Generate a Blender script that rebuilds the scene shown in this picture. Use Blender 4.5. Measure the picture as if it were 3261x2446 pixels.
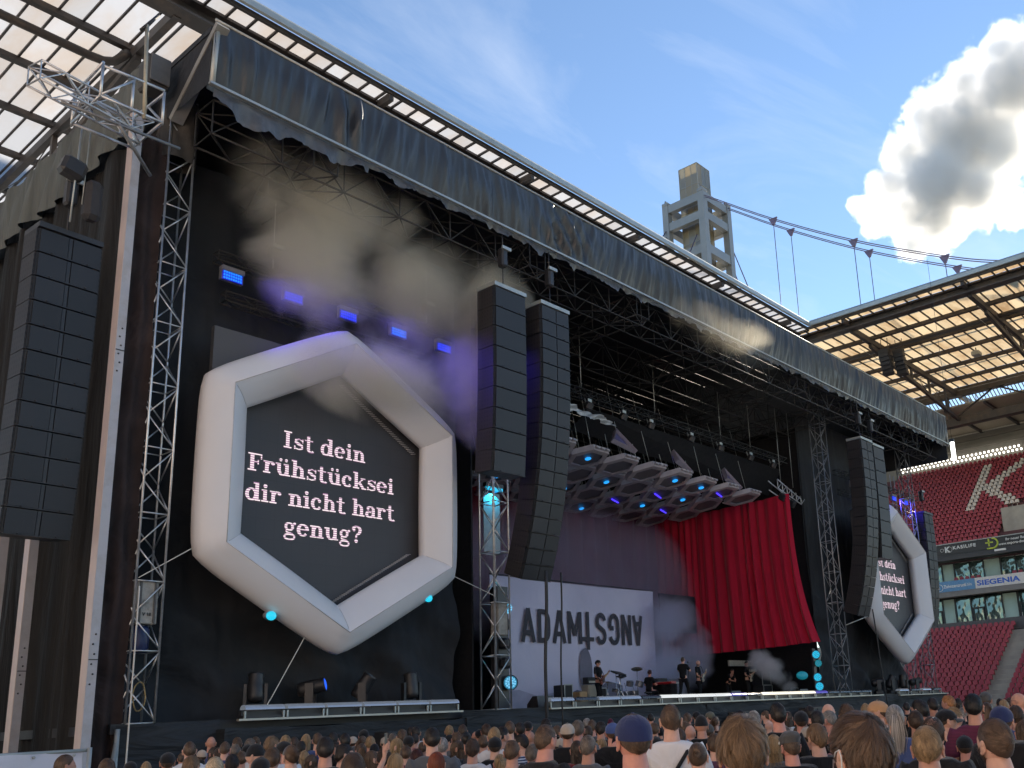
import bpy, bmesh, math, random
import numpy as np
from mathutils import Vector, Matrix, Euler
random.seed(7)
rng = np.random.default_rng(7)
R = math.radians
for _o in list(bpy.data.objects):
    bpy.data.objects.remove(_o)
scene = bpy.context.scene
C = scene.collection

# ------------------------------------------------------------------ camera
CAM_H = 1.9
def camera():
    pitch, yaw, roll = R(14.025), R(51.858), R(-2.926)
    cx, sx, cy, sy, cz, sz = math.cos(pitch), math.sin(pitch), math.cos(yaw), math.sin(yaw), math.cos(roll), math.sin(roll)
    right = Vector((cy, -sy, 0)); f0 = Vector((sy, cy, 0)); up = Vector((0, 0, 1))
    fwd = f0*cx + up*sx; u2 = -f0*sx + up*cx
    r = right*cz + u2*sz; u = -right*sz + u2*cz
    cd = bpy.data.cameras.new('camera'); co = bpy.data.objects.new('camera', cd); C.objects.link(co)
    m = Matrix((r, u, -fwd)).transposed().to_4x4(); m.translation = Vector((0, 0, CAM_H))
    co.matrix_world = m
    cd.sensor_fit = 'HORIZONTAL'; cd.sensor_width = 36; cd.lens = 36*3032.3/3261
    cd.shift_x = (1630.5-2016)/3261; cd.shift_y = (1512-1223)/3261
    cd.clip_start = 0.05; cd.clip_end = 12000
    scene.camera = co
camera()

# ------------------------------------------------------------------ light
SUN_AZ, SUN_EL = 86.0, 25.0       # degrees from +Y towards +X, elevation
def lighting():
    w = bpy.data.worlds.new('World'); scene.world = w; w.use_nodes = True
    nt = w.node_tree; nt.nodes.clear()
    sky = nt.nodes.new('ShaderNodeTexSky'); sky.sky_type = 'NISHITA'; sky.sun_disc = False
    sky.sun_elevation = R(SUN_EL); sky.sun_rotation = R(SUN_AZ)
    sky.air_density = 1.0; sky.dust_density = 0.0; sky.ozone_density = 3.5; sky.altitude = 100
    bg = nt.nodes.new('ShaderNodeBackground'); bg.inputs[1].default_value = 0.08
    out = nt.nodes.new('ShaderNodeOutputWorld')
    # thin high cirrus over the whole sky: noise on a flat layer far above
    tc = nt.nodes.new('ShaderNodeTexCoord'); sp = nt.nodes.new('ShaderNodeSeparateXYZ'); nt.links.new(tc.outputs['Generated'], sp.inputs[0])
    mz = nt.nodes.new('ShaderNodeMath'); mz.operation = 'MAXIMUM'; mz.inputs[1].default_value = .05; nt.links.new(sp.outputs[2], mz.inputs[0])
    cb = nt.nodes.new('ShaderNodeCombineXYZ')
    for i in (0, 1):
        dv = nt.nodes.new('ShaderNodeMath'); dv.operation = 'DIVIDE'; nt.links.new(sp.outputs[i], dv.inputs[0]); nt.links.new(mz.outputs[0], dv.inputs[1]); nt.links.new(dv.outputs[0], cb.inputs[i])
    mp = nt.nodes.new('ShaderNodeMapping'); mp.inputs['Scale'].default_value = (1.0, 2.4, 1); mp.inputs['Rotation'].default_value = (0, 0, R(35)); nt.links.new(cb.outputs[0], mp.inputs[0])
    no = nt.nodes.new('ShaderNodeTexNoise'); no.inputs['Scale'].default_value = 1.3; no.inputs['Detail'].default_value = 7; no.inputs['Roughness'].default_value = .6; no.inputs['Distortion'].default_value = .8; nt.links.new(mp.outputs[0], no.inputs['Vector'])
    mr = nt.nodes.new('ShaderNodeMapRange'); mr.inputs[1].default_value = .48; mr.inputs[2].default_value = .85; mr.inputs[3].default_value = 0; mr.inputs[4].default_value = .28; nt.links.new(no.outputs[0], mr.inputs[0])
    mx = nt.nodes.new('ShaderNodeMix'); mx.data_type = 'RGBA'; nt.links.new(mr.outputs[0], mx.inputs[0]); nt.links.new(sky.outputs[0], mx.inputs[6]); mx.inputs[7].default_value = (5.2, 5.6, 6.2, 1)
    nt.links.new(mx.outputs[2], bg.inputs[0]); nt.links.new(bg.outputs[0], out.inputs[0])
    l = bpy.data.lights.new('sun', 'SUN'); l.energy = 4.6; l.angle = R(0.6); l.color = (1, .93, .82)
    o = bpy.data.objects.new('sun', l); C.objects.link(o)
    az, el = R(SUN_AZ), R(SUN_EL)
    d = Vector((math.sin(az)*math.cos(el), math.cos(az)*math.cos(el), math.sin(el)))
    o.rotation_euler = d.to_track_quat('Z', 'Y').to_euler()
    o.location = (60, -30, 80)
lighting()
vs = scene.view_settings
vs.view_transform = 'Standard'; vs.look = 'None'; vs.gamma = 1; vs.exposure = 1.56; vs.use_curve_mapping = False
try:
    vs.use_white_balance = True; vs.white_balance_temperature = 7000; vs.white_balance_tint = 10
except AttributeError:
    pass
scene.render.engine = 'CYCLES'
cy_ = scene.cycles
cy_.use_denoising = True; cy_.use_adaptive_sampling = True; cy_.adaptive_threshold = .025; cy_.max_bounces = 6; cy_.diffuse_bounces = 3; cy_.glossy_bounces = 3
cy_.transmission_bounces = 4; cy_.volume_bounces = 5; cy_.transparent_max_bounces = 12
cy_.caustics_reflective = False; cy_.caustics_refractive = False
cy_.sample_clamp_indirect = 6; cy_.volume_step_rate = 1; cy_.volume_max_steps = 256

# ------------------------------------------------------------------ helpers
def obj(name, mesh, parent=None, loc=None):
    o = bpy.data.objects.new(name, mesh); C.objects.link(o)
    if parent is not None: o.parent = parent
    if loc is not None: o.location = loc
    return o
def tag(o, label=None, cat=None, group=None, kind=None):
    if label: o['label'] = label
    if cat: o['category'] = cat
    if group: o['group'] = group
    if kind: o['kind'] = kind
    return o
def thing(name, label, cat, loc=(0, 0, 0), group=None, rot=None):
    o = bpy.data.objects.new(name, None); C.objects.link(o); o.location = loc
    o.empty_display_size = .2
    if rot: o.rotation_euler = rot
    return tag(o, label, cat, group)

class MB:
    """collects shapes, builds ONE mesh object; vertices in the frame of the parent"""
    def __init__(s, off=None):
        s.v = []; s.f = []; s.sm = []; s.off = None if off is None else Vector(off)
    def add(s, vs_, fs, smooth=False):
        n = len(s.v)
        s.v += [tuple(v) for v in vs_]
        s.f += [tuple(i+n for i in f) for f in fs]; s.sm += [smooth]*len(fs)
        return s
    def box(s, c, size, rot=None):
        hx, hy, hz = size[0]/2, size[1]/2, size[2]/2
        vs_ = [Vector((x*hx, y*hy, z*hz)) for x in (-1, 1) for y in (-1, 1) for z in (-1, 1)]
        if rot is not None:
            m = rot if isinstance(rot, Matrix) else Euler(rot).to_matrix()
            vs_ = [m @ v for v in vs_]
        c = Vector(c)
        return s.add([v+c for v in vs_], [(0, 1, 3, 2), (4, 6, 7, 5), (0, 4, 5, 1), (2, 3, 7, 6), (0, 2, 6, 4), (1, 5, 7, 3)])
    def bx(s, x0, x1, y0, y1, z0, z1):
        return s.box(((x0+x1)/2, (y0+y1)/2, (z0+z1)/2), (abs(x1-x0), abs(y1-y0), abs(z1-z0)))
    def bbox(s, c, size, b=.02, rot=None):
        """box with chamfered edges"""
        hx, hy, hz = [k/2 for k in size]; vs_ = []
        for x in (-1, 1):
            for y in (-1, 1):
                for z in (-1, 1):
                    vs_ += [(x*hx, y*(hy-b), z*(hz-b)), (x*(hx-b), y*hy, z*(hz-b)), (x*(hx-b), y*(hy-b), z*hz)]
        bm = bmesh.new()
        for v in vs_: bm.verts.new(v)
        bmesh.ops.convex_hull(bm, input=bm.verts)
        bm.verts.index_update()
        m = Euler(rot).to_matrix() if rot is not None and not isinstance(rot, Matrix) else (rot or Matrix.Identity(3))
        c = Vector(c)
        s.add([m @ v.co + c for v in bm.verts], [[v.index for v in f.verts] for f in bm.faces]); bm.free()
        return s
    def tube(s, p, q, r, n=6, r2=None, cap=True, smooth=True):
        p, q = Vector(p), Vector(q); d = q-p
        if d.length < 1e-6: return s
        a = d.orthogonal().normalized(); b = d.cross(a).normalized(); r2 = r if r2 is None else r2
        vs_ = []
        for i in range(n):
            t = 2*math.pi*i/n; u = a*math.cos(t)+b*math.sin(t)
            vs_ += [p+u*r, q+u*r2]
        fs = [(2*i, 2*((i+1) % n), 2*((i+1) % n)+1, 2*i+1) for i in range(n)]
        s.add(vs_, fs, smooth)
        if cap:
            k = len(s.v)-2*n
            s.f.append(tuple(k+2*i for i in range(n))[::-1]); s.f.append(tuple(k+2*i+1 for i in range(n))); s.sm += [False, False]
        return s
    def path(s, pts, r, n=6, closed=False):
        pts = [Vector(p) for p in pts]; N = len(pts)
        rr = r if isinstance(r, (list, tuple)) else [r]*N
        t0 = (pts[1]-pts[0]).normalized(); a = t0.orthogonal().normalized(); vs_ = []
        for i, p in enumerate(pts):
            if closed: t = (pts[(i+1) % N]-pts[i-1]).normalized()
            else: t = (pts[min(i+1, N-1)]-pts[max(i-1, 0)]).normalized()
            a = (a-t*a.dot(t))
            a = a.normalized() if a.length > 1e-6 else t.orthogonal().normalized()
            b = t.cross(a)
            for k in range(n):
                th = 2*math.pi*k/n; vs_.append(p+(a*math.cos(th)+b*math.sin(th))*rr[i])
        fs = []
        for i in range(N if closed else N-1):
            j = (i+1) % N
            for k in range(n):
                fs.append((i*n+k, i*n+(k+1) % n, j*n+(k+1) % n, j*n+k))
        if not closed:
            fs.append(tuple(range(n))[::-1]); fs.append(tuple((N-1)*n+k for k in range(n)))
        return s.add(vs_, fs, True)
    def prism(s, poly, axis_from, axis_to, u, v):
        """polygon (list of 2D) in the plane u,v extruded from axis_from to axis_to"""
        u, v, a, b = Vector(u), Vector(v), Vector(axis_from), Vector(axis_to); n = len(poly)
        vs_ = [a+u*p[0]+v*p[1] for p in poly]+[b+u*p[0]+v*p[1] for p in poly]
        fs = [tuple(range(n))[::-1], tuple(range(n, 2*n))]+[(i, (i+1) % n, n+(i+1) % n, n+i) for i in range(n)]
        return s.add(vs_, fs)
    def ell(s, c, r, nu=12, nv=8, rot=None, fn=None):
        c = Vector(c); m = Euler(rot).to_matrix() if rot is not None else Matrix.Identity(3); vs_ = []
        for j in range(nv+1):
            ph = math.pi*j/nv
            for i in range(nu):
                th = 2*math.pi*i/nu
                d = Vector((math.sin(ph)*math.cos(th)*r[0], math.sin(ph)*math.sin(th)*r[1], math.cos(ph)*r[2]))
                if fn: d = fn(d)
                vs_.append(c+m @ d)
        fs = [(j*nu+i, (j+1)*nu+i, (j+1)*nu+(i+1) % nu, j*nu+(i+1) % nu) for j in range(nv) for i in range(nu)]
        return s.add(vs_, fs, True)
    def lathe(s, prof, c, axis=(0, 0, 1), n=16, smooth=True):
        ax = Vector(axis).normalized(); a = ax.orthogonal().normalized(); b = ax.cross(a); c = Vector(c); vs_ = []
        for r, h in prof:
            for i in range(n):
                t = 2*math.pi*i/n; vs_.append(c+ax*h+(a*math.cos(t)+b*math.sin(t))*r)
        m = len(prof)
        fs = [(j*n+i, j*n+(i+1) % n, (j+1)*n+(i+1) % n, (j+1)*n+i) for j in range(m-1) for i in range(n)]
        return s.add(vs_, fs, smooth)
    def grid(s, fn, nu, nv, smooth=True):
        vs_ = [fn(i/nu, j/nv) for j in range(nv+1) for i in range(nu+1)]
        fs = [(j*(nu+1)+i, j*(nu+1)+i+1, (j+1)*(nu+1)+i+1, (j+1)*(nu+1)+i) for j in range(nv) for i in range(nu)]
        return s.add(vs_, fs, smooth)
    def mesh(s, name, mat=None):
        me = bpy.data.meshes.new(name)
        o = s.off
        if o is not None and o.length: vs_ = [(v[0]-o[0], v[1]-o[1], v[2]-o[2]) for v in s.v]
        else: vs_ = s.v
        me.from_pydata(vs_, [], s.f)
        me.polygons.foreach_set('use_smooth', s.sm)
        if mat is not None: me.materials.append(mat)
        me.update()
        return me
    def build(s, name, mat, parent=None):
        if parent is not None and s.off is None: s.off = Vector(parent.location)
        return obj(name, s.mesh(name, mat), parent)

def copy_tree(o, parent=None, label=None):
    c = o.copy(); C.objects.link(c); c.parent = parent
    if label: c['label'] = label
    for ch in [k for k in bpy.data.objects if k.parent == o]: copy_tree(ch, c)
    return c

# ------------------------------------------------------------------ materials
MATS = {}
def nodes(name):
    m = bpy.data.materials.new(name); m.use_nodes = True; nt = m.node_tree
    return m, nt, nt.nodes['Principled BSDF'], nt.nodes['Material Output']
def N(nt, typ, **kw):
    n = nt.nodes.new(typ)
    for k, v in kw.items():
        if k.startswith('i_'):
            key = k[2:]; key = int(key) if key.isdigit() else key.replace('_', ' ')
            n.inputs[key].default_value = v
        else: setattr(n, k, v)
    return n
def mat(name, col, rough=.6, metal=0, var=.15, scale=6, bump=0, bscale=None, stretch=None, spec=.5, emis=None, estr=0, sheen=0, coat=0, dirt=None, dscale=1.5):
    """principled with noise-driven colour variation, roughness variation and bump"""
    if name in MATS: return MATS[name]
    m, nt, b, out = nodes(name); L = nt.links.new
    tc = N(nt, 'ShaderNodeTexCoord'); mp = N(nt, 'ShaderNodeMapping'); L(tc.outputs['Object'], mp.inputs[0])
    if stretch: mp.inputs['Scale'].default_value = stretch
    no = N(nt, 'ShaderNodeTexNoise', i_Scale=scale, i_Detail=5.0, i_Roughness=.6); L(mp.outputs[0], no.inputs['Vector'])
    cr = N(nt, 'ShaderNodeMapRange', i_1=.3, i_2=.7, i_3=1-var, i_4=1+var); L(no.outputs[0], cr.inputs[0])
    mx = N(nt, 'ShaderNodeMix', data_type='RGBA', blend_type='MULTIPLY'); mx.inputs[0].default_value = 1
    mx.inputs[6].default_value = (*col, 1); L(cr.outputs[0], mx.inputs[7])
    colout = mx.outputs[2]
    if dirt:
        n2 = N(nt, 'ShaderNodeTexNoise', i_Scale=dscale, i_Detail=6.0, i_Roughness=.7); L(mp.outputs[0], n2.inputs['Vector'])
        r2 = N(nt, 'ShaderNodeMapRange', i_1=.48, i_2=.72, i_3=0.0, i_4=.8); L(n2.outputs[0], r2.inputs[0])
        m2 = N(nt, 'ShaderNodeMix', data_type='RGBA'); L(r2.outputs[0], m2.inputs[0]); L(colout, m2.inputs[6]); m2.inputs[7].default_value = (*dirt, 1)
        colout = m2.outputs[2]
    L(colout, b.inputs['Base Color'])
    rr = N(nt, 'ShaderNodeMapRange', i_1=.3, i_2=.7, i_3=max(0, rough-.08), i_4=min(1, rough+.08)); L(no.outputs[0], rr.inputs[0]); L(rr.outputs[0], b.inputs['Roughness'])
    b.inputs['Metallic'].default_value = metal; b.inputs['Specular IOR Level'].default_value = spec
    if sheen: b.inputs['Sheen Weight'].default_value = sheen
    if coat: b.inputs['Coat Weight'].default_value = coat
    if emis: b.inputs['Emission Color'].default_value = (*emis, 1); b.inputs['Emission Strength'].default_value = estr
    if bump:
        nb = N(nt, 'ShaderNodeTexNoise', i_Scale=bscale or scale*3, i_Detail=6.0); L(mp.outputs[0], nb.inputs['Vector'])
        bp = N(nt, 'ShaderNodeBump', i_Strength=bump, i_Distance=.05); L(nb.outputs[0], bp.inputs['Height']); L(bp.outputs[0], b.inputs['Normal'])
    MATS[name] = m
    return m
def emit(name, col, s, core=None):
    if name in MATS: return MATS[name]
    m, nt, b, out = nodes(name)
    b.inputs['Base Color'].default_value = (.02, .02, .02, 1); b.inputs['Emission Color'].default_value = (*col, 1); b.inputs['Emission Strength'].default_value = s
    b.inputs['Roughness'].default_value = .3
    MATS[name] = m
    return m
def folds(name, col, rough, axis='X', scale=3.0, strength=.6, spec=.5, var=.12, fine=40, sheen=0):
    """cloth with hanging folds: bands along one axis, warped by noise, plus fine weave"""
    if name in MATS: return MATS[name]
    m, nt, b, out = nodes(name); L = nt.links.new
    tc = N(nt, 'ShaderNodeTexCoord'); mp = N(nt, 'ShaderNodeMapping'); L(tc.outputs['Object'], mp.inputs[0])
    st = {'X': (1, 1, .12), 'Z': (.15, .15, 1), 'D': (.5, .5, .5)}[axis]; mp.inputs['Scale'].default_value = st
    n1 = N(nt, 'ShaderNodeTexNoise', i_Scale=scale, i_Detail=4.0, i_Roughness=.55, i_Distortion=.6); L(mp.outputs[0], n1.inputs['Vector'])
    n2 = N(nt, 'ShaderNodeTexNoise', i_Scale=fine, i_Detail=3.0); L(tc.outputs['Object'], n2.inputs['Vector'])
    cr = N(nt, 'ShaderNodeMapRange', i_1=.3, i_2=.7, i_3=1-var, i_4=1+var); L(n1.outputs[0], cr.inputs[0])
    mx = N(nt, 'ShaderNodeMix', data_type='RGBA', blend_type='MULTIPLY'); mx.inputs[0].default_value = 1
    mx.inputs[6].default_value = (*col, 1); L(cr.outputs[0], mx.inputs[7]); L(mx.outputs[2], b.inputs['Base Color'])
    b.inputs['Roughness'].default_value = rough; b.inputs['Specular IOR Level'].default_value = spec
    if sheen: b.inputs['Sheen Weight'].default_value = sheen
    b1 = N(nt, 'ShaderNodeBump', i_Strength=strength, i_Distance=.25); L(n1.outputs[0], b1.inputs['Height'])
    b2 = N(nt, 'ShaderNodeBump', i_Strength=.15, i_Distance=.01); L(n2.outputs[0], b2.inputs['Height']); L(b1.outputs[0], b2.inputs['Normal'])
    L(b2.outputs[0], b.inputs['Normal'])
    MATS[name] = m
    return m
def fbm1(x, seed=0, oct=4):
    r = random.Random(seed); s = 0; a = 1
    for k in range(oct):
        ph = r.uniform(0, 6.28); fr = r.uniform(.8, 1.25)*2**k
        s += a*math.sin(x*fr+ph); a *= .55
    return s

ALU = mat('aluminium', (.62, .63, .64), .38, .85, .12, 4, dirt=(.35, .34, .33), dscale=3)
ALU_DARK = mat('painted_truss_black', (.045, .046, .05), .5, .3, .2, 4)
STEEL_DARK = mat('roof_steel', (.05, .047, .05), .55, .2, .2, 1.2, dirt=(.12, .09, .07), dscale=.8)
GALV = mat('galvanised_steel', (.42, .44, .42), .5, .6, .12, 2, dirt=(.3, .3, .28), dscale=1)
ROPE = mat('rope_white', (.62, .6, .55), .8, 0, .1, 30)
CABLE_BLACK = mat('cable_rubber', (.02, .02, .022), .6, 0, .1, 20)
BLACK_PLASTIC = mat('black_plastic', (.025, .025, .028), .45, 0, .2, 8)
WHITE_PAINT = mat('white_painted_steel', (.42, .42, .45), .45, 0, .08, 1.5, dirt=(.3, .27, .25), dscale=1.1)

def font_mesh(txt, size, bold=0, sx=1, spacing=1.0, align='LEFT'):
    cu = bpy.data.curves.new('t', 'FONT'); cu.body = txt; cu.size = size; cu.offset = bold; cu.space_character = spacing; cu.align_x = align
    o = bpy.data.objects.new('t', cu); C.objects.link(o)
    dg = bpy.context.evaluated_depsgraph_get()
    me = bpy.data.meshes.new_from_object(o.evaluated_get(dg))
    bpy.data.objects.remove(o); bpy.data.curves.remove(cu)
    if sx != 1: me.transform(Matrix.Diagonal((sx, 1, 1, 1)))
    me.materials.clear()
    return me
def place_text(name, me, mt, origin, u, v, parent, thick=.0):
    """flat lettering: local x along u, local y along v, placed just proud of its board"""
    u, v = Vector(u).normalized(), Vector(v).normalized(); w = u.cross(v)
    m = Matrix((u, v, w)).transposed().to_4x4(); m.translation = Vector(origin)-Vector(parent.location)
    me.transform(m); me.materials.append(mt)
    return obj(name, me, parent)
# ================================================================== ground
def ground():
    m, nt, b, out = nodes('pitch_cover'); L = nt.links.new
    tc = N(nt, 'ShaderNodeTexCoord'); br = N(nt, 'ShaderNodeTexBrick', i_Scale=1.0); br.inputs['Mortar Size'].default_value = .012
    br.inputs['Color1'].default_value = (.21, .21, .2, 1); br.inputs['Color2'].default_value = (.26, .26, .25, 1); br.inputs['Mortar'].default_value = (.1, .1, .1, 1)
    L(tc.outputs['Object'], br.inputs['Vector']); L(br.outputs[0], b.inputs['Base Color']); b.inputs['Roughness'].default_value = .7
    o = MB().add([(-600, -600, 0), (900, -600, 0), (900, 900, 0), (-600, 900, 0)], [(0, 1, 2, 3)]).build('ground', m)
    tag(o, 'grey plastic tiles covering the stadium pitch', None, None, 'structure')
ground()

# ================================================================== roofs
def panel_mat(name, col, dirt, amt, sc, ax):
    m, nt, b, out = nodes(name); L = nt.links.new
    geo = N(nt, 'ShaderNodeNewGeometry'); mp = N(nt, 'ShaderNodeMapping'); L(geo.outputs['Position'], mp.inputs[0])
    mp.inputs['Scale'].default_value = (.35, 1, 1) if ax == 'X' else (1, .35, 1)
    n1 = N(nt, 'ShaderNodeTexNoise', i_Scale=sc, i_Detail=5.0, i_Roughness=.6, i_Distortion=.4); L(mp.outputs[0], n1.inputs['Vector'])
    r1 = N(nt, 'ShaderNodeMapRange', i_1=.45, i_2=.72, i_3=0.0, i_4=amt); L(n1.outputs[0], r1.inputs[0])
    oi = N(nt, 'ShaderNodeObjectInfo'); mr = N(nt, 'ShaderNodeMapRange', i_1=0.0, i_2=1.0, i_3=.86, i_4=1.08); L(oi.outputs['Random'], mr.inputs[0])
    mx = N(nt, 'ShaderNodeMix', data_type='RGBA'); L(r1.outputs[0], mx.inputs[0]); mx.inputs[6].default_value = (*col, 1); mx.inputs[7].default_value = (*dirt, 1)
    m2 = N(nt, 'ShaderNodeMix', data_type='RGBA', blend_type='MULTIPLY'); m2.inputs[0].default_value = 1; L(mx.outputs[2], m2.inputs[6]); L(mr.outputs[0], m2.inputs[7])
    tr = N(nt, 'ShaderNodeBsdfTranslucent'); L(m2.outputs[2], tr.inputs[0])
    df = N(nt, 'ShaderNodeBsdfDiffuse'); L(m2.outputs[2], df.inputs[0])
    ms = N(nt, 'ShaderNodeMixShader', i_0=.25); L(tr.outputs[0], ms.inputs[1]); L(df.outputs[0], ms.inputs[2]); L(ms.outputs[0], out.inputs[0])
    return m
PANEL_END = panel_mat('roof_panel_milky', (.50, .51, .53), (.46, .36, .27), .75, .35, 'Y')
PANEL_SIDE = panel_mat('roof_panel_sunlit_stained', (.62, .48, .30), (.33, .19, .085), .9, .6, 'X')  # brown streaks are dirt; the amber base paints sunlight into the milky panels
RZ = 33.0
def swap(pts, sw): return [(p[1], p[0], p[2]) if sw else p for p in pts]

def end_roof():
    t = thing('stand_roof', 'flat glazed stadium roof of the stand behind the stage, pale milky panels', 'roof', (31, 34.5, RZ))
    # eave gutter
    MB().prism([(0, 0), (.16, 0), (.34, .14), (.34, .42), (.1, .46), (0, .3)], (-8, 34.36, 33.0), (69.1, 34.36, 33.0), (0, 1, 0), (0, 0, 1)).build('eave_gutter', GALV, t)
    MB().bx(-8, 69.3, 34.72, 34.86, 32.86, 33.1).build('edge_beam', STEEL_DARK, t)
    # main eave girder (I profile)
    MB().bx(-8, 70, 35.75, 36.75, 32.84, 32.98).bx(-8, 70, 36.15, 36.35, 32.3, 32.84).bx(-8, 70, 35.8, 36.7, 32.18, 32.3).build('eave_girder', STEEL_DARK, t)
    ys = [36.85, 40.7, 45.25, 49.35, 53.6, 57.8, 62, 66]
    for y in ys[1:]:
        MB().bx(-8, 70, y-.16, y+.16, 32.66, 32.94).build('purlin', STEEL_DARK, t)
    for k in range(-2, 6):
        x = 16.0+10.1*k
        MB().bx(x-.16, x+.16, 36.4, 68, 32.15, 32.64).build('rafter', STEEL_DARK, t)
        # lower chord of the deepening truss
        mb = MB().bx(x-.13, x+.13, 34.78, 35.8, 32.55, 32.95)
        mb.prism([(-.14, -.16), (.14, -.16), (.14, .16), (-.14, .16)], (x, 40, 32.0), (x, 68, 28.2), (1, 0, 0), (0, 0, 1))
        mb.build('rafter_lower_chord', STEEL_DARK, t)
        mb = MB()
        for y in (49.3, 57.8):
            z = 32-(y-40)*3.8/28; mb.bx(x-.12, x+.12, y-.12, y+.12, z, 32.2)
        for y0, y1 in ((45, 49.3), (49.3, 57.8)):
            za, zb = 32-(y0-40)*3.8/28, 32-(y1-40)*3.8/28
            mb.tube((x, y0, 32.2), (x, y1, zb), .03).tube((x, y0, za), (x, y1, 32.2), .03)
        mb.build('rafter_post', STEEL_DARK, t)
    # drain pipe under the roof with an elbow
    pts = [(8, 41.9, 32.35), (14.6, 41.9, 32.35), (15.2, 41.75, 32.3), (15.5, 41.3, 32.2), (15.6, 40.2, 32.1)]
    MB().path(pts, .2, 10).build('drain_pipe', STEEL_DARK, t)
    # glazing bars
    mb = MB()
    for i in range(-8, 70):
        x = i+.8
        b_ = MB() if 10 < x < 69 else mb
        b_.bx(x-.05, x+.05, 34.84, 35.78, 32.86, 32.97)
        b_.bx(x-.045, x+.045, 36.7, 66, 32.88, 32.985)
        if b_ is not mb: b_.build('glazing_bar', STEEL_DARK, t)
    mb.build('glazing_bars_far', STEEL_DARK, t)['kind'] = 'stuff'
    # panels: those in view one by one
    rest = MB()
    strip = MB(off=(0, 0, 0)).add([(-.49, -.47, 0), (.49, -.47, 0), (.49, .47, 0), (-.49, .47, 0)], [(0, 1, 2, 3)]).mesh('roof_panel', PANEL_END)
    for i in range(-8, 69):
        x = i+1.3
        if 14 < x < 69.2: obj('roof_panel', strip, t, Vector((x, 35.31, 33.0))-t.location)
        else: rest.add([(x-.5, 34.84, 33), (x+.5, 34.84, 33), (x+.5, 35.78, 33), (x-.5, 35.78, 33)], [(0, 1, 2, 3)])
        for a, b_ in zip(ys[:-1], ys[1:]):
            q = [(x-.49, a+.02, 33), (x+.49, a+.02, 33), (x+.49, b_-.02, 33), (x-.49, b_-.02, 33)]
            if 9 < x < 18 and b_ < 60: MB().add(q, [(0, 1, 2, 3)]).build('roof_panel', PANEL_END, t)
            else: rest.add(q, [(0, 1, 2, 3)])
    rest.build('roof_panels_far', PANEL_END, t)['kind'] = 'stuff'
end_roof()

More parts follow.
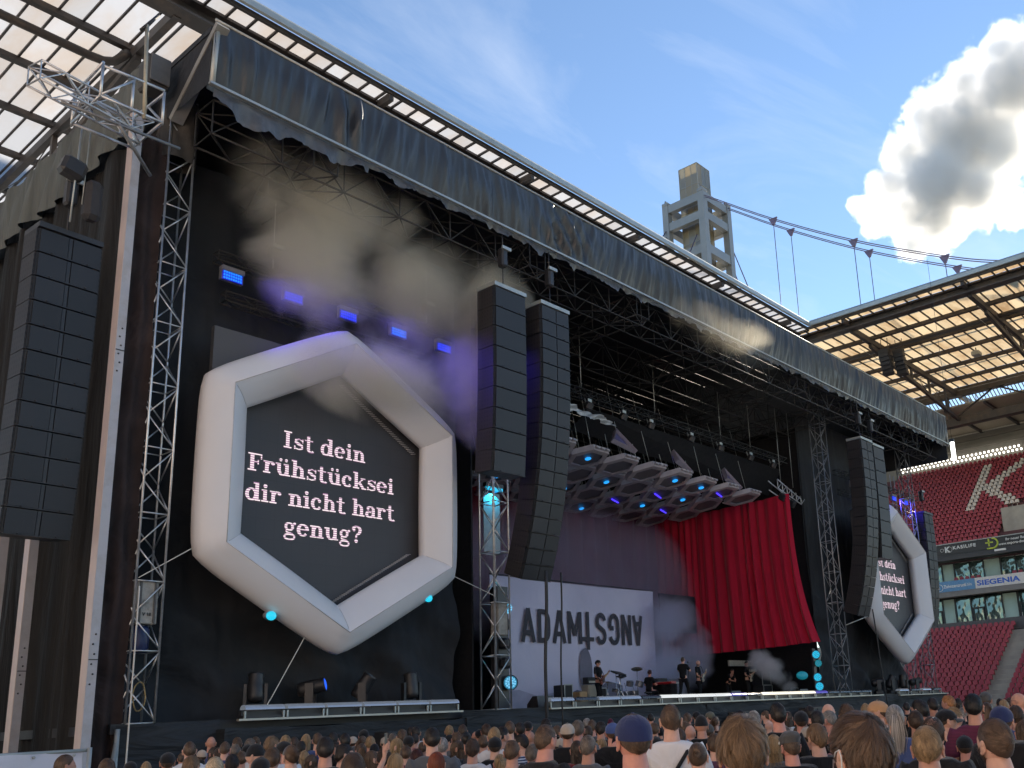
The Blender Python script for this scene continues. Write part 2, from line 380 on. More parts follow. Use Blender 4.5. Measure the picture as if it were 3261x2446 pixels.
DECK = mat('corrugated_deck', (.42, .38, .29), .6, 0, .1, 1, bump=.5, bscale=2, stretch=(.2, 9, 1))
def side_roof():
    t = thing('stand_roof', 'flat glazed roof of the far right stand, stained panels with amber sunlight put into their colour', 'roof', (69.1, 20, RZ))
    Y0, Y1 = -30, 46
    MB().prism([(0, 0), (.16, 0), (.34, .14), (.34, .42), (.1, .46), (0, .3)], (69.0, Y0, 33.0), (69.0, 34.36, 33.0), (1, 0, 0), (0, 0, 1)).build('eave_gutter', GALV, t)
    MB().bx(69.36, 69.52, Y0, 34.9, 32.86, 33.1).build('edge_beam', STEEL_DARK, t)
    MB().bx(70.4, 71.3, Y0, Y1, 32.84, 32.98).bx(70.75, 70.95, Y0, Y1, 32.4, 32.84).bx(70.45, 71.25, Y0, Y1, 32.28, 32.4).build('eave_girder', STEEL_DARK, t)
    xs = [71.35, 75.2, 79.2, 83.4, 87.6, 91.8, 95.2]
    for x in xs[1:]:
        MB().bx(x-.17, x+.17, Y0, Y1, 32.62, 32.94).build('purlin', STEEL_DARK, t)
    MB().path([(77.4, Y0, 32.4), (77.4, Y1, 32.4)], .2, 10).build('drain_pipe', STEEL_DARK, t)
    MB().bx(73.5, 73.6, Y0, Y1, 33.25, 33.35).bx(81.6, 81.7, Y0, Y1, 33.25, 33.35).bx(89.9, 90, Y0, Y1, 33.25, 33.35).build('upper_stringer', STEEL_DARK, t)
    for k in range(-3, 3):
        y = 21.45+10.1*k
        MB().bx(71, 104, y-.16, y+.16, 32.1, 32.6).build('rafter', STEEL_DARK, t)
        mb = MB().bx(69.5, 70.5, y-.13, y+.13, 32.55, 32.95)
        mb.prism([(-.14, -.18), (.14, -.18), (.14, .18), (-.14, .18)], (74.5, y, 31.9), (95.5, y, 29.4), (0, 1, 0), (0, 0, 1))
        mb.build('rafter_lower_chord', STEEL_DARK, t)
        mb = MB()
        for x in (79.2, 83.4, 87.6, 91.8):
            z = 31.9-(x-74.5)*2.5/21; mb.bx(x-.1, x+.1, y-.1, y+.1, z, 32.2)
            z2 = 31.9-(x+4.2-74.5)*2.5/21
            if x < 91: mb.tube((x, y, 32.2), (x+4.2, y, z2), .03).tube((x, y, z), (x+4.2, y, 32.2), .03)
        mb.build('rafter_post', STEEL_DARK, t)
        MB().bx(74, 92, y+.35, y+.43, 32.3, 32.38).bx(74, 92, y+.75, y+.79, 31.7, 31.74).build('cable_tray', GALV, t)
    # longitudinal truss under the rear of the roof
    mb = MB().bx(94.8, 95.6, Y0, Y1, 32.0, 32.5).bx(94.8, 95.8, Y0, Y1, 28.9, 29.7)
    y = -28
    while y < 45:
        mb.bx(95.05, 95.35, y-.15, y+.15, 29.6, 32.2)
        mb.prism([(-.15, -.15), (.15, -.15), (.15, .15), (-.15, .15)], (95.2, y, 29.5), (95.2, y+5, 32.2), (1, 0, 0), (0, 1, 0))
        mb.prism([(-.12, -.12), (.12, -.12), (.12, .12), (-.12, .12)], (95.25, y+10.1, 29.5), (95.25, y+5.1, 32.2), (1, 0, 0), (0, 1, 0)); y += 10.1
    mb.build('longitudinal_truss', STEEL_DARK, t)
    MB().bx(97, 108.6, Y0, 47, 31.5, 31.7).build('metal_deck', DECK, t)
    mb = MB()
    for k in range(-6, 12): mb.bx(97, 108.4, k*4.2-.12, k*4.2+.12, 31.2, 31.5)
    mb.bx(100.3, 100.7, Y0, 47, 30.9, 31.3).build('deck_beams', STEEL_DARK, t)
    # slats between the glazing and the deck
    for k in range(60):
        yy = 18+k*.36
        MB().box((96.2, yy, 32.1), (1.7, .1, .05), (0, .5, 0)).build('louvre_slat', mat('louvre_pale', (.62, .58, .45), .5, 0, .1, 2), t)
    # glazing bars and panels
    for i in range(16, 46):
        yy = i+.17
        MB().bx(69.5, 70.42, yy-.05, yy+.05, 32.86, 32.97).bx(71.2, 95, yy-.05, yy+.05, 32.88, 32.985).build('glazing_bar', STEEL_DARK, t)
    rest = MB()
    for i in range(-30, 46):
        ya, yb = i+.18, i+1.16
        for a, b_ in [(69.5, 70.42)]+list(zip(xs[:-1], xs[1:])):
            q = [(a+.02, ya, 33), (b_-.02, ya, 33), (b_-.02, yb, 33), (a+.02, yb, 33)]
            if 18 < i < 40 and not (a > 84 and i > 36): MB().add(q, [(0, 1, 2, 3)]).build('roof_panel', PANEL_SIDE, t)
            else: rest.add(q, [(0, 1, 2, 3)])
    rest.build('roof_panels_far', PANEL_SIDE, t)['kind'] = 'stuff'
    # speakers and lamps hung below the first bay
    for (x, y, h, lab) in ((75.6, 30.7, 2.3, 'curved black loudspeaker column hanging under the far roof, the slimmer left one'), (76.6, 29.8, 2.3, 'curved black loudspeaker column hanging under the far roof, nearer the rafter')):
        s = thing('roof_loudspeaker', lab, 'loudspeaker', (x, y, 30.2), 'loudspeakers under the far roof')
        for k in range(6):
            a = -.25+k*.1
            MB().bbox((x-.25*math.cos(k*.5), y, 31.4-k*.38), (.6, .9, .36), .03, (0, a, 0)).build('cabinet', BLACK_PLASTIC, s)
        MB().tube((x, y-.3, 31.5), (x, y-.3, 32.6), .03).tube((x, y+.3, 31.5), (x, y+.3, 32.6), .03).build('hanging_rod', STEEL_DARK, s)
    s = thing('roof_projector', 'small boxy grey projector hanging under the amber roof panels', 'projector', (84.2, 25.6, 32.3))
    MB().bbox((84.2, 25.6, 32.1), (.9, .7, .4), .04).build('housing', GALV, s)
    MB().tube((84.2, 25.6, 32.3), (84.2, 25.6, 32.7), .05).build('bracket', STEEL_DARK, s)
side_roof()

# ================================================================== light tower and suspension cables
def tower():
    cx, cy, s = 92.7, 59.3, 5.6
    t = thing('light_tower', 'tall square stadium tower with glazed core inside a grey steel frame', 'tower', (cx+s/2, cy+s/2, 0))
    TS = mat('tower_steel', (.26, .275, .28), .5, .3, .1, .5)
    for (a, b) in ((0, 0), (1, 0), (0, 1), (1, 1)):
        MB().bx(cx+a*s-.45, cx+a*s+.45, cy+b*s-.45, cy+b*s+.45, 0, 66).build('column', TS, t)
    for z0, z1 in ((64.9, 66.0), (62.3, 63.4), (57.6, 58.8), (48, 49.2), (38, 39.2)):
        mb = MB()
        for k in (0, 1):
            mb.bx(cx+.46, cx+s-.46, cy+k*s-.38, cy+k*s+.38, z0, z1).bx(cx+k*s-.38, cx+k*s+.38, cy+.46, cy+s-.46, z0, z1)
        mb.build('ring_beam', TS, t)
    # glazed core, panel by panel
    m, nt, b, out = nodes('tower_glass'); L = nt.links.new
    oi = N(nt, 'ShaderNodeObjectInfo'); cr = N(nt, 'ShaderNodeValToRGB'); L(oi.outputs['Random'], cr.inputs[0])
    cr.color_ramp.elements[0].color = (.36, .37, .34, 1); cr.color_ramp.elements[1].color = (.52, .42, .25, 1)
    tr = N(nt, 'ShaderNodeBsdfTranslucent'); L(cr.outputs[0], tr.inputs[0]); gl = N(nt, 'ShaderNodeBsdfGlossy', i_Roughness=.15); gl.inputs[0].default_value = (.6, .65, .7, 1)
    df = N(nt, 'ShaderNodeBsdfDiffuse'); L(cr.outputs[0], df.inputs[0])
    m1 = N(nt, 'ShaderNodeMixShader', i_0=.45); L(tr.outputs[0], m1.inputs[1]); L(df.outputs[0], m1.inputs[2])
    m2 = N(nt, 'ShaderNodeMixShader', i_0=.12); L(m1.outputs[0], m2.inputs[1]); L(gl.outputs[0], m2.inputs[2]); L(m2.outputs[0], out.inputs[0])
    bx0, by0, bs = cx+1.35, cy+1.35, 2.9
    MUL = mat('tower_mullion', (.36, .35, .3), .5, .3, .1, 1)
    core = MB()
    zs = [30, 34.4, 38.8, 43.2, 47.6, 52, 56.2, 60.4, 64.6, 68.6, 71.5]
    for z0, z1 in zip(zs[:-1], zs[1:]):
        for k in range(3):
            w = bs/3
            MB().bx(bx0+k*w+.03, bx0+(k+1)*w-.03, by0, by0+.06, z0+.04, z1-.04).build('glass_panel', m, t)
            MB().bx(bx0, bx0+.06, by0+k*w+.03, by0+(k+1)*w-.03, z0+.04, z1-.04).build('glass_panel', m, t)
        core.bx(bx0+.02, bx0+bs, by0+.02, by0+bs, z0-.03, z0+.03)
    core.bx(bx0+.02, bx0+bs, by0+bs-.06, by0+bs, 30, 71.4).bx(bx0+bs-.06, bx0+bs, by0, by0+bs-.07, 30, 71.4)
    core.build('core_shell', m, t)
    mb = MB()
    for k in range(4):
        w = bs/3
        mb.bx(bx0+k*w-.03, bx0+k*w+.03, by0-.04, by0+.02, 30, 71.5).bx(bx0-.04, bx0+.02, by0+k*w-.03, by0+k*w+.03, 30, 71.5)
    for z in zs: mb.bx(bx0-.03, bx0+bs, by0-.05, by0+.01, z-.035, z+.035).bx(bx0-.05, bx0+.01, by0-.02, by0+bs, z-.035, z+.035)
    mb.build('mullion_grid', MUL, t)
    for (a, b, dx, dy) in ((0, 0, .5, -.9), (1, 0, .9, -.7), (0, 1, -.9, .5)):
        MB().bbox((cx+a*s, cy+b*s, 66.25), (1.0, 1.0, .5), .1).tube((cx+a*s-.2, cy+b*s, 66.4), (cx+a*s-.2, cy+b*s, 66.8), .14).tube((cx+a*s+.25, cy+b*s, 66.4), (cx+a*s+.25, cy+b*s, 66.75), .12).build('cable_saddle', TS, t)
    CAB = mat('cable_violet_grey', (.17, .13, .19), .5, .4, .1, 3)
    def sus(pts, hang, lab, zr):
        th = thing('suspension_cable', lab, 'cable', (pts[0][0], pts[0][1], pts[0][2]), 'roof suspension cables')
        for d in (-.14, .14):
            MB().path([(p[0]+d, p[1], p[2]-d*.5) for p in pts], .055, 6).build('strand', CAB, th)
        for y in hang:
            i = max(k for k in range(len(pts)-1) if pts[k][1] >= y)
            a, b = pts[i], pts[i+1]; f = (a[1]-y)/(a[1]-b[1]); z = a[2]+(b[2]-a[2])*f; x = pts[0][0]
            h = MB().prism([(-.55, .12), (.55, .12), (.12, -.75), (-.12, -.75)], (x-.12, y, z), (x+.12, y, z), (0, 1, 0), (0, 0, 1))
            h.tube((x, y, z-.6), (x, y, zr), .045); h.build('hanger', CAB, th)
    def curve(y):   # sag of the cable: 65.5 m at the tower, about 43.9 m at y = 24
        return lambda y_: 0
    def cat(x, ztop):
        pts = []
        for i in range(61):
            y = 59.3-i*1.95
            s_ = (y+2.0)/61.3                    # 1 at the tower, 0 at mid-span
            pts.append((x, y, 39.5+(ztop-39.5)*s_*s_*(1 if s_ > 0 else 1)))
        return pts
    def cat2(x):
        ys = [59.3, 57.24, 49.54, 39.75, 30.0, 24.0, 15, 5, -5, -20, -40, -59]; zs2 = [65.6, 64.1, 58.4, 51.95, 46.5, 43.8, 41, 39.6, 39.6, 42, 50, 64]
        return [(x, y, z) for y, z in zip(ys, zs2)]
    def dense(P):
        out_ = []
        for i in range(len(P)-1):
            p0 = Vector(P[max(i-1, 0)]); p1 = Vector(P[i]); p2 = Vector(P[i+1]); p3 = Vector(P[min(i+2, len(P)-1)])
            for k in range(5):
                t_ = k/5
                out_.append(tuple(.5*((2*p1)+(-p0+p2)*t_+(2*p0-5*p1+4*p2-p3)*t_**2+(-p0+3*p1-3*p2+p3)*t_**3)))
        out_.append(P[-1]); return out_
    sus(dense(cat2(92.7)), [49.5, 39.75, 30.0, 20], 'twin suspension cable from the tower to the roof, the upper one', 33.1)
    c2 = [(98.3, y+1.0, z+1.2) for (_, y, z) in cat2(92.7)]
    sus(dense(c2), [50.2, 40.4, 30.6, 20.6], 'twin suspension cable from the tower to the roof, the lower one', 31.8)
    # stay cables
    for (p, q_, lab) in (((98.3, 59.3, 61.5), (108, 54, 31.5), 'thin stay cable sloping down to the right of the tower, the outer of two'), ((98.3, 59.6, 59.5), (106, 55, 31.5), 'thin stay cable sloping down to the right of the tower, the inner of two'),
                         ((92.7, 64.9, 63), (80, 66, 46), 'thin stay cable fanning out left of the tower, the outermost'), ((92.7, 64.9, 62.6), (86, 66, 46), 'thin stay cable fanning out left of the tower, second from outside'),
                         ((92.7, 64.9, 62.2), (88.5, 66, 46), 'thin stay cable fanning out left of the tower, third from outside'), ((93.5, 61, 61), (80, 58, 43), 'pale stay cable crossing low in front of the tower frame')):
        o = MB().tube(p, q_, .07).build('stay_cable', CAB); tag(o, lab, 'cable', 'tower stay cables')
tower()

# ================================================================== right grandstand
SEAT_RED = mat('seat_red', (.34, .052, .075), .45, 0, .2, 3, spec=.4)
SEAT_WHITE = mat('seat_white', (.66, .60, .55), .5, 0, .15, 3)
CONC = mat('concrete', (.36, .34, .30), .85, 0, .2, .8, bump=.15)
def seat_mesh(name, m):
    mb = MB()
    prof = [(-.2, 0, .44), (-.21, -.02, .62), (-.17, -.03, .80), (-.1, -.03, .84), (.1, -.03, .84), (.17, -.03, .80), (.21, -.02, .62), (.2, 0, .44)]
    n = len(prof)                              # local: x along the row, y towards the pitch is negative
    mb.add([(p[0], -p[1]+.02, p[2]) for p in prof]+[(p[0]*.96, -p[1]-.05, p[2]-.01) for p in prof], [tuple(range(n)), tuple(range(n, 2*n))[::-1]]+[(i, n+i, n+(i+1) % n, (i+1) % n) for i in range(n)])
    mb.prism([(-.21, 0), (.21, 0), (.19, .06), (-.19, .06)], (0, -.06, .40), (0, -.42, .43), (1, 0, 0), (0, 0, 1))
    mb.bx(-.02, .02, -.1, .05, 0, .42)
    return mb.mesh(name, m)
def grandstand():
    t = thing('grandstand', 'two-tier grandstand with glazed boxes between the tiers, far right', 'grandstand', (80, 25, 0))
    Y0, Y1 = 8, 47
    def lower(k): return 88-k*.667, 8.19-.39*k       # row k: x of the row, top of the seat back z
    mb = MB()
    for k in range(22):
        x, zt = lower(k); mb.bx(x-.45, x+.22, Y0, Y1, max(zt-1.5, -.3)-1, zt-.84-(.002*k))
    mb.build('lower_terrace', CONC, t)
    # stairway
    mb = MB()
    for k in range(44):
        x, zt = 88.2-k*.333, 8.0-k*.195; mb.bx(x-.2, x+.2, 25.35, 26.65, zt-1.4, zt-.62)
    mb.build('stairway', mat('stair_concrete', (.44, .40, .33), .85, 0, .15, 1.2), t)
    MB().bx(70.5, 73.6, Y0, Y1, -.1, .9).build('front_wall', CONC, t)
    up = lambda k: (93+k*.64, 16.2+.49*k)
    mb = MB()
    for k in range(24):
        x, z = up(k); mb.bx(x-.2, x+.48, Y0, Y1, z-1.5, z)
    mb.build('upper_terrace', mat('concrete_dark', (.13, .06, .065), .85, 0, .2, 1), t)
    # upper fascia, slabs, back wall
    MB().bx(92.05, 93, Y0, Y1, 14.9, 16.3).bx(91.1, 96, Y0, Y1, 14.75, 14.95).build('upper_fascia', mat('fascia_dark', (.05, .05, .055), .5, 0, .2, 1), t)
    MB().bx(91.05, 94.2, Y0, Y1, 11.4, 11.75).bx(90.9, 92, Y0, Y1, 11.2, 11.42).build('balcony_slab', mat('slab_grey', (.22, .21, .2), .7, 0, .15, 1), t)
    MB().bx(88.2, 94.2, Y0, Y1, 7.0, 7.4).build('lower_walkway', CONC, t)
    MB().bx(108.3, 108.8, Y0, 62, 24, 31.5).bx(107.8, 108.3, Y0, 62, 29.6, 30.0).bx(107.9, 108.3, Y0, 62, 30.6, 30.75).build('rear_wall', mat('rear_wall_grey', (.24, .23, .2), .7, 0, .1, .6), t)
    MB().bx(108.0, 108.25, Y0, 50, 31.3, 31.42).build('cornice_strip', mat('pale_strip', (.7, .68, .58), .5), t)
    # glazed boxes
    m, nt, b, out = nodes('box_glass'); b.inputs['Base Color'].default_value = (.10, .16, .15, 1); b.inputs['Roughness'].default_value = .04; b.inputs['Specular IOR Level'].default_value = 1.0; b.inputs['Metallic'].default_value = .55
    L = nt.links.new
    no = N(nt, 'ShaderNodeTexNoise', i_Scale=.9, i_Detail=2.0); bp = N(nt, 'ShaderNodeBump', i_Strength=.35, i_Distance=.6); L(no.outputs[0], bp.inputs['Height']); L(bp.outputs[0], b.inputs['Normal'])
    FR = mat('frame_black', (.02, .022, .025), .4, .2, .1, 2)
    ROOM = mat('room_mint', (.42, .56, .5), .7, 0, .1, .7)
    y = 12.0; k = 0
    while y < 44:
        w = 1.25+.5*((k*37) % 5)/5
        MB().bx(94.0, 94.05, y+.06, y+w-.06, 12.6, 14.72).build('window_pane', m if k % 3 else ROOM, t)
        MB().bx(93.9, 94.12, y-.06, y+.06, 11.76, 14.74).build('window_post', FR, t)
        MB().bx(93.0, 93.05, y+.06, y+w-.06, 8.1, 11.15).build('window_pane', m if (k+1) % 4 else ROOM, t)
        MB().bx(92.9, 93.12, y-.07, y+.07, 7.4, 11.18).build('window_post', FR, t)
        if k % 3 == 1: MB().bx(92.86, 92.98, y+.12, y+w-.12, 10.0, 10.15).bx(92.86, 92.98, y+.12, y+.24, 7.4, 9.99).bx(92.86, 92.98, y+w-.24, y+w-.12, 7.4, 9.99).build('door_frame', FR, t)
        y += w; k += 1
    MB().bx(94.3, 94.4, Y0, Y1, 7.4, 14.7).build('box_rear_wall', FR, t)
    for k in range(11): MB().bx(88.5, 88.54, 20+k*1.55, 20.04+k*1.55, 7.4, 8.9).build('railing_post', GALV, t)
    MB().bx(88.48, 88.53, 19, 36, 7.5, 8.55).build('railing_mesh', mat('rail_dark', (.08, .08, .085), .5), t)
    # vomitory block in the upper tier
    MB().bx(94.5, 99, 26.0, 28.6, 16, 19.6).build('vomitory_wall', CONC, t)
    mb = MB()
    for k in range(12): mb.bx(94.6+k*.6, 95.2+k*.6, 24.6, 25.95, 16.3, 17.2+.5*k)
    mb.build('vomitory_steps', mat('stair_concrete', (.44, .40, .33)), t)
    # --- seats
    sr = seat_mesh('seat', SEAT_RED); sw = seat_mesh('seat', SEAT_WHITE)
    cnt = 0
    rot = (0, 0, R(-90))
    def seat(me, x, y, z, lab, grp):
        o = obj('stadium_seat', me, None, (x, y, z)); o.rotation_euler = rot; o.rotation_euler.z += random.uniform(-.03, .03)
        tag(o, lab, 'seat', grp)
    rest = MB()
    spots = []
    for k in range(21):
        x, zt = lower(k)
        j = 0; y = 27.0
        while y < 35.5:
            spots.append((x, y, zt-.84, k)); y += .5
        y = 24.9
        while y > 20.5:
            spots.append((x, y, zt-.84, k)); y -= .5
    vis = [s_ for s_ in spots if s_[3] < 17 and (s_[1] > 26.5 or s_[3] > 10) and not (s_[1] > 34.3-s_[3]*.19)]
    vis = vis[:300]
    for s_ in spots:
        if s_ in vis: seat(sr, s_[0], s_[1], s_[2], 'red plastic folding seat in the lower tier of the grandstand', 'red seats of the lower tier')
    white = set()
    for r_ in range(13):
        row = 8+r_; base = 0
        white |= {(row, 0), (row, 1)}
        leg = (2+int(round((5-r_)*1.25))) if r_ <= 5 else 2+int(round((r_-6)*1.05))
        white |= {(row, leg+i) for i in range(3 if r_ < 5 else 4 if r_ < 7 else 3)}
    for row in range(23):
        x, z = up(row); y = 43.5; i = 0
        y_left = 33.0
        n = 0
        while y > 20:
            col = round((y_left-y)/.5)
            if (row, col) in white: seat(sw, x+.1, y, z, 'white seat forming part of a big letter K among the red seats', 'white seats forming the letter K')
            elif not (24.4 < y < 28.7 and row < 9): spots.append((x+.1, y, z, 99))
            y -= .5
    vs_ = [v.co.copy() for v in sr.vertices]; fs = [tuple(p.vertices) for p in sr.polygons]
    vis_s = set(vis)
    for s_ in spots:
        if s_ in vis_s: continue
        rest.add([(s_[0]+v.y*1, s_[1]-v.x, s_[2]+v.z) for v in vs_], fs)
    o = rest.build('stadium_seats', SEAT_RED); tag(o, 'rows of red seats filling the upper tier of the grandstand', 'seats', None, 'stuff')
    # balcony seats
    for k in range(5): seat(sr, 92.6, 33.2-k*.55, 12.35, 'red seat in the row of five on the glazed balcony', 'red seats on the balcony')
    for k in range(4): seat(sr, 92.6, 27.6-k*.55, 12.35, 'red seat on the balcony above the blue lettering', 'red seats on the balcony')
    # round lamps under the rear wall
    LAMP = emit('round_lamp', (1, .98, .93), 1.2)
    for i in range(30):
        for j in range(2):
            y = 43.5-i*.47*1.02-(.22 if j else 0)
            o = MB(off=(107.6, y, 28.7-j*.42)).ell((107.6, y, 28.7-j*.42), (.11, .13, .15), 8, 6).build('round_lamp', LAMP); o.location = (107.6, y, 28.7-j*.42)
            tag(o, 'small round white lamp in the double row under the grandstand roof', 'lamp', 'double row of round lamps')
    # --- advertising boards
    u, v = (0, -1, 0), (0, 0, 1)
    def board(name, lab, y0, y1, z0, z1, x, m):
        s = thing(name, lab, 'sign', (x, (y0+y1)/2, z0))
        MB().bx(x, x+.04, y0, y1, z0, z1).build('board', m, s); return s
    WHT = emit('print_white', (.72, .72, .70), 0); WHT.node_tree.nodes['Principled BSDF'].inputs['Base Color'].default_value = (.75, .75, .73, 1)
    LIME = mat('print_lime', (.52, .60, .08), .5, 0, .05); BLUEP = mat('print_blue', (.03, .12, .50), .5, 0, .05)
    s = board('advertising_board', 'black advertising board reading KASILIFE under the upper tier', 22, 35.3, 15.42, 16.42, 91.98, mat('board_black', (.028, .028, .03), .4))
    MB().bx(91.9, 92.02, 22, 35.3, 16.425, 16.5).build('top_rail', GALV, s)
    place_text('lettering', font_mesh('KASILIFE', .44, .012, 1.15, 1.22), WHT, (91.97, 32.92, 15.86), u, v, s)
    place_text('lettering', font_mesh('K', .8, .02, 1.1), WHT, (91.97, 33.75, 15.64), u, v, s)
    ring = MB()
    for (yc, rr) in ((33.3, .27), (34.0, .15)):
        ring.path([(91.965, yc+math.cos(a)*rr*1.15, 15.9+math.sin(a)*rr) for a in np.linspace(0, 6.28, 24)[:-1]], .018, 4, True)
    ring.build('logo_ring', WHT, s)
    lg = MB(); lg.bx(91.95, 91.975, 29.72, 28.98, 15.95, 16.08); lg.bx(91.95, 91.975, 29.45, 29.31, 15.66, 16.4)
    arc = [(29.0, 16.4)]+[(29.05-.5*math.sin(a), 15.92+.48*math.cos(a)) for a in np.linspace(0, math.pi, 14)]+[(29.6, 15.44)]
    for (a, b_) in zip(arc[:-1], arc[1:]): lg.tube((91.96, a[0], a[1]), (91.96, b_[0], b_[1]), .085, 6)
    lg.build('logo', LIME, s)
    place_text('lettering', font_mesh('Ihr neuer Boden', .34, .004), WHT, (91.97, 27.8, 16.0), u, v, s)
    place_text('lettering', font_mesh('www.expona-domestic', .34, .004), WHT, (91.97, 28.5, 15.62), u, v, s)
    o = MB(off=(91.7, 28.3, 15.0)).bx(91.6, 91.8, 27.8, 28.85, 15.06, 15.24).build('display_box', WHT); o.location = (91.7, 28.3, 15.0); tag(o, 'small white box hanging under the black advertising board', 'box')
    s = board('advertising_board', 'blue advertising board reading Zahnzentrum Köln on the balcony', 30.9, 35.3, 11.72, 12.72, 91.0, mat('board_blue', (.10, .26, .46), .45))
    place_text('lettering', font_mesh('Zahnzentrum', .42, .008, .95), WHT, (90.99, 33.95, 12.08), u, v, s)
    place_text('lettering', font_mesh('Köln', .42, -.002, .95), WHT, (90.99, 31.95, 12.08), u, v, s)
    MB().path([(90.985, 34.35+math.cos(a)*.33, 12.15+math.sin(a)*.33) for a in np.linspace(0, 6.28, 24)[:-1]], .035, 4, True).tube((90.985, 34.42, 11.98), (90.985, 34.42, 12.3), .07).build('logo', WHT, s)
    s = board('advertising_board', 'white advertising board with bold blue SIEGENIA lettering on the balcony', 18, 30.88, 11.72, 12.72, 91.0, mat('board_white', (.66, .65, .62), .5))
    place_text('lettering', font_mesh('SIEGENIA', .66, .025, 1.42, 1.02), BLUEP, (90.99, 30.7, 11.98), u, v, s)
    # tall fluorescent tube lamp hanging near the stage roof
    s = thing('tube_lamp', 'bright vertical white tube lamp hanging beside the end of the stage roof', 'lamp', (60, 20.6, 16.7))
    MB().tube((60, 20.6, 16.75), (60, 20.6, 17.95), .13, 10).build('tube', emit('tube_glow', (.92, 1, .98), 2.2), s)
    MB().bbox((60, 20.6, 18.05), (.3, .3, .2), .03).tube((60, 20.6, 18.1), (60, 20.6, 31), .012).build('end_cap', BLACK_PLASTIC, s)
grandstand()

# ================================================================== the sunlit stand on the near side, outside the picture
def near_stand():
    t = thing('grandstand', 'sunlit grandstand facing the far one across the pitch', 'grandstand', (-20, 20, 0))
    m = mat('occupied_seats', (.50, .40, .35), .8, 0, .35, .9)
    mb = MB()
    for k in range(24): mb.bx(-9-k*.9, -9-k*.9-.9, -60, 70, -1, .6+.5*k)
    mb.build('lower_terrace', m, t)
    mb = MB()
    for k in range(22): mb.bx(-31-k*.75, -31-k*.75-.75, -60, 70, 12+.5*k, 16+.55*k)
    mb.build('upper_terrace', m, t)
    MB().bx(-31, -30.6, -60, 70, 12.4, 16).build('balcony_fascia', mat('board_white', (.66, .65, .62)), t)
    MB().bx(-48, -7, -60, 75, 33, 33.1).build('stand_roof_panels', PANEL_END, t)
near_stand()
# ================================================================== stage
FLOOR = 2.2
CLOTH = folds('stage_cloth_black', (.030, .033, .038), .85, 'D', .9, .9, .25, .25, 60)
CLOTH_SKIRT = folds('skirt_cloth_black', (.020, .023, .027), .7, 'Z', 2.6, .8, .35, .25, 60)
CLOTH_SIDE = folds('side_net_black', (.017, .017, .017), .8, 'X', 2.2, .9, .3, .4, 50)
CLOTH_GREY = folds('side_drape_greygreen', (.12, .13, .12), .8, 'X', 2.0, .7, .3, .25, 50)
RED = folds('red_velvet', (.42, .006, .030), .75, 'X', 1.2, .25, .2, .12, 60, .2)

RED_SHADED = folds('red_velvet_shaded', (.14, .004, .014), .8, 'X', 1.6, .3, .2, .15, 60, .2)  # same red velvet, with the shade at the stage rear put into its colour

def vinyl():
    m, nt, b, out = nodes('black_vinyl'); L = nt.links.new
    geo = N(nt, 'ShaderNodeNewGeometry'); mp = N(nt, 'ShaderNodeMapping'); L(geo.outputs['Position'], mp.inputs[0]); mp.inputs['Scale'].default_value = (1, 1, .3); mp.inputs['Rotation'].default_value = (0, R(12), 0)
    n1 = N(nt, 'ShaderNodeTexNoise', i_Scale=1.7, i_Detail=5.0, i_Distortion=1.2); L(mp.outputs[0], n1.inputs['Vector'])
    b.inputs['Base Color'].default_value = (.022, .024, .029, 1); b.inputs['Roughness'].default_value = .42; b.inputs['Specular IOR Level'].default_value = .7
    bp = N(nt, 'ShaderNodeBump', i_Strength=.09, i_Distance=.3); L(n1.outputs[0], bp.inputs['Height']); L(bp.outputs[0], b.inputs['Normal'])
    return m
VINYL = vinyl()

def deck():
    t = thing('stage', 'wide black stage deck with a pleated cloth skirt along its front', 'stage', (31.3, 21, 0))
    MB().bx(9, 54.2, 21.0, 37, 2.0, FLOOR).build('deck', mat('deck_black', (.02, .02, .022), .6, 0, .2, 2), t)
    MB().bx(9.2, 54.1, 21.15, 36.9, 0, 1.98).build('understage_cloth', mat('back_black', (.006, .006, .008), .9), t)
    MB().bx(11.22, 11.3, 20.55, 21.1, 0, 2.0).bx(18.22, 18.3, 20.55, 20.95, 0, 2.0).build('skirt_return', CLOTH_SKIRT, t)
    def skirt(x0, x1, y, z1, seed, dip=0):
        n = int((x1-x0)*10)
        def fn(u, v):
            x = x0+(x1-x0)*u; z = z1*v
            w = (1-v)*.10+.015
            sag = .07*math.sin(x*1.7+v*9+seed)*math.sin(v*3.14)+.05*math.sin(x*.9-v*14+seed*2)+.03*fbm1(x*2.3+v*5, seed)
            return (x, y-.05-w*.4-sag*.55, z+(.02*fbm1(x*1.3, seed+3) if v > .97 else 0))
        return MB().grid(fn, n, 22)
    for (a, b_, y, z1, sd) in ((9.05, 11.3, 20.95, 2.19, 1), (11.25, 18.3, 20.7, 2.0, 2), (18.25, 30.2, 20.85, 2.18, 3), (30.15, 42.9, 20.82, 2.14, 4), (42.85, 54.2, 20.9, 2.14, 5)):
        skirt(a, b_, y, z1, sd).build('skirt_cloth', CLOTH_SKIRT, t)
    # aluminium lip profiles
    for (a, b_, y, z) in ((11.55, 18.1, 20.62, 2.16), (21.7, 45.5, 20.72, 2.13), (47.5, 54.1, 20.72, 2.08)):
        MB().bx(a, b_, y-.06, y+.05, z, z+.045).build('lip_profile', mat('lip_alu', (.45, .43, .38), .45, .5, .15, 2), t)
    # loose cloth hanging at the left corner over scaffold poles
    MB().tube((9.1, 20.9, 0), (9.1, 20.9, 2.1), .05).tube((8.75, 20.6, 0), (9.1, 20.9, 1.8), .05).tube((8.7, 21.3, 0), (8.7, 21.3, 1.3), .05).build('corner_scaffold', GALV, t)
deck()

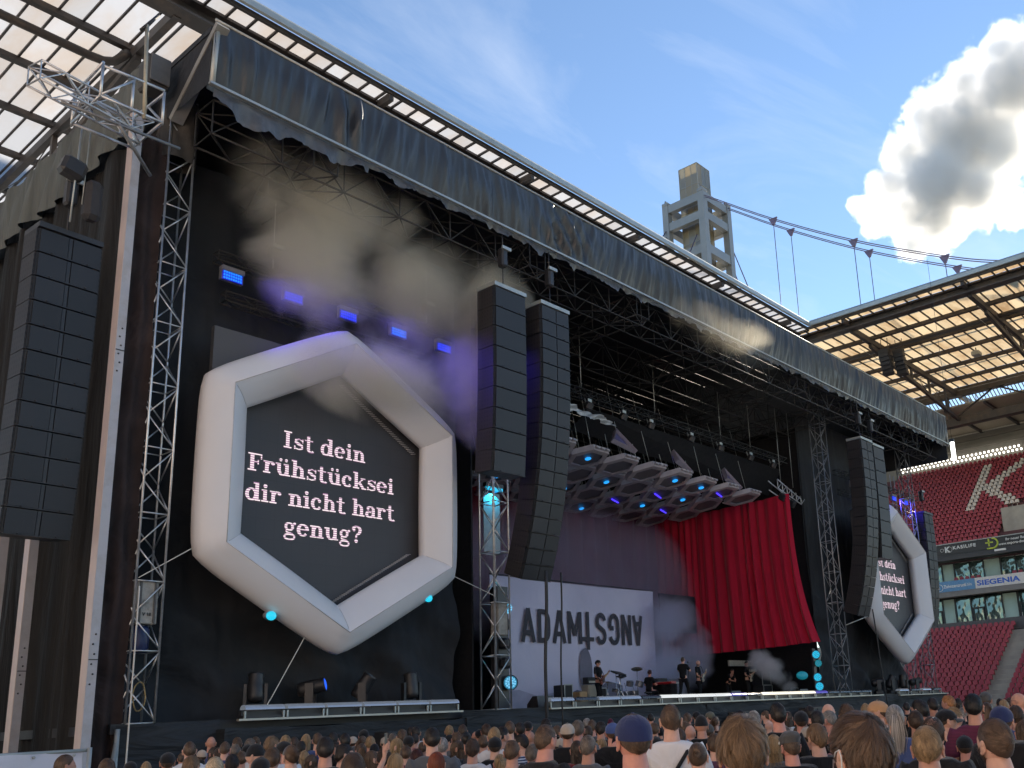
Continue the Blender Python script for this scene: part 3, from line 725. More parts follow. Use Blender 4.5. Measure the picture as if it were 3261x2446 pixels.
# ------------------------------------------------ footlight trays
LED_WHITE = emit('footlight_white', (.86, .93, 1.0), .3); LED_WARM = emit('footlight_warm', (1, .96, .82), .4); LED_BLUE = emit('footlight_blue', (.10, .08, .7), .2); LED_OFF = mat('footlight_off', (.04, .042, .05), .25, 0, .1)
LED_SKY = mat('footlight_glass_pale', (.16, .2, .27), .12, .5, .1, 2, emis=(.7, .82, 1), estr=.05)
def footlights():
    k = 0
    def tray(x0, x1, y, z, m, lab):
        s = thing('footlight', lab, 'footlight', ((x0+x1)/2, y, z), 'footlight trays along the stage edge')
        MB().bx(x0+.02, x1-.02, y-.02, y+.22, z, z+.06).bx(x0+.02, x1-.02, y+.08, y+.22, z+.06, z+.17).build('tray', BLACK_PLASTIC, s)
        # half-round lens
        pr = [(-.11+.13*math.cos(a)*1.0, .19+.11*math.sin(a)) for a in np.linspace(0, math.pi, 9)]
        MB().prism(pr, (x0+.03, y+.16, z), (x1-.03, y+.16, z), (0, 1, 0), (0, 0, 1)).build('lens', m, s)
        for xa in (x0+.02, x1-.06): MB().bx(xa, xa+.04, y-.05, y, z, z+.16).build('bracket', GALV, s)
    OR = ['first', 'second', 'third', 'fourth', 'fifth', 'sixth', 'seventh', 'eighth', 'ninth', 'tenth', 'eleventh', 'twelfth', 'thirteenth', 'fourteenth', 'fifteenth', 'sixteenth', 'seventeenth', 'eighteenth', 'nineteenth', 'twentieth', 'twenty-first', 'twenty-second', 'twenty-third', 'twenty-fourth']
    for i in range(6):
        x = 11.7+i*1.06; tray(x, x+1.04, 20.7, 2.21, LED_SKY, f'pale footlight tray under the hexagon frame, {OR[i]} from the striped truss tower')
    seq = 'WWoSSSSooWWWWWWWbbYYYYboooo'
    names = {'W': (LED_WHITE, 'white'), 'S': (LED_SKY, 'pale'), 'o': (LED_OFF, 'unlit black'), 'b': (LED_BLUE, 'dark blue'), 'Y': (LED_WARM, 'warm white')}
    seq = 'So' + 'SS' + 'o' + 'WWW' + 'WW'[:1] + 'bo' + 'YYYY' + 'b' + 'oooo'
    for i, c in enumerate(seq):
        x = 21.75+i*1.13; m, nm = names[c]
        tray(x, x+1.11, 20.8, 2.18-.002*i, m, f'{nm} footlight tray before the band, {OR[i]} from the main speaker column')
    for i in range(4):
        x = 47.6+i*1.5; tray(x, x+1.2, 20.8, 2.13, LED_SKY if i in (0, 2) else LED_OFF, f'footlight tray under the far hexagon frame, {OR[i]} from the line array')
footlights()

# ------------------------------------------------ truss generators
def truss_tower(x0, y0, z0, z1, s, label, m, step=.75, r=.028, rb=.018, individual=True, grp='truss towers of the stage'):
    t = thing('truss_tower', label, 'truss tower', (x0+s/2, y0+s/2, z0), grp)
    c = [(x0, y0), (x0+s, y0), (x0+s, y0+s), (x0, y0+s)]
    for p in c: MB().tube((*p, z0), (*p, z1), r, 8).build('chord', m, t)
    n = int((z1-z0)/step); lump = MB()
    for i in range(n):
        za, zb = z0+i*step, z0+(i+1)*step
        for f in range(4):
            a, b_ = c[f], c[(f+1) % 4]
            fl = (i+f) % 2
            p, q_ = ((*a, za+.04), (*b_, zb-.04)) if fl else ((*b_, za+.04), (*a, zb-.04))
            if individual and f in (0, 3):
                MB().tube(p, q_, rb, 5).build('brace', m, t)
                if i % 2 == 0: MB().tube((*a, za), (*b_, za), rb, 5).build('rung', m, t)
            else:
                lump.tube(p, q_, rb, 5)
                if i % 2 == 0: lump.tube((*a, za), (*b_, za), rb, 5)
    lump.build('rear_lattice', m, t)['kind'] = 'stuff'
    return t
t_left = truss_tower(9.28, 21.0, 2.2, 17.2, .6, 'tall aluminium lattice tower at the outer end, by the pale steel columns', ALU)
truss_tower(19.73, 21.0, 2.2, 15.5, .62, 'aluminium lattice tower between the hexagon screen and the band', ALU, .78)
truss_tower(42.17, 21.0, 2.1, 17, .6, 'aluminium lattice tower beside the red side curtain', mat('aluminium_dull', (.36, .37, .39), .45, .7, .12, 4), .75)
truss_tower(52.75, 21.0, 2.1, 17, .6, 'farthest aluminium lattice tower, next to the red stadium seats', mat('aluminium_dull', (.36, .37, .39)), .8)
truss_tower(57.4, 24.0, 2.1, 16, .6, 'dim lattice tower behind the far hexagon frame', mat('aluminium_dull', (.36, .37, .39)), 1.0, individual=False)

def box_truss(name, label, p, q, w, h, m, step=.5, r=.022, rb=.013, cat='truss', grp=None):
    p, q = Vector(p), Vector(q); d = (q-p); L_ = d.length; d.normalize()
    up = Vector((0, 0, 1)); side = d.cross(up).normalized(); up = side.cross(d)
    t = thing(name, label, cat, (p+q)/2, grp)
    cs = [side*(a*w/2)+up*(b*h/2) for a, b in ((-1, -1), (1, -1), (1, 1), (-1, 1))]
    for c in cs: MB().tube(p+c, q+c, r, 6).build('chord', m, t)
    n = max(1, int(L_/step)); lat = MB()
    for i in range(n):
        a, b_ = p+d*(L_*i/n), p+d*(L_*(i+1)/n)
        for f in range(4):
            c0, c1 = cs[f], cs[(f+1) % 4]
            lat.tube(a+(c0 if (i+f) % 2 else c1), b_+(c1 if (i+f) % 2 else c0), rb, 4, cap=False)
            if i % 2 == 0: lat.tube(a+c0, a+c1, rb, 4, cap=False)
    lat.build('lattice', m, t)['kind'] = 'stuff'
    return t

ALU_SHADE = mat('aluminium_shaded', (.036, .035, .035), .55, .4, .15, 4)  # aluminium with the shade under the stage roof put into its colour
# roof load trusses under the cover
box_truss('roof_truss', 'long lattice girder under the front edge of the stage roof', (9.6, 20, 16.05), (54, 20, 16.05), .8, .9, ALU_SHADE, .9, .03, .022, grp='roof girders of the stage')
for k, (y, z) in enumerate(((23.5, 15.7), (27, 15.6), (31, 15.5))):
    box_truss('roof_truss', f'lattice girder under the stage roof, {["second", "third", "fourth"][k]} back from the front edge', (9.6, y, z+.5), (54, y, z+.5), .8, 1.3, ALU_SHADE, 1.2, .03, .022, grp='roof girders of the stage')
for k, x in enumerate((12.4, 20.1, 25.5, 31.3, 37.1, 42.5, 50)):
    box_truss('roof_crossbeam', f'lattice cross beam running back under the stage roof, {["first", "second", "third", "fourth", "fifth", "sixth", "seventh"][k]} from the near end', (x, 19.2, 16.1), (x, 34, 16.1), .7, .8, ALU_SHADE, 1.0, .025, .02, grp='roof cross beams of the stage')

def roof():
    t = thing('stage_roof', 'black stage roof cover with a wrinkled vinyl header banner along its front', 'stage roof', (31.9, 27, 18))
    MB().bx(9.2, 54.6, 19.15, 36, 17.9, 18.05).build('roof_cover', mat('roof_cover_black', (.012, .012, .014), .6), t)
    MB().bx(9.2, 54.6, 35.6, 35.9, 2, 17.9).build('rear_cloth', mat('back_black', (.006, .006, .008), .9), t)
    n = 900
    def fn(u, v):
        x = 9.22+45.4*u; z = 16.42+1.68*v
        sk = x+.35*(1-v)*math.sin(x*.6)
        w = .036*fbm1(sk*4.2+v*.8, 11)+.024*fbm1(sk*10.5-v*1.5, 12)+.012*fbm1(sk*24+v*3, 13)
        d = math.exp(-((x-12.9)/.45)**2)*.16*math.sin((x-12.9)*11+v*2)+math.exp(-((x-21.3)/1.1)**2)*.10*math.sin((x-21.3-(1-v)*1.2)*9)
        edge = math.sin(min(1, v*1.15)*math.pi*.5+.0)*(1 if v < .98 else .2)
        return (x, 18.97+(w+d)*math.sin(v*math.pi)**.5 if 0 < v < 1 else 18.97, z) if False else (x, 18.95+(w+d)*math.sin(max(.02, min(.98, v))*math.pi)**.5+.42*max(0, .62-v)**1.4*(1+.35*math.sin(x*.8)), z)
    MB().grid(fn, n, 14).build('header_banner', VINYL, t)
    def fl(u, v):
        x = 9.3+45.2*u; drop = .38+.16*fbm1(x*1.1, 21)*.6+.08*fbm1(x*3.7, 22)
        drop = (drop*1.0 if x < 13.6 else .08+.10*max(0, fbm1(x*2.9, 23))+.05*max(0, fbm1(x*7.3, 24)))
        return (x, 19.02+.05*math.sin(x*7)*v+.04*fbm1(x*4, 25)*v, 16.36-max(.06, drop)*v)
    MB().grid(fl, n, 5).build('torn_flap', mat('torn_flap_vinyl', (.085, .09, .10), .35, 0, .3, 3, bump=.4, bscale=5), t)
    MB().tube((9.2, 18.95, 18.13), (54.6, 18.95, 18.13), .035).build('top_pipe', GALV, t)
    MB().bx(9.15, 54.6, 18.88, 18.98, 16.37, 16.43).build('bottom_rail', GALV, t)
    MB().tube((9.24, 19, 16.4), (9.3, 19, 18.15), .065, 10).build('corner_pole', GALV, t)
    MB().box((9.35, 19.9, 17.2), (.3, 2.6, .16), (R(-38), 0, 0)).build('side_beam', mat('side_beam_grey', (.3, .29, .26), .5, .4, .15, 2), t)
    MB().tube((54.6, 19, 16.3), (54.6, 19, 18.1), .05, 8).build('end_pole', GALV, t)
    def side(u, v):
        y = 19.1+16.5*u; return (9.22, y, 16.5+1.5*v)
    MB().grid(side, 20, 3).build('side_cover', CLOTH, t)
    MB().bx(54.5, 54.58, 19.1, 35.6, 15.5, 18).build('side_cover', CLOTH, t)
roof()

def wing_cloth(x0, x1, y, z0, z1, seed, label):
    def fn(u, v):
        x = x0+(x1-x0)*u; z = z0+(z1-z0)*v
        low = max(0, 1-v*2.2)
        return (x, y+.07*fbm1(x*1.2+v*2, seed)+.03*fbm1(x*4.1+v, seed+1)+.2*low*math.sin(x*2.2+v*30+fbm1(v*6, seed))-.14*low*math.sin((x-x0)*.9-v*40)+.07*low*math.sin(v*90+x*3), z)
    o = MB(off=((x0+x1)/2, y, z0)).grid(fn, 120, 110).build('wing_drape', CLOTH); o.location = ((x0+x1)/2, y, z0)
    tag(o, label, 'drape', 'black wing drapes of the stage')
wing_cloth(9.5, 19.75, 22.7, 2.15, 16.6, 3, 'black cloth wall hanging behind the near hexagon frame')
wing_cloth(42.8, 53.2, 22.7, 2.1, 16.6, 5, 'black cloth wall hanging behind the far hexagon frame')
o = MB(off=(20.4, 23, 2)).bx(20.36, 20.42, 22.7, 35, 2.2, 16).build('side_masking', mat('back_black', (.006, .006, .008))); o.location = (20.4, 23, 2); tag(o, 'black masking cloth along the near side of the stage opening', 'drape')
o = MB(off=(42.9, 23, 2)).bx(42.9, 42.96, 22.72, 35, 2.2, 16).build('side_masking', mat('back_black', (.006, .006, .008))); o.location = (42.9, 23, 2); tag(o, 'black masking cloth along the far side of the stage opening', 'drape')

# ------------------------------------------------ slab-serif lettering for the video screens
class Glyphs:
    ST, TH, SL = .29, .125, .125
    def __init__(s): s.p = []
    def rect(s, x0, x1, y0, y1): s.p.append([(x0, y0), (x1, y0), (x1, y1), (x0, y1)])
    def rib(s, pts, ws):
        n = len(pts)
        for i in range(n-1):
            (x0, y0), (x1, y1) = pts[i], pts[i+1]
            def nrm(k):
                a = pts[max(k-1, 0)]; b = pts[min(k+1, n-1)]; dx, dy = b[0]-a[0], b[1]-a[1]; l = math.hypot(dx, dy) or 1
                return -dy/l, dx/l
            n0, n1 = nrm(i), nrm(i+1); w0, w1 = ws[i]/2, ws[i+1]/2
            s.p.append([(x0-n0[0]*w0, y0-n0[1]*w0), (x1-n1[0]*w1, y1-n1[1]*w1), (x1+n1[0]*w1, y1+n1[1]*w1), (x0+n0[0]*w0, y0+n0[1]*w0)])
    def arc(s, cx, cy, rx, ry, a0, a1, thick=None, thin=None, n=18):
        thick, thin = thick or s.ST, thin or s.TH
        an = [R(a0+(a1-a0)*i/n) for i in range(n+1)]
        s.rib([(cx+rx*math.cos(a), cy+ry*math.sin(a)) for a in an], [thin+(thick-thin)*abs(math.cos(a))**1.3 for a in an])
    def dot(s, x, y, r=.16): s.p.append([(x+r*math.cos(a), y+r*math.sin(a)) for a in np.linspace(0, 2*math.pi, 14)[:-1]])
    def stem(s, x, y0, y1, slabs='tb', l=.14, w=None):
        w = w or s.ST; s.rect(x-w/2, x+w/2, y0, y1)
        if 'b' in slabs: s.rect(x-w/2-l, x+w/2+l, y0, y0+s.SL)
        if 't' in slabs: s.rect(x-w/2-l, x+w/2, y1-s.SL, y1)
        if 'T' in slabs: s.rect(x-w/2-l, x+w/2+l, y1-s.SL, y1)
    def g(s, ch):
        """adds the glyph at x=0, returns its advance (x-height 1)"""
        s.p = []
        if ch == ' ': return .55
        if ch == 'I': s.stem(.35, 0, 1.45, 'Tb', .18, .3); return .8
        if ch == 'F': s.stem(.35, 0, 1.45, 'b', .18, .3); s.rect(.02, 1.1, 1.34, 1.45); s.rect(1.0, 1.1, 1.02, 1.4); s.rect(.4, .85, .7, .8); s.rect(.76, .86, .55, .95); return 1.2
        if ch == 'i': s.stem(.3, 0, 1.0); s.dot(.3, 1.3); return .68
        if ch == 'n' or ch == 'h':
            s.stem(.3, 0, 1.0 if ch == 'n' else 1.5); s.arc(.62, .62, .28, .33, 165, 0); s.stem(.9, 0, .62, 'b'); return 1.25
        if ch == 'r': s.stem(.3, 0, 1.0); s.arc(.62, .62, .28, .32, 165, 60); s.dot(.78, .83, .15); return 1.0
        if ch in 'uü':
            s.stem(.27, .38, 1.0, 't'); s.arc(.6, .38, .30, .33, 180, 345); s.stem(.92, 0, 1.0, 't'); s.rect(.92, 1.2, 0, .11)
            if ch == 'ü': s.dot(.4, 1.3, .13); s.dot(.85, 1.3, .13)
            return 1.27
        if ch == 't': s.rect(.22, .48, .2, 1.35); s.rect(.02, .75, .9, 1.0); s.arc(.6, .27, .25, .26, 180, 320); return .9
        if ch == 'd': s.arc(.48, .5, .35, .45, 0, 360); s.stem(.9, 0, 1.5, 't'); s.rect(.9, 1.18, 0, .11); return 1.25
        if ch == 'e': s.arc(.5, .5, .36, .45, 0, 320); s.rect(.2, .93, .48, .58); return 1.08
        if ch == 'c': s.arc(.5, .5, .36, .45, 40, 325); s.dot(.74, .75, .14); return 1.03
        if ch == 's':
            pts = [(.82, .70), (.78, .86), (.5, .95), (.22, .85), (.22, .66), (.5, .52), (.78, .38), (.8, .17), (.5, .05), (.2, .13), (.14, .32)]
            s.rib(pts, [.1, .1, .1, .17, .22, .25, .22, .17, .1, .1, .1]); s.rect(.78, .88, .66, .98); s.rect(.09, .18, .02, .34); return .98
        if ch == 'k': s.stem(.3, 0, 1.5); s.rib([(.42, .42), (.95, .95)], [.1, .12]); s.rib([(.58, .58), (1.0, .04)], [.24, .24]); s.rect(.7, 1.15, .89, 1.0); s.rect(.8, 1.25, 0, .11); return 1.25
        if ch == 'a': s.arc(.45, .28, .28, .24, 60, 330); s.arc(.5, .66, .30, .29, 0, 150); s.dot(.28, .76, .13); s.stem(.8, .1, .68, ''); s.arc(.93, .15, .13, .12, 180, 330, .1, .1); return 1.1
        if ch == 'g': s.arc(.46, .66, .28, .29, 0, 360, .22); s.arc(.5, -.18, .40, .22, 0, 360, .16); s.rib([(.3, .42), (.2, .28), (.3, .14), (.75, .06)], [.1, .12, .18, .16]); s.dot(.88, .93, .12); s.rib([(.66, .84), (.9, .95)], [.08, .08]); return 1.08
        if ch == '?': s.arc(.5, 1.08, .32, .34, 170, -80); s.rib([(.56, .76), (.48, .6), (.48, .42)], [.14, .16, .18]); s.dot(.48, .15, .16); s.dot(.26, 1.1, .13); return 1.0
        return .6
def screen_text(lines, m, parent, y):
    """lines: (text, x0, x1, baseline z, x-height)"""
    G = Glyphs(); k = 0
    for txt, x0, x1, zb, xh in lines:
        glyphs = []; adv = 0
        for ch in txt: w = G.g(ch); glyphs.append((adv, list(G.p))); adv += w
        sx = (x1-x0)/adv; mb = MB()
        for a, polys in glyphs:
            for p in polys:
                k += 1; yy = y-.004-.0006*(k % 23)
                mb.add([(x0+(a+q[0])*sx, yy, zb+q[1]*xh) for q in p], [tuple(range(len(p)))])
        mb.build('lettering', m, parent)
def led_text_mat():
    m, nt, b, out = nodes('led_text'); L = nt.links.new
    geo = N(nt, 'ShaderNodeNewGeometry'); sx = N(nt, 'ShaderNodeSeparateXYZ'); L(geo.outputs['Position'], sx.inputs[0])
    fr = N(nt, 'ShaderNodeMath', operation='MULTIPLY'); L(sx.outputs[2], fr.inputs[0]); fr.inputs[1].default_value = 2*math.pi/.058
    si = N(nt, 'ShaderNodeMath', operation='SINE'); L(fr.outputs[0], si.inputs[0])
    mr = N(nt, 'ShaderNodeMapRange', i_1=-.5, i_2=.5, i_3=0.0, i_4=1.0); L(si.outputs[0], mr.inputs[0])
    mx = N(nt, 'ShaderNodeMix', data_type='RGBA'); L(mr.outputs[0], mx.inputs[0]); mx.inputs[6].default_value = (.42, .22, .40, 1); mx.inputs[7].default_value = (1, .90, .97, 1)
    L(mx.outputs[2], b.inputs['Emission Color']); b.inputs['Emission Strength'].default_value = .36; b.inputs['Base Color'].default_value = (.02, .02, .02, 1)
    return m
LED_TEXT = led_text_mat()
def video_screen(dx, label):
    s = thing('video_screen', label, 'screen', (14.2+dx, 21.9, 4), 'video screens in the hexagon frames')
    m, nt, b, out = nodes('led_wall_grey'); L = nt.links.new
    tc = N(nt, 'ShaderNodeTexCoord'); br = N(nt, 'ShaderNodeTexBrick', i_Scale=1.0); br.offset = 0; br.inputs['Mortar Size'].default_value = .006; br.inputs['Brick Width'].default_value = .5; br.inputs['Row Height'].default_value = .5
    mp = N(nt, 'ShaderNodeMapping'); mp.inputs['Rotation'].default_value = (R(-90), 0, 0); L(tc.outputs['Object'], mp.inputs[0]); L(mp.outputs[0], br.inputs['Vector'])
    br.inputs['Color1'].default_value = (.046, .045, .05, 1); br.inputs['Color2'].default_value = (.05, .048, .053, 1); br.inputs['Mortar'].default_value = (.04, .039, .043, 1)
    L(br.outputs[0], b.inputs['Base Color']); b.inputs['Roughness'].default_value = .55
    MB().prism([(3.75*math.cos(R(90+60*k)), 3.75*math.sin(R(90+60*k))) for k in range(6)], (14.3+dx, 21.5, 8.0), (14.3+dx, 21.4, 8.0), (1, 0, 0), (0, 0, 1)).build('led_wall', m, s)
    MB().bx(10.95+dx, 16.7+dx, 21.55, 21.7, 10.2, 11.75).build('led_wall', mat('led_wall_rear', (.085, .085, .088), .6, 0, .06, 3), s)
    screen_text([('Ist dein', 12.85+dx, 15.35+dx, 8.92, .31), ('Frühstücksei', 11.9+dx, 16.32+dx, 8.17, .31), ('dir nicht hart', 11.88+dx, 16.36+dx, 7.42, .31), ('genug?', 12.94+dx, 15.27+dx, 6.68, .31)], LED_TEXT, s, 21.39)
    LACE = mat('lacing_cord', (.5, .46, .44), .7)
    for (p, q_) in (((14.45, 10.95), (16.9, 9.45)), ((14.2, 4.95), (16.75, 6.5))):
        lc = MB()
        for i in range(42):
            f = i/41; x = p[0]+(q_[0]-p[0])*f+dx; z = p[1]+(q_[1]-p[1])*f
            lc.tube((x-.05, 21.34, z), (x+.09, 21.3, z+.02), .009, 4)
        lc.build('lacing', LACE, s)['kind'] = 'stuff'
video_screen(0, 'dark video screen with pale text inside the near hexagon frame')
video_screen(35.1, 'dark video screen with pale text inside the far hexagon frame')

# ------------------------------------------------ inflatable hexagon frames
INFL = mat('inflatable_white', (.70, .69, .70), .38, 0, .03, .6, spec=.45, bump=.04, bscale=3)
def hexagon(dx, label):
    cx, cz, Yc = 14.3+dx, 8.04, 21.0
    s = thing('inflatable_hexagon', label, 'inflatable', (cx, Yc, 3.7), 'inflatable hexagon frames')
    # cross-section: radial offset u (outwards), depth v (towards the audience); sharp seam at the front
    prof = []
    for a in np.linspace(0, 1, 9):     # front seam to outer belly to back
        t_ = a*math.pi/2; prof.append((.06+.54*math.sin(t_), .56*(.22*math.cos(t_)+.78*(1-a))))
    for a in np.linspace(0, 1, 7)[1:]:
        t_ = a*math.pi/2; prof.append((.60*math.cos(t_), -.5*math.sin(t_)))
    for a in np.linspace(0, 1, 7)[1:]:
        t_ = math.pi/2-a*math.pi/2; prof.append((-.57*math.cos(t_), -.5*math.sin(t_)))
    for a in np.linspace(0, 1, 9)[1:-1]:
        t_ = math.pi/2-a*math.pi/2; prof.append((.06-.63*(1-a), .56*a+.05*math.sin(a*math.pi)))
    n = len(prof); sub = 14; mb = MB(); ap = 3.27; vs_ = []
    cor = [Vector((math.cos(R(90+60*k)), math.sin(R(90+60*k)))) for k in range(6)]
    for k in range(6):
        a, b_ = cor[k], cor[(k+1) % 6]
        for j in range(sub):
            f = j/sub
            # ease points towards the corners for rounded mitres
            f = f**1 if True else f
            d = a*(1-f)+b_*f
            mid = min(f, 1-f)
            rnd = .05*math.exp(-mid*sub*.9)          # pull the outer skin in at each corner
            bul = .012*math.sin(f*math.pi)
            for (u, v) in prof:
                rad = (ap+u*(1-rnd*(1.6 if u > .2 else 0))+bul*(1 if u > 0 else -1))/math.cos(R(30))
                if u > .25: rad -= rnd*1.1
                vs_.append((cx+d.x*rad, Yc-v, cz+d.y*rad))
    M = 6*sub
    fs = [(i*n+k, ((i+1) % M)*n+k, ((i+1) % M)*n+(k+1) % n, i*n+(k+1) % n) for i in range(M) for k in range(n)]
    mb.add(vs_, fs, True)
    o = mb.build('air_tube', INFL, s)
    me = o.data; bm = bmesh.new(); bm.from_mesh(me); bm.edges.ensure_lookup_table()
    bm.verts.ensure_lookup_table()
    for e in bm.edges:
        i, j = e.verts[0].index % n, e.verts[1].index % n
        if i == 0 and j == 0: e.smooth = False
        ri, rj = e.verts[0].index//n, e.verts[1].index//n
        if ri == rj and ri % sub == 0 and (prof[i][0] <= .07 and prof[j][0] <= .07): e.smooth = False
    bmesh.ops.recalc_face_normals(bm, faces=bm.faces)
    bm.to_mesh(me); bm.free()
    SEAM = mat('inflatable_seam', (.50, .49, .50), .5)
    for k in range(6):
        a, b_ = cor[k], cor[(k+1) % 6]; rd = (ap+.06)/math.cos(R(30))
        MB().tube((cx+a.x*rd, Yc-.562, cz+a.y*rd), (cx+b_.x*rd, Yc-.562, cz+b_.y*rd), .011, 5).build('front_seam', SEAM, s)
        pts = [(cx+a.x*(ap+u)/math.cos(R(30)), Yc-v-.004, cz+a.y*(ap+u)/math.cos(R(30))) for (u, v) in prof[-7:]]
        MB().path(pts, .008, 4).build('mitre_seam', SEAM, s)
    return s
hexagon(0, 'big white inflatable hexagon frame around the near screen')
hexagon(35.1, 'big white inflatable hexagon frame around the far screen, partly behind speakers')

# ------------------------------------------------ ropes
def rope(p, q, label, r=.012, m=None, sag=0, name='rope', cat='rope'):
    p, q = Vector(p), Vector(q)
    pts = [p.lerp(q, i/12)-Vector((0, 0, sag*4*(i/12)*(1-i/12))) for i in range(13)]
    o = MB(off=p).path(pts, r, 5).build(name, m or ROPE); o.location = p
    tag(o, label, cat)
rope((10.4, 20.9, 5.98), (9.33, 21, 5.25), 'short pale guy rope tying the near hexagon to the outer tower')
rope((9.3, 20.85, 5.05), (9.12, 20.45, 0.2), 'long white rope hanging down in front of the outer tower', .018)
rope((13.4, 21, 4.1), (12.45, 20.85, 2.6), 'pale guy rope from the hexagon bottom to the footlights')
rope((12.45, 20.85, 2.62), (12.3, 20.8, 2.4), 'knotted rope end tied beside the footlights')
rope((18.05, 21, 6.0), (19.75, 21, 5.5), 'pale guy rope from the near hexagon to the middle tower')
rope((45.6, 21, 6.1), (42.75, 21, 5.5), 'pale guy rope from the far hexagon to the curtain-side tower', .02)

# ------------------------------------------------ blue LED panels on the wing trusses
BLUE_CELL = emit('blue_led_cell', (.01, .05, 1.0), .5); CYAN_CELL = emit('cyan_led_cell', (.0, .2, 1.0), .6); BLUE_BASE = emit('blue_led_base', (.005, .004, 1.0), .2)
def wing_lights(x0, x1, xs, who, cyan):
    for k, (z, dx) in enumerate(((13.83, 0), (12.78, .25))):
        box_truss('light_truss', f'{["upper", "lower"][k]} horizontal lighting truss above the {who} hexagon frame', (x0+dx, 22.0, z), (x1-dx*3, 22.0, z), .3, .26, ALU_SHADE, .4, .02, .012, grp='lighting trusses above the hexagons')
    OR = ['first', 'second', 'third', 'fourth', 'fifth']
    for i, x in enumerate(xs):
        s = thing('led_floodlight', f'blue LED floodlight panel above the {who} hexagon, {OR[i]} along its truss', 'floodlight', (x, 21.85, 13.55), 'blue LED floodlights on the wing trusses')
        MB().bbox((x, 21.86, 13.5), (.62, .2, .14), .02).bx(x-.3, x+.3, 21.84, 21.95, 13.2, 13.44).build('housing', mat('housing_grey', (.2, .2, .22), .5), s)
        MB().bx(x-.27, x+.27, 21.815, 21.838, 13.2, 13.46).build('front_glass', BLUE_BASE, s)
        mb = MB()
        for a in range(8):
            for b_ in range(3): mb.box((x-.225+a*.064, 21.81, 13.245+b_*.082), (.04, .01, .05))
        mb.build('led_cells', CYAN_CELL if i in cyan else BLUE_CELL, s)['kind'] = 'stuff'
        l = bpy.data.lights.new('flood', 'SPOT'); l.energy = 95; l.color = (.06, .04, 1); l.shadow_soft_size = 0; l.spot_size = R(70); l.spot_blend = .8
        lo = bpy.data.objects.new('flood_lamp', l); C.objects.link(lo); lo.parent = s; lo.location = (0, -.08, -.2); lo.rotation_euler = (R(-52), 0, R(40))
wing_lights(11.1, 18.5, (11.48, 13.24, 14.98, 16.76, 18.51), 'near', (0, 3))
wing_lights(45.5, 56.2, (47.2, 49.0, 50.75, 52.45, 54.16), 'far', ())
def hoist(x, y, z, zt, label):
    s = thing('chain_hoist', label, 'hoist', (x, y, z), 'chain hoists under the stage roof')
    MB().bbox((x, y, z+.18), (.22, .3, .34), .04).build('motor', BLACK_PLASTIC, s)
    MB().bx(x-.13, x+.2, y-.2, y-.16, z+.24, z+.36).build('name_plate', GALV, s)
    MB().tube((x, y, z+.3), (x, y, zt), .014).build('chain', GALV, s)
    MB().tube((x, y, z), (x, y, z-.3), .02).build('hook', GALV, s)
hoist(12.69, 22, 14.35, 16.0, 'small chain hoist on its chain above the near hexagon, closer to the outer tower')
hoist(17.94, 22, 14.35, 16.0, 'small chain hoist on its chain above the near hexagon, closer to the speakers')

# ------------------------------------------------ line arrays
def speaker_side():
    m, nt, b, out = nodes('speaker_side'); L = nt.links.new
    tc = N(nt, 'ShaderNodeTexCoord'); br = N(nt, 'ShaderNodeTexBrick', i_Scale=1.0); br.offset = 0
    br.inputs['Brick Width'].default_value = .11; br.inputs['Row Height'].default_value = .13; br.inputs['Mortar Size'].default_value = .035
    mp = N(nt, 'ShaderNodeMapping'); mp.inputs['Rotation'].default_value = (0, R(-90), R(-90)); L(tc.outputs['Object'], mp.inputs[0]); L(mp.outputs[0], br.inputs['Vector'])
    br.inputs['Color1'].default_value = (.006, .006, .008, 1); br.inputs['Color2'].default_value = (.008, .007, .009, 1); br.inputs['Mortar'].default_value = (.022, .019, .02, 1)
    L(br.outputs[0], b.inputs['Base Color']); b.inputs['Roughness'].default_value = .6
    return m
SPK_SIDE = speaker_side()
def speaker_grille():
    m, nt, b, out = nodes('speaker_grille'); L = nt.links.new
    tc = N(nt, 'ShaderNodeTexCoord'); vo = N(nt, 'ShaderNodeTexVoronoi', i_Scale=55.0); L(tc.outputs['Object'], vo.inputs['Vector'])
    no = N(nt, 'ShaderNodeTexNoise', i_Scale=2.5); L(tc.outputs['Object'], no.inputs['Vector'])
    mr = N(nt, 'ShaderNodeMapRange', i_1=.1, i_2=.5, i_3=.55, i_4=1.2); L(vo.outputs['Distance'], mr.inputs[0])
    oi = N(nt, 'ShaderNodeObjectInfo'); m3 = N(nt, 'ShaderNodeMapRange', i_3=.72, i_4=1.25); L(oi.outputs['Random'], m3.inputs[0])
    mm = N(nt, 'ShaderNodeMath', operation='MULTIPLY'); L(mr.outputs[0], mm.inputs[0]); L(m3.outputs[0], mm.inputs[1])
    mx = N(nt, 'ShaderNodeMix', data_type='RGBA', blend_type='MULTIPLY'); mx.inputs[0].default_value = 1; mx.inputs[6].default_value = (.013, .014, .018, 1); L(mm.outputs[0], mx.inputs[7])
    L(mx.outputs[2], b.inputs['Base Color']); b.inputs['Roughness'].default_value = .55
    return m
SPK_GRILLE = speaker_grille(); SPK_EDGE = mat('speaker_edge', (.030, .031, .036), .5, .2, .2, 6)
SPK_CACHE = {}
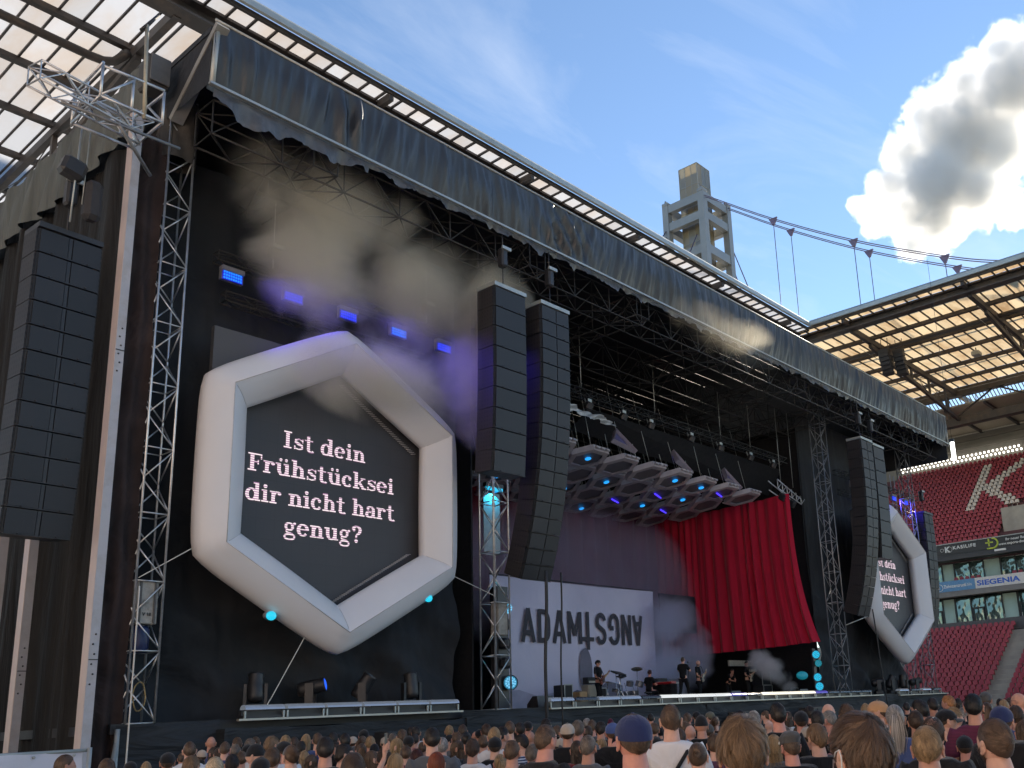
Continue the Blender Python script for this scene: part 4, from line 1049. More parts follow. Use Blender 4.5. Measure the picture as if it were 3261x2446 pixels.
def cabinet_meshes(w, h, d, split):
    key = (w, h, d, split)
    if key in SPK_CACHE: return SPK_CACHE[key]
    body = MB().bx(-w/2+.02, w/2-.02, .03, d, -h/2+.012, h/2-.012).mesh('speaker_cabinet', BLACK_PLASTIC)
    side = [MB().bx(s*w/2-.018, s*w/2+.018, .05, d-.05, -h/2+.01, h/2-.01).mesh('side_panel', SPK_SIDE) for s in (-1, 1)]
    spans = [(-w/2+.05, -.05), (.05, w/2-.05)] if split else [(-w/2+.05, w/2-.05)]
    g = [MB().bx(a, b_, -.01, .03, -h/2+.035, h/2-.025).mesh('grille', SPK_GRILLE) for a, b_ in spans]
    e = [('frame_edge', MB().bx(-w/2+.03, w/2-.03, -.02, .02, -h/2+.006, -h/2+.028).mesh('frame_edge', SPK_EDGE))]
    e += [('rigging_pin', MB().ell((x*w*1.1, -.03, -h/2+.035), (.022, .02, .022), 6, 4).mesh('rigging_pin', SPK_EDGE)) for x in (-.25, .25)]
    if split: e.append(('centre_bar', MB().bx(-.035, .035, .005, .03, -h/2+.03, h/2-.02).mesh('centre_bar', SPK_EDGE)))
    SPK_CACHE[key] = (body, [('side_panel', m_) for m_ in side]+[('grille', m_) for m_ in g]+e)
    return SPK_CACHE[key]
def line_array(x0, x1, y, ztop, zbot, rows, yaw, tilt_end, label, split, hang, d=.62, bend=1.8):
    w = abs(x1-x0); cx = (x0+x1)/2
    t = thing('line_array', label, 'line array', (cx, y, zbot), 'hanging line arrays')
    # arc of tilts, then scale to the wanted height
    tl = [R(tilt_end)*(i/(rows-1))**bend for i in range(rows)]
    H_ = sum(math.cos(a) for a in tl); h = (ztop-zbot)/H_
    ms = cabinet_meshes(round(w, 3), round(h, 3), d, split)
    p = Vector((0, 0, 0)); rz = Matrix.Rotation(R(yaw), 3, 'Z')
    MB(off=(0, 0, 0)).bx(-w/2, w/2, -.03, d, ztop-zbot+.02, ztop-zbot+.14).build('rigging_frame', BLACK_PLASTIC if ztop < 13 else GALV, t).rotation_euler = (0, 0, R(yaw))
    for i in range(rows):
        a = tl[i]
        c = p+Vector((0, math.sin(a)*h/2, -math.cos(a)*h/2))
        rot = (rz @ Matrix.Rotation(-a, 3, 'X') if False else rz @ Matrix.Rotation(a, 3, 'X'))
        o = obj('speaker_cabinet', ms[0], t); o.location = rz @ c+Vector((0, 0, ztop-zbot)); o.rotation_euler = rot.to_euler()
        for nm, me in ms[1]: obj(nm, me, o)
        p = p+Vector((0, math.sin(a)*h, -math.cos(a)*h))
    for (dx, dy) in hang:
        MB(off=(0, 0, 0)).tube((dx, dy, ztop-zbot+.1), (dx, dy, ztop-zbot+.9), .018).bbox((dx, dy, ztop-zbot+1.2), (.24, .26, .62), .05).tube((dx, dy, ztop-zbot+1.5), (dx, dy, ztop-zbot+2.1), .02).build('hoist', BLACK_PLASTIC, t)
        MB(off=(0, 0, 0)).bx(dx-.16, dx+.2, dy-.18, dy-.12, ztop-zbot+1.42, ztop-zbot+1.52).build('hoist_clamp', GALV, t)
    return t
line_array(6.7, 8.02, 21.0, 12.55, 5.95, 12, 3, 5, 'wide black speaker column hanging outside the stage, beside pale steel columns', True, [(0, .3)], .7)
line_array(17.78, 19.08, 18.75, 14.2, 8.65, 9, 0, 5, 'shorter of two black speaker columns hanging in front of the middle tower', False, [(0, .3)], .75)
line_array(19.66, 20.95, 18.7, 14.2, 5.85, 18, 0, 21, 'long curved black speaker column hanging at the near side of the opening', True, [(.1, .3)], .75)
line_array(41.7, 43.0, 18.7, 14.2, 5.8, 18, 0, 21, 'long curved black speaker column hanging at the far side of the opening', True, [(0, .3)], .75)
line_array(43.5, 44.8, 18.9, 14.25, 8.6, 9, 0, 5, 'black speaker column partly hidden behind the far curved one', False, [(0, .3)], .75)
line_array(54.6, 56.0, 21.0, 12.6, 5.95, 12, 0, 12, 'far black speaker column hanging before the red stadium seats', True, [(0, .3)], .7)

# ------------------------------------------------ moving heads on the wing decks
def moving_head(x, y, z, aim, pan, label, lit):
    s = thing('moving_head_lamp', label, 'spotlight', (x, y, z), 'moving head spotlights on the wing decks', (0, 0, R(pan)))
    BP = BLACK_PLASTIC
    MB(off=(0, 0, 0)).bbox((0, 0, .09), (.42, .4, .18), .03).build('base', BP, s)
    MB(off=(0, 0, 0)).bx(-.27, -.2, -.1, .1, .18, .72).bx(.2, .27, -.1, .1, .18, .72).bx(-.27, .27, -.09, .09, .16, .23).build('yoke', BP, s)
    h = MB(off=(0, 0, 0)).lathe([(.0, -.32), (.15, -.32), (.19, -.22), (.19, .05), (.17, .26), (.185, .30), (.185, .36), (.16, .36)], (0, 0, 0), (0, -1, 0), 16).build('head', BP, s)
    h.location = (0, 0, .62); h.rotation_euler = (R(aim), 0, 0)
    l = MB(off=(0, 0, 0)).lathe([(.16, .35), (.1, .375), (0, .385)], (0, 0, 0), (0, -1, 0), 16).build('lens', lit, h)
LENS = mat('lens_glass', (.10, .14, .18), .08, .4, .1); LENS_BLUE = emit('lens_blue', (.01, .10, .9), .5); LENS_PALE = mat('lens_pale', (.35, .45, .5), .1, .6, .1)
moving_head(12.6, 21.75, 2.3, -75, 150, 'black moving spotlight on the near deck tipped back, nearest the outer tower', LENS)
moving_head(14.1, 21.75, 2.3, -12, 48, 'black moving spotlight on the near deck with a glowing blue lens', LENS_BLUE)
moving_head(15.65, 21.75, 2.3, -58, 50, 'black moving spotlight on the near deck pointing steeply upwards', LENS_PALE)
moving_head(17.25, 21.75, 2.3, -80, 170, 'black moving spotlight on the near deck tipped back, nearest the speakers', LENS)
moving_head(47.4, 21.8, 2.2, -12, 40, 'black moving spotlight on the far deck with a blue glint, left of its row', LENS_BLUE)
moving_head(49.0, 21.8, 2.2, -60, 60, 'black moving spotlight on the far deck, second of its row', LENS_PALE)
moving_head(50.6, 21.8, 2.2, -85, 100, 'black moving spotlight on the far deck standing upright, third of its row', LENS)
moving_head(52.2, 21.8, 2.2, -10, 60, 'black moving spotlight on the far deck next to the farthest tower', LENS)
# lens glow of two spotlights on the inflatable frame
for (x, z, dx, lab) in ((12.35, 4.55, 0, 'cyan spot lamp clipped under the lower edge of the near hexagon'), (17.05, 5.25, 0, 'cyan spot lamp half hidden behind the near hexagon edge')):
    s = thing('clip_lamp', lab, 'lamp', (x, 20.72, z))
    MB().ell((x, 20.78, z), (.13, .08, .11), 12, 8).build('lens', emit('clip_cyan', (.0, .5, .75), .45), s)
    MB().ell((x, 20.92, z+.02), (.12, .14, .1), 10, 6).build('housing', mat('housing_grey', (.2, .2, .22)), s)

# ------------------------------------------------ hexagonal light pods over the band
POD = mat('pod_grey', (.40, .36, .38), .5, 0, .15, 4); POD_IN = mat('pod_panel', (.13, .12, .13), .5, 0, .2, 3)
POD_C = emit('pod_cyan', (.005, .25, .75), .6); POD_V = emit('pod_violet', (.05, .03, 1), .7)
def pods():
    prof = MB(); n = 6
    hexp = lambda r, z: [(r*math.cos(R(60*k)), r*math.sin(R(60*k)), z) for k in range(6)]
    r0, r1 = .88, .64
    prof.add(hexp(r0, 0)+hexp(r1, -.02)+hexp(r0, .22), [(k, (k+1) % 6, 6+(k+1) % 6, 6+k) for k in range(6)]+[(12+k, 12+(k+1) % 6, (k+1) % 6, k) for k in range(6)])
    rim = prof.mesh('rim', POD)
    panel = MB().add(hexp(r1+.01, .05), [(5, 4, 3, 2, 1, 0)]).mesh('panel', POD_IN)
    edges_ = []
    for k in (1, 4):
        edge = MB()
        a, b_ = Vector(hexp(.97, .1)[k]), Vector(hexp(.97, .1)[(k+1) % 6])
        for f in (.08, .38, .68): edges_.append(MB().tube(a.lerp(b_, f), a.lerp(b_, f+.24), .05, 5).mesh('edge_tube', POD))
    lampm = MB().ell((0, 0, 0), (.13, .13, .05), 10, 6).mesh('lamp', POD_C)
    strip = MB().bx(-.4, .4, -.03, .03, -.02, .02).mesh('light_strip', POD_V)
    OR = ['first', 'second', 'third', 'fourth', 'fifth', 'sixth', 'seventh', 'eighth', 'ninth', 'tenth']
    RW = ['front', 'second', 'third', 'fourth', 'fifth']
    lit = {(0, 1), (1, 1), (1, 3), (2, 2), (2, 5), (3, 1), (3, 4), (0, 4), (0, 5), (1, 6), (2, 0), (3, 3), (4, 2)}
    vio = {(1, 0), (0, 6), (2, 4), (1, 5), (2, 6)}
    for r_, (y, x0) in enumerate(((23.35, 25.05), (25.35, 24.95-.1), (27.35, 26.05), (29.4, 25.9), (31.4, 26.9))):
        for c in range(8):
            x = x0+c*1.86
            if x > 40.2: continue
            t = thing('hexagonal_light_pod', f'grey hexagonal light pod above the band, {OR[c]} from the speakers in the {RW[r_]} row', 'light pod', (x, y, 11.5+.02*r_), 'hexagonal light pods over the band')
            t.rotation_euler = (R(-13+random.uniform(-2, 2)), R(random.uniform(-2, 2)), 0)
            obj('rim', rim, t); obj('panel', panel, t)
            for em in edges_: obj('edge_tube', em, t)
            if (r_, c) in lit: obj('lamp', lampm, t, (random.uniform(-.15, .15), random.uniform(-.15, .15), -.04))
            if (r_, c) in vio:
                o = obj('light_strip', strip, t, (0, .1, -.02)); o.rotation_euler = (0, 0, .3)
            MB(off=(0, 0, 0)).tube((0, .3, .2), (0, .3, 3.5), .012, 4).tube((0, -.3, .2), (0, -.3, 3.5), .012, 4).build('suspension_wire', GALV, t)
    # three tilted triangular pods in front
    for k, (x, y, z, a) in enumerate(((28.5, 23, 12.4, 0), (32.5, 23, 12.25, .2), (36.4, 23, 12.1, .1))):
        t = thing('tilted_light_pod', f'tilted triangular light pod with a violet glow, {OR[k]} from the speakers', 'light pod', (x, y, z), 'tilted light pods over the band', (R(55), R(8), a))
        tri = [(-.75, -.35, 0), (.75, -.35, 0), (.1, .75, 0)]
        MB(off=(0, 0, 0)).add(tri+[(p[0]*.72, p[1]*.72, .1) for p in tri]+[(p[0], p[1], .2) for p in tri], [(0, 1, 4, 3), (1, 2, 5, 4), (2, 0, 3, 5), (6, 7, 1, 0), (7, 8, 2, 1), (8, 6, 0, 2)]).build('rim', mat('pod_rim_pale', (.3, .27, .33), .5), t)
        MB(off=(0, 0, 0)).add([(p[0]*.73, p[1]*.73, .08) for p in tri], [(0, 1, 2)]).build('panel', mat('pod_panel_violet', (.10, .09, .2), .5), t)
        MB(off=(0, 0, 0)).box((0, .18, -.0), (.5, .05, .03), (0, 0, -.4)).build('light_strip', POD_V, t)
pods()
# front lighting truss above the pods, with lamps and a bunched pale sheet
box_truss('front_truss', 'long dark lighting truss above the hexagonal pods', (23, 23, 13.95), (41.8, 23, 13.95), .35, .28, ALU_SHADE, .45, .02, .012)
def sheet(u, v):
    x = 22.9+5.2*u; return (x, 22.85+.12*fbm1(x*4+v*3, 31), 13.3-.07*(x-25.6)-(.36*v+.10*fbm1(x*3, 33)*v)*(1-.5*u))
o = MB(off=(25, 23, 13)).grid(sheet, 50, 6).build('bunched_sheet', mat('pale_sheet', (.42, .44, .46), .45, 0, .3, 3, bump=.6, bscale=6)); o.location = (25, 23, 13); tag(o, 'bunched pale plastic sheet hanging under the front lighting truss', 'sheet')
for k, x in enumerate((26.5, 28.6, 30.4, 33.3, 35.6, 38.2, 40.3)):
    s = thing('truss_spotlight', f'small black spotlight hanging on the front truss, {["first", "second", "third", "fourth", "fifth", "sixth", "seventh"][k]} from the speakers', 'spotlight', (x, 22.8, 13.4), 'spotlights on the front truss')
    MB().bbox((x, 22.8, 13.45), (.32, .25, .3), .05, (.5, .2, 0)).build('head', BLACK_PLASTIC, s)
    MB().tube((x, 22.9, 13.5), (x, 23, 13.8), .03).bx(x-.1, x+.12, 22.74, 22.78, 13.6, 13.72).build('clamp', GALV, s)
# dark sloping cloth soffit behind the front truss
o = MB(off=(34, 24, 12.6)).add([(27, 23.3, 13.6), (42, 23.3, 13.6), (42, 24.2, 12.4), (27, 24.2, 12.9)], [(0, 1, 2, 3)]).build('black_soffit', mat('back_black', (.006, .006, .008))); o.location = (34, 24, 12.6); tag(o, 'dark cloth soffit hanging behind the front lighting truss', 'cloth')
s = thing('followspot_cradle', 'aluminium cradle with spotlights hanging near the curtain-side tower', 'lamp cradle', (41, 22.5, 12.0))
mb = MB()
for (dy, dz) in ((0, 0), (.5, 0), (0, .45), (.5, .45)): mb.tube((39.7, 22.3+dy, 12.1+dz), (41.9, 22.3+dy, 11.6+dz*.6), .03)
for i in range(6): x = 39.7+i*.44; z = 12.1-i*.1; mb.tube((x, 22.3, z), (x, 22.3, z+.42), .025).tube((x, 22.3, z), (x+.4, 22.3, z+.32), .02)
mb.build('frame', ALU, s)
for xx, zz in ((40.1, 11.7), (40.9, 11.5)): MB().bbox((xx, 22.3, zz), (.3, .4, .35), .05, (.6, 0, 0)).build('lamp_head', BLACK_PLASTIC, s)
for k, (x, y) in enumerate(((26.2, 22.9), (31, 23), (36, 23), (38.6, 23), (40.2, 22.4), (41.4, 22.4))):
    o = MB(off=(x, y, 13)).tube((x, y, 12.4 if k > 3 else 14.1), (x, y, 16.3), .016, 5).build('suspension_chain', GALV); o.location = (x, y, 13); tag(o, f'thin suspension chain under the stage roof, {["first", "second", "third", "fourth", "fifth", "sixth"][k]} from the speakers', 'chain', 'suspension chains of the front truss')

# ------------------------------------------------ curtains and band backdrop
def curtains():
    def side(u, v):           # along +Y at x = 40, v from hem to top
        flare = (1-v)**3
        y = 21.95+8.2*u-.75*flare*(1-u)**3*1.0
        z = 4.56+.1*(1-u)**4*1.2+7.15*v
        ph = u*108+2.6*math.sin(u*7.3)+1.6*math.sin(u*17+1)
        amp = (.045+.075*(1-v)**.7)*(1+.5*math.sin(u*23+2))+.03*math.sin(ph*2.1+v)*(1-v)
        return (40.0+amp*math.sin(ph+.6*math.sin(v*2+u*6))+.05*math.sin(ph*.37)+.25*flare*math.exp(-u*8), y, z)
    o = MB(off=(40, 24, 4.5)).grid(side, 520, 24).build('side_curtain', RED); o.location = (40, 24, 4.5); tag(o, 'bright red pleated side curtain flaring at its lower corner', 'curtain')
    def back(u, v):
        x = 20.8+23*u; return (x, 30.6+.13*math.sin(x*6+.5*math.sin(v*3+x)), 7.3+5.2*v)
    o = MB(off=(30, 30.6, 7)).grid(back, 300, 10).build('rear_curtain', RED_SHADED); o.location = (30, 30.6, 7); tag(o, 'red curtain darkened by painted-in shade hanging across the back of the stage above the banner', 'curtain')
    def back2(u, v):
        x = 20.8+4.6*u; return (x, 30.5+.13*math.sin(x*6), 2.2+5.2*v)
    o = MB(off=(22, 30.5, 2)).grid(back2, 70, 6).build('rear_curtain', RED_SHADED); o.location = (22, 30.5, 2); tag(o, 'strip of red curtain behind the speakers at the near end of the banner', 'curtain')
    o = MB(off=(38, 28.5, 4)).bx(36.85, 39.8, 27.7, 27.76, 5.6, 7.45).build('black_flat', mat('back_black', (.006, .006, .008))); o.location = (38, 28.5, 4); tag(o, 'black rectangular panel between the banner and the red curtain', 'panel')
curtains()

def banner():
    s = thing('band_banner', 'large pale banner with dark lettering and a painted mountain behind the band', 'banner', (31, 27.5, FLOOR))
    BAN = folds('banner_cloth', (.56, .54, .66), .8, 'D', .7, .18, .2, .05, 60)
    y = 27.5; X0, X1, Z0, Z1 = 25.6, 36.05, 2.21, 7.45
    MB().grid(lambda u, v: (X0+(X1-X0)*u, y+.03*math.sin(u*14)*math.sin(v*3)+.02*fbm1(u*9+v*3, 5), Z0+(Z1-Z0)*v-.05*math.sin(u*math.pi)*(v > .95)), 60, 30).build('cloth', BAN, s)
    INK = mat('banner_ink', (.045, .043, .055), .8, 0, .25, 1.5); INK2 = mat('banner_ink_grey', (.15, .145, .19), .8, 0, .25, 1.2); INK3 = mat('banner_ink_pale', (.36, .35, .45), .8, 0, .2, 1)
    yy = y-.07
    # letters drawn from bars: unit cell width w, height 1
    def letters(name, m, x, w, z0, h, strokes, flip=False):
        mb = MB()
        for k, st in enumerate(strokes):
            pts = [(x+(1-p[0] if flip else p[0])*w, z0+(1-p[1] if flip else p[1])*h) for p in st['p']]
            t_ = st.get('t', .085)
            G = Glyphs(); G.rib(pts, [t_*2.4]*len(pts))
            for j, q in enumerate(G.p): mb.add([(a, yy-.0008*((j+k*3) % 9), b) for a, b in q], [tuple(range(len(q)))])
        mb.build(name, m, s)
    A = [{'p': [(.1, 0), (.5, 1.0)]}, {'p': [(.9, 0), (.5, 1.0)]}, {'p': [(.28, .28), (.72, .28)]}]
    ar = lambda cx, cy, rx, ry, a0, a1: [(cx+rx*math.cos(R(a)), cy+ry*math.sin(R(a))) for a in np.linspace(a0, a1, 14)]
    Dd = [{'p': [(.15, 0), (.15, 1)]}, {'p': [(.15, .93)]+ar(.42, .66, .4, .27, 90, 0)+ar(.42, .34, .4, .27, 0, -90)+[(.15, .07)]}]
    Mm = [{'p': [(.12, 0), (.12, 1)]}, {'p': [(.88, 0), (.88, 1)]}, {'p': [(.14, .97), (.5, .25)]}, {'p': [(.86, .97), (.5, .25)]}]
    Nn = [{'p': [(.15, 0), (.15, 1)]}, {'p': [(.85, 0), (.85, 1)]}, {'p': [(.17, .98), (.83, .02)]}]
    Ss = [{'p': ar(.5, .72, .34, .22, 10, 180)+ar(.5, .72, .34, .2, 180, 230)+ar(.5, .28, .34, .2, 50, 0)+ar(.5, .28, .34, .22, 0, -170)}]
    Gg = [{'p': ar(.5, .68, .36, .26, 15, 180)+ar(.5, .32, .36, .26, 180, 360)+[(.86, .45)]}, {'p': [(.55, .47), (.9, .47)]}]
    zb, h = 4.86, 1.36
    letters('lettering', INK, 27.2, .80, zb, h, A); letters('lettering', INK, 28.14, .78, zb, h, Dd)
    letters('lettering', INK, 29.03, .80, zb, h, A); letters('lettering', INK, 29.93, .92, zb, h, Mm)
    mb = MB().bx(31.12, 31.32, yy-.01, yy, 4.62, 6.25).bx(30.85, 31.6, yy-.012, yy-.002, 4.98, 5.16); mb.build('lettering', INK, s)
    letters('lettering', INK, 31.75, .72, zb+.02, h, Ss, True); letters('lettering', INK, 32.62, .76, zb+.02, h, Gg, True)
    letters('lettering', INK, 33.52, .72, zb+.02, h, Nn, True); letters('lettering', INK, 34.35, .70, zb+.02, h, A, True)
    # painted hill and figure
    def shape(name, m, pts, off):
        MB().add([(p[0], yy-off, p[1]) for p in pts], [tuple(range(len(pts)))]).build(name, m, s)
    ridge = [(29.0, 2.55), (29.3, 2.85), (29.9, 2.8), (30.4, 2.95), (30.9, 2.85), (31.3, 3.1), (31.9, 3.05), (32.4, 3.3), (33, 3.2), (33.4, 3.1), (33.4, 2.22), (29.0, 2.22)]
    shape('painted_hill', INK2, ridge, .004)
    shape('painted_hill', INK3, [(25.7, 2.9), (27, 3.0), (28, 2.75), (29.4, 2.9), (31, 2.6), (31, 2.22), (25.7, 2.22)], .002)
    shape('painted_figure', INK2, [(31.0+.42*math.cos(a), 3.75+.95*math.sin(a)) for a in np.linspace(0, 6.28, 22)[:-1]], .007)
    MB().tube((25.6, y, Z1+.02), (36.1, y, Z1+.02), .03).build('top_pipe', BLACK_PLASTIC, s)
banner()

# ------------------------------------------------ left flank: drapes, columns, outrigger
def flank():
    def net(u, v):
        y = 21.3+11.5*u; z = 16.4*v
        return (9.02+.10*math.sin(y*4.5+.8*math.sin(z*.3))+.07*fbm1(y*2.2, 41)+.12*math.exp(-((v-.1)/.2)**2)*math.sin(y*2), y, z)
    o = MB(off=(9, 27, 0)).grid(net, 150, 40).build('flank_drape', CLOTH_SIDE); o.location = (9, 27, 0); tag(o, 'dark creased netting drape closing the near flank of the stage', 'drape')
    def swag(u, v):
        y = 21.6+12*u; zt = 18.05; zb = 16.25+.12*math.sin(y*1.1+1)+.05*math.sin(y*5)
        return (8.78+.09*math.sin(y*5+.6*math.sin(v*4))*(1.2-v)+.05*fbm1(y*3+v*2, 44), y, zb+(zt-zb)*v)
    o = MB(off=(9, 27, 16)).grid(swag, 150, 16).build('flank_valance', CLOTH_GREY); o.location = (9, 27, 16); tag(o, 'grey green cloth valance draped along the top of the near flank', 'drape')
    def inner(u, v):
        y = 21.4+11*u; return (9.25+.08*math.sin(y*7), y, 13+3.6*v)
    o = MB(off=(9, 27, 13)).grid(inner, 120, 6).build('flank_curtain', CLOTH_GREY); o.location = (9, 27, 13); tag(o, 'pale grey pleated cloth under the valance of the near flank', 'drape')
    # brown cloth strip between columns and tower
    def strip(u, v):
        x = 8.62+.66*u; z = 15.9*v
        return (x, 21.15+.05*math.sin(x*16+.5*math.sin(z))+.04*fbm1(z*1.3+x*4, 46), z)
    o = MB(off=(8.9, 21, 0)).grid(strip, 16, 60).build('brown_drape', folds('brown_net', (.035, .022, .02), .8, 'D', 1.6, .8, .3, .5, 50)); o.location = (8.9, 21, 0); tag(o, 'narrow brownish drape between the pale column and the lattice tower', 'drape')
    # H-section columns
    for k, (x, y, z1, lab) in enumerate(((8.47, 20.95, 16.2, 'tall pale grey steel column nearest the lattice tower'), (8.42, 24.5, 13.5, 'pale steel column standing behind the outer speaker column'), (8.35, 26.2, 13.5, 'pale steel column at the far edge of the picture behind the speakers'))):
        s = thing('steel_column', lab, 'column', (x, y, 0), 'pale steel columns of the near flank')
        MB().bx(x-.09, x+.09, y-.15, y-.13, 0, z1).bx(x-.09, x+.09, y+.13, y+.15, 0, z1).build('flange', WHITE_PAINT, s)
        MB().bx(x-.01, x+.01, y-.13, y+.13, 0, z1).build('web', WHITE_PAINT, s)
        MB().bx(x-.105, x-.092, y-.15, y+.15, 0, z1).build('edge_strip', mat('pinkish_edge', (.55, .44, .40), .5, 0, .1, 2), s)
        mb = MB()
        for z in (3.5, 10.2):
            mb.bx(x-.088, x+.088, y-.165, y-.151, z-.02, z+.0)
            for i in range(6): mb.ell((x-.03+.04*(i % 2), y-.16, z-.5+i*.2), (.022, .012, .022), 6, 4)
        mb.build('splice_bolts', mat('bolt_dark', (.06, .06, .065), .5, .5), s)
    # outrigger truss with railing above the columns
    box_truss('outrigger_truss', 'bright aluminium outrigger truss projecting above the outer speakers', (5.75, 19.2, 14.9), (8.2, 19.7, 14.95), .42, .42, ALU, .42, .026, .017)
    s = thing('railing_cage', 'aluminium pipe railing cage on the corner of the stage roof', 'railing', (7.6, 19.1, 14.9))
    f = [(6.92, 19.0), (8.2, 19.0), (8.2, 20.4), (6.92, 20.4)]
    for i in range(4):
        a, b_ = f[i], f[(i+1) % 4]
        MB().tube((*a, 15.62), (*b_, 15.7), .032, 8).build('rail', ALU, s); MB().tube((*a, 14.9), (*b_, 14.9), .032, 8).build('rail', ALU, s)
        MB().tube((*a, 14.85), (*a, 15.66), .032, 8).build('post', ALU, s)
        MB().tube((*a, 14.92), ((a[0]+b_[0])/2, (a[1]+b_[1])/2, 15.6), .028, 8).build('diagonal', ALU, s)
    MB().tube((7.55, 19, 14.85), (7.55, 19, 15.66), .032, 8).build('post', ALU, s)
    MB().tube((6.2, 18.95, 14.35), (8.6, 18.95, 14.42), .035, 8).tube((7.3, 18.9, 14.35), (8.3, 19.6, 13.9), .04, 8).build('lower_rail', mat('rail_dull', (.2, .2, .2), .5, .5), s)
    s = thing('scaffold_pole', 'vertical scaffold pole beside the roof corner railing', 'pole', (7.78, 19, 14.8)); MB().tube((7.82, 19, 14.8), (7.72, 19, 17.1), .04, 10).build('tube', mat('scaffold_tan', (.45, .40, .30), .5, .5), s); MB().tube((7.6, 19, 16.9), (7.95, 19, 17.5), .035, 8).build('coupler_tube', ALU_SHADE, s)
    s = thing('roof_corner_box', 'dark boxed roof bracket behind the corner railing', 'bracket', (8.3, 20.5, 16.5)); MB().bbox((8.75, 20.9, 17.3), (.5, .6, .8), .05).build('housing', mat('bracket_dark', (.05, .05, .05), .6), s); MB().bx(8.5, 8.95, 20.5, 20.53, 16.95, 17.65).build('plate', mat('bracket_plate', (.13, .125, .115), .5, .3), s)
    # cloth sleeve over the top of the lattice tower
    o = MB(off=(9.6, 21.3, 15.6)).grid(lambda u, v: (9.58+(.42+.05*fbm1(u*12+v*3, 51))*math.cos(u*6.283), 21.3+(.42+.05*fbm1(u*12+v*3, 51))*math.sin(u*6.283), 15.5+1.6*v), 40, 10).build('tower_sleeve', mat('sleeve_brown', (.055, .048, .042), .8, 0, .3, 3, bump=.5, bscale=6)); o.location = (9.6, 21.3, 15.6); tag(o, 'dusty cloth sleeve wrapped round the top of the outer lattice tower', 'cloth')
    # hoist bag and chain bag above the outer speakers
    s = thing('chain_hoist', 'large black chain hoist with a hanging chain bag above the outer speakers', 'hoist', (7.2, 20.5, 12.6))
    MB().bbox((7.1, 20.6, 13.95), (.5, .35, .45), .08, (0, .25, 0)).build('motor', BLACK_PLASTIC, s)
    MB().bbox((7.55, 20.6, 13.35), (.36, .34, .95), .1).build('chain_bag', mat('bag_black', (.03, .028, .03), .7, 0, .3, 8, bump=.4), s)
    MB().tube((7.15, 20.6, 12.7), (7.2, 20.6, 15.0), .02).tube((7.35, 20.6, 13.2), (7.38, 20.6, 15), .012).build('chain', GALV, s)
    # cabinet and drum inside the lattice tower, coiled rope
    s = thing('ballast_box', 'weathered grey metal ballast box marked 18 inside the outer tower', 'box', (9.58, 21.3, 4.3)); MB().bbox((9.58, 21.22, 4.75), (.46, .34, .95), .02).build('body', mat('weathered_grey', (.33, .32, .29), .7, 0, .3, 3, dirt=(.14, .13, .11), dscale=5), s)
    for dx in (-.16, .15): MB().bx(9.58+dx-.02, 9.58+dx+.02, 21.02, 21.05, 4.3, 5.2).build('strap', mat('strap_dark', (.08, .075, .07), .6), s)
    place_text('lettering', font_mesh('V 18', .095, .004), mat('ink_black', (.02, .02, .02), .7), (9.485, 21.04, 4.45), (1, 0, 0), (0, 0, 1), s)
    o = MB(off=(9.58, 21.3, 3.6)).lathe([(0, 0), (.16, 0), (.19, .05), (.19, .5), (.16, .56), (0, .56)], (9.58, 21.3, 3.68), (0, 0, 1), 16).build('blue_drum', mat('drum_blue', (.012, .025, .09), .4)); o.location = (9.58, 21.3, 3.6); tag(o, 'dark blue plastic drum standing inside the outer lattice tower', 'drum')
    o = MB(off=(9.55, 21.1, 2.4)).path([(9.55+.13*math.cos(a), 21.05+.02*math.sin(a*3), 2.75+.3*math.sin(a)) for a in np.linspace(0, 18.8, 60)], .014, 5).build('rope_coil', mat('hemp', (.30, .22, .10), .8)); o.location = (9.55, 21.1, 2.4); tag(o, 'coil of tan rope hanging low in the outer lattice tower', 'rope')
    # white banner fence at the lower edge
    s = thing('banner_fence', 'white cloth banner fence with a steel post beside the stage flank', 'fence', (6.4, 16, 0))
    MB().grid(lambda u, v: (3.2+3.3*u, 16+.03*math.sin(u*11+v*4)+.02*fbm1(u*7-v*9, 61), .15+(1.6+.005*math.sin(u*30))*v), 50, 14).build('cloth', folds('fence_cloth', (.62, .63, .70), .7, 'D', 1.3, .35, .3, .04, 50), s)
    MB().tube((6.58, 16, 0), (6.58, 16, 1.8), .035, 8).tube((3, 16.03, 0), (3, 16.03, 1.8), .035, 8).tube((3, 16.03, 1.76), (6.58, 16.03, 1.76), .025, 8).build('post', GALV, s)
    mb = MB()
    for i in range(6): mb.ell((3.6+i*.55, 15.97, 1.7), (.025, .012, .025), 6, 4)
    mb.build('eyelets', GALV, s)
flank()
for k, (x, xb, z0, lab) in enumerate(((20.3, 20.15, 6.0, 'thick black cable loom dropping from the long speaker column to the stage'), (20.95, 20.8, 6.0, 'black cable dropping from the long speaker column to the stage, right of the loom'), (17.95, 17.8, 2.0, 'thin dark cable hanging before the middle tower, outermost'), (42.5, 43.0, 6.0, 'black cable dropping from the far curved speaker column'))):
    if k == 2: continue
    pts = [(x+(xb-x)*(i/10)+.03*math.sin(i*.8), 19.4, z0+.1-i*(z0-1.4)/10) for i in range(11)]
    o = MB(off=pts[-1]).path(pts, .055 if k == 0 else .03, 6).build('cable', CABLE_BLACK); o.location = pts[-1]; tag(o, lab, 'cable')
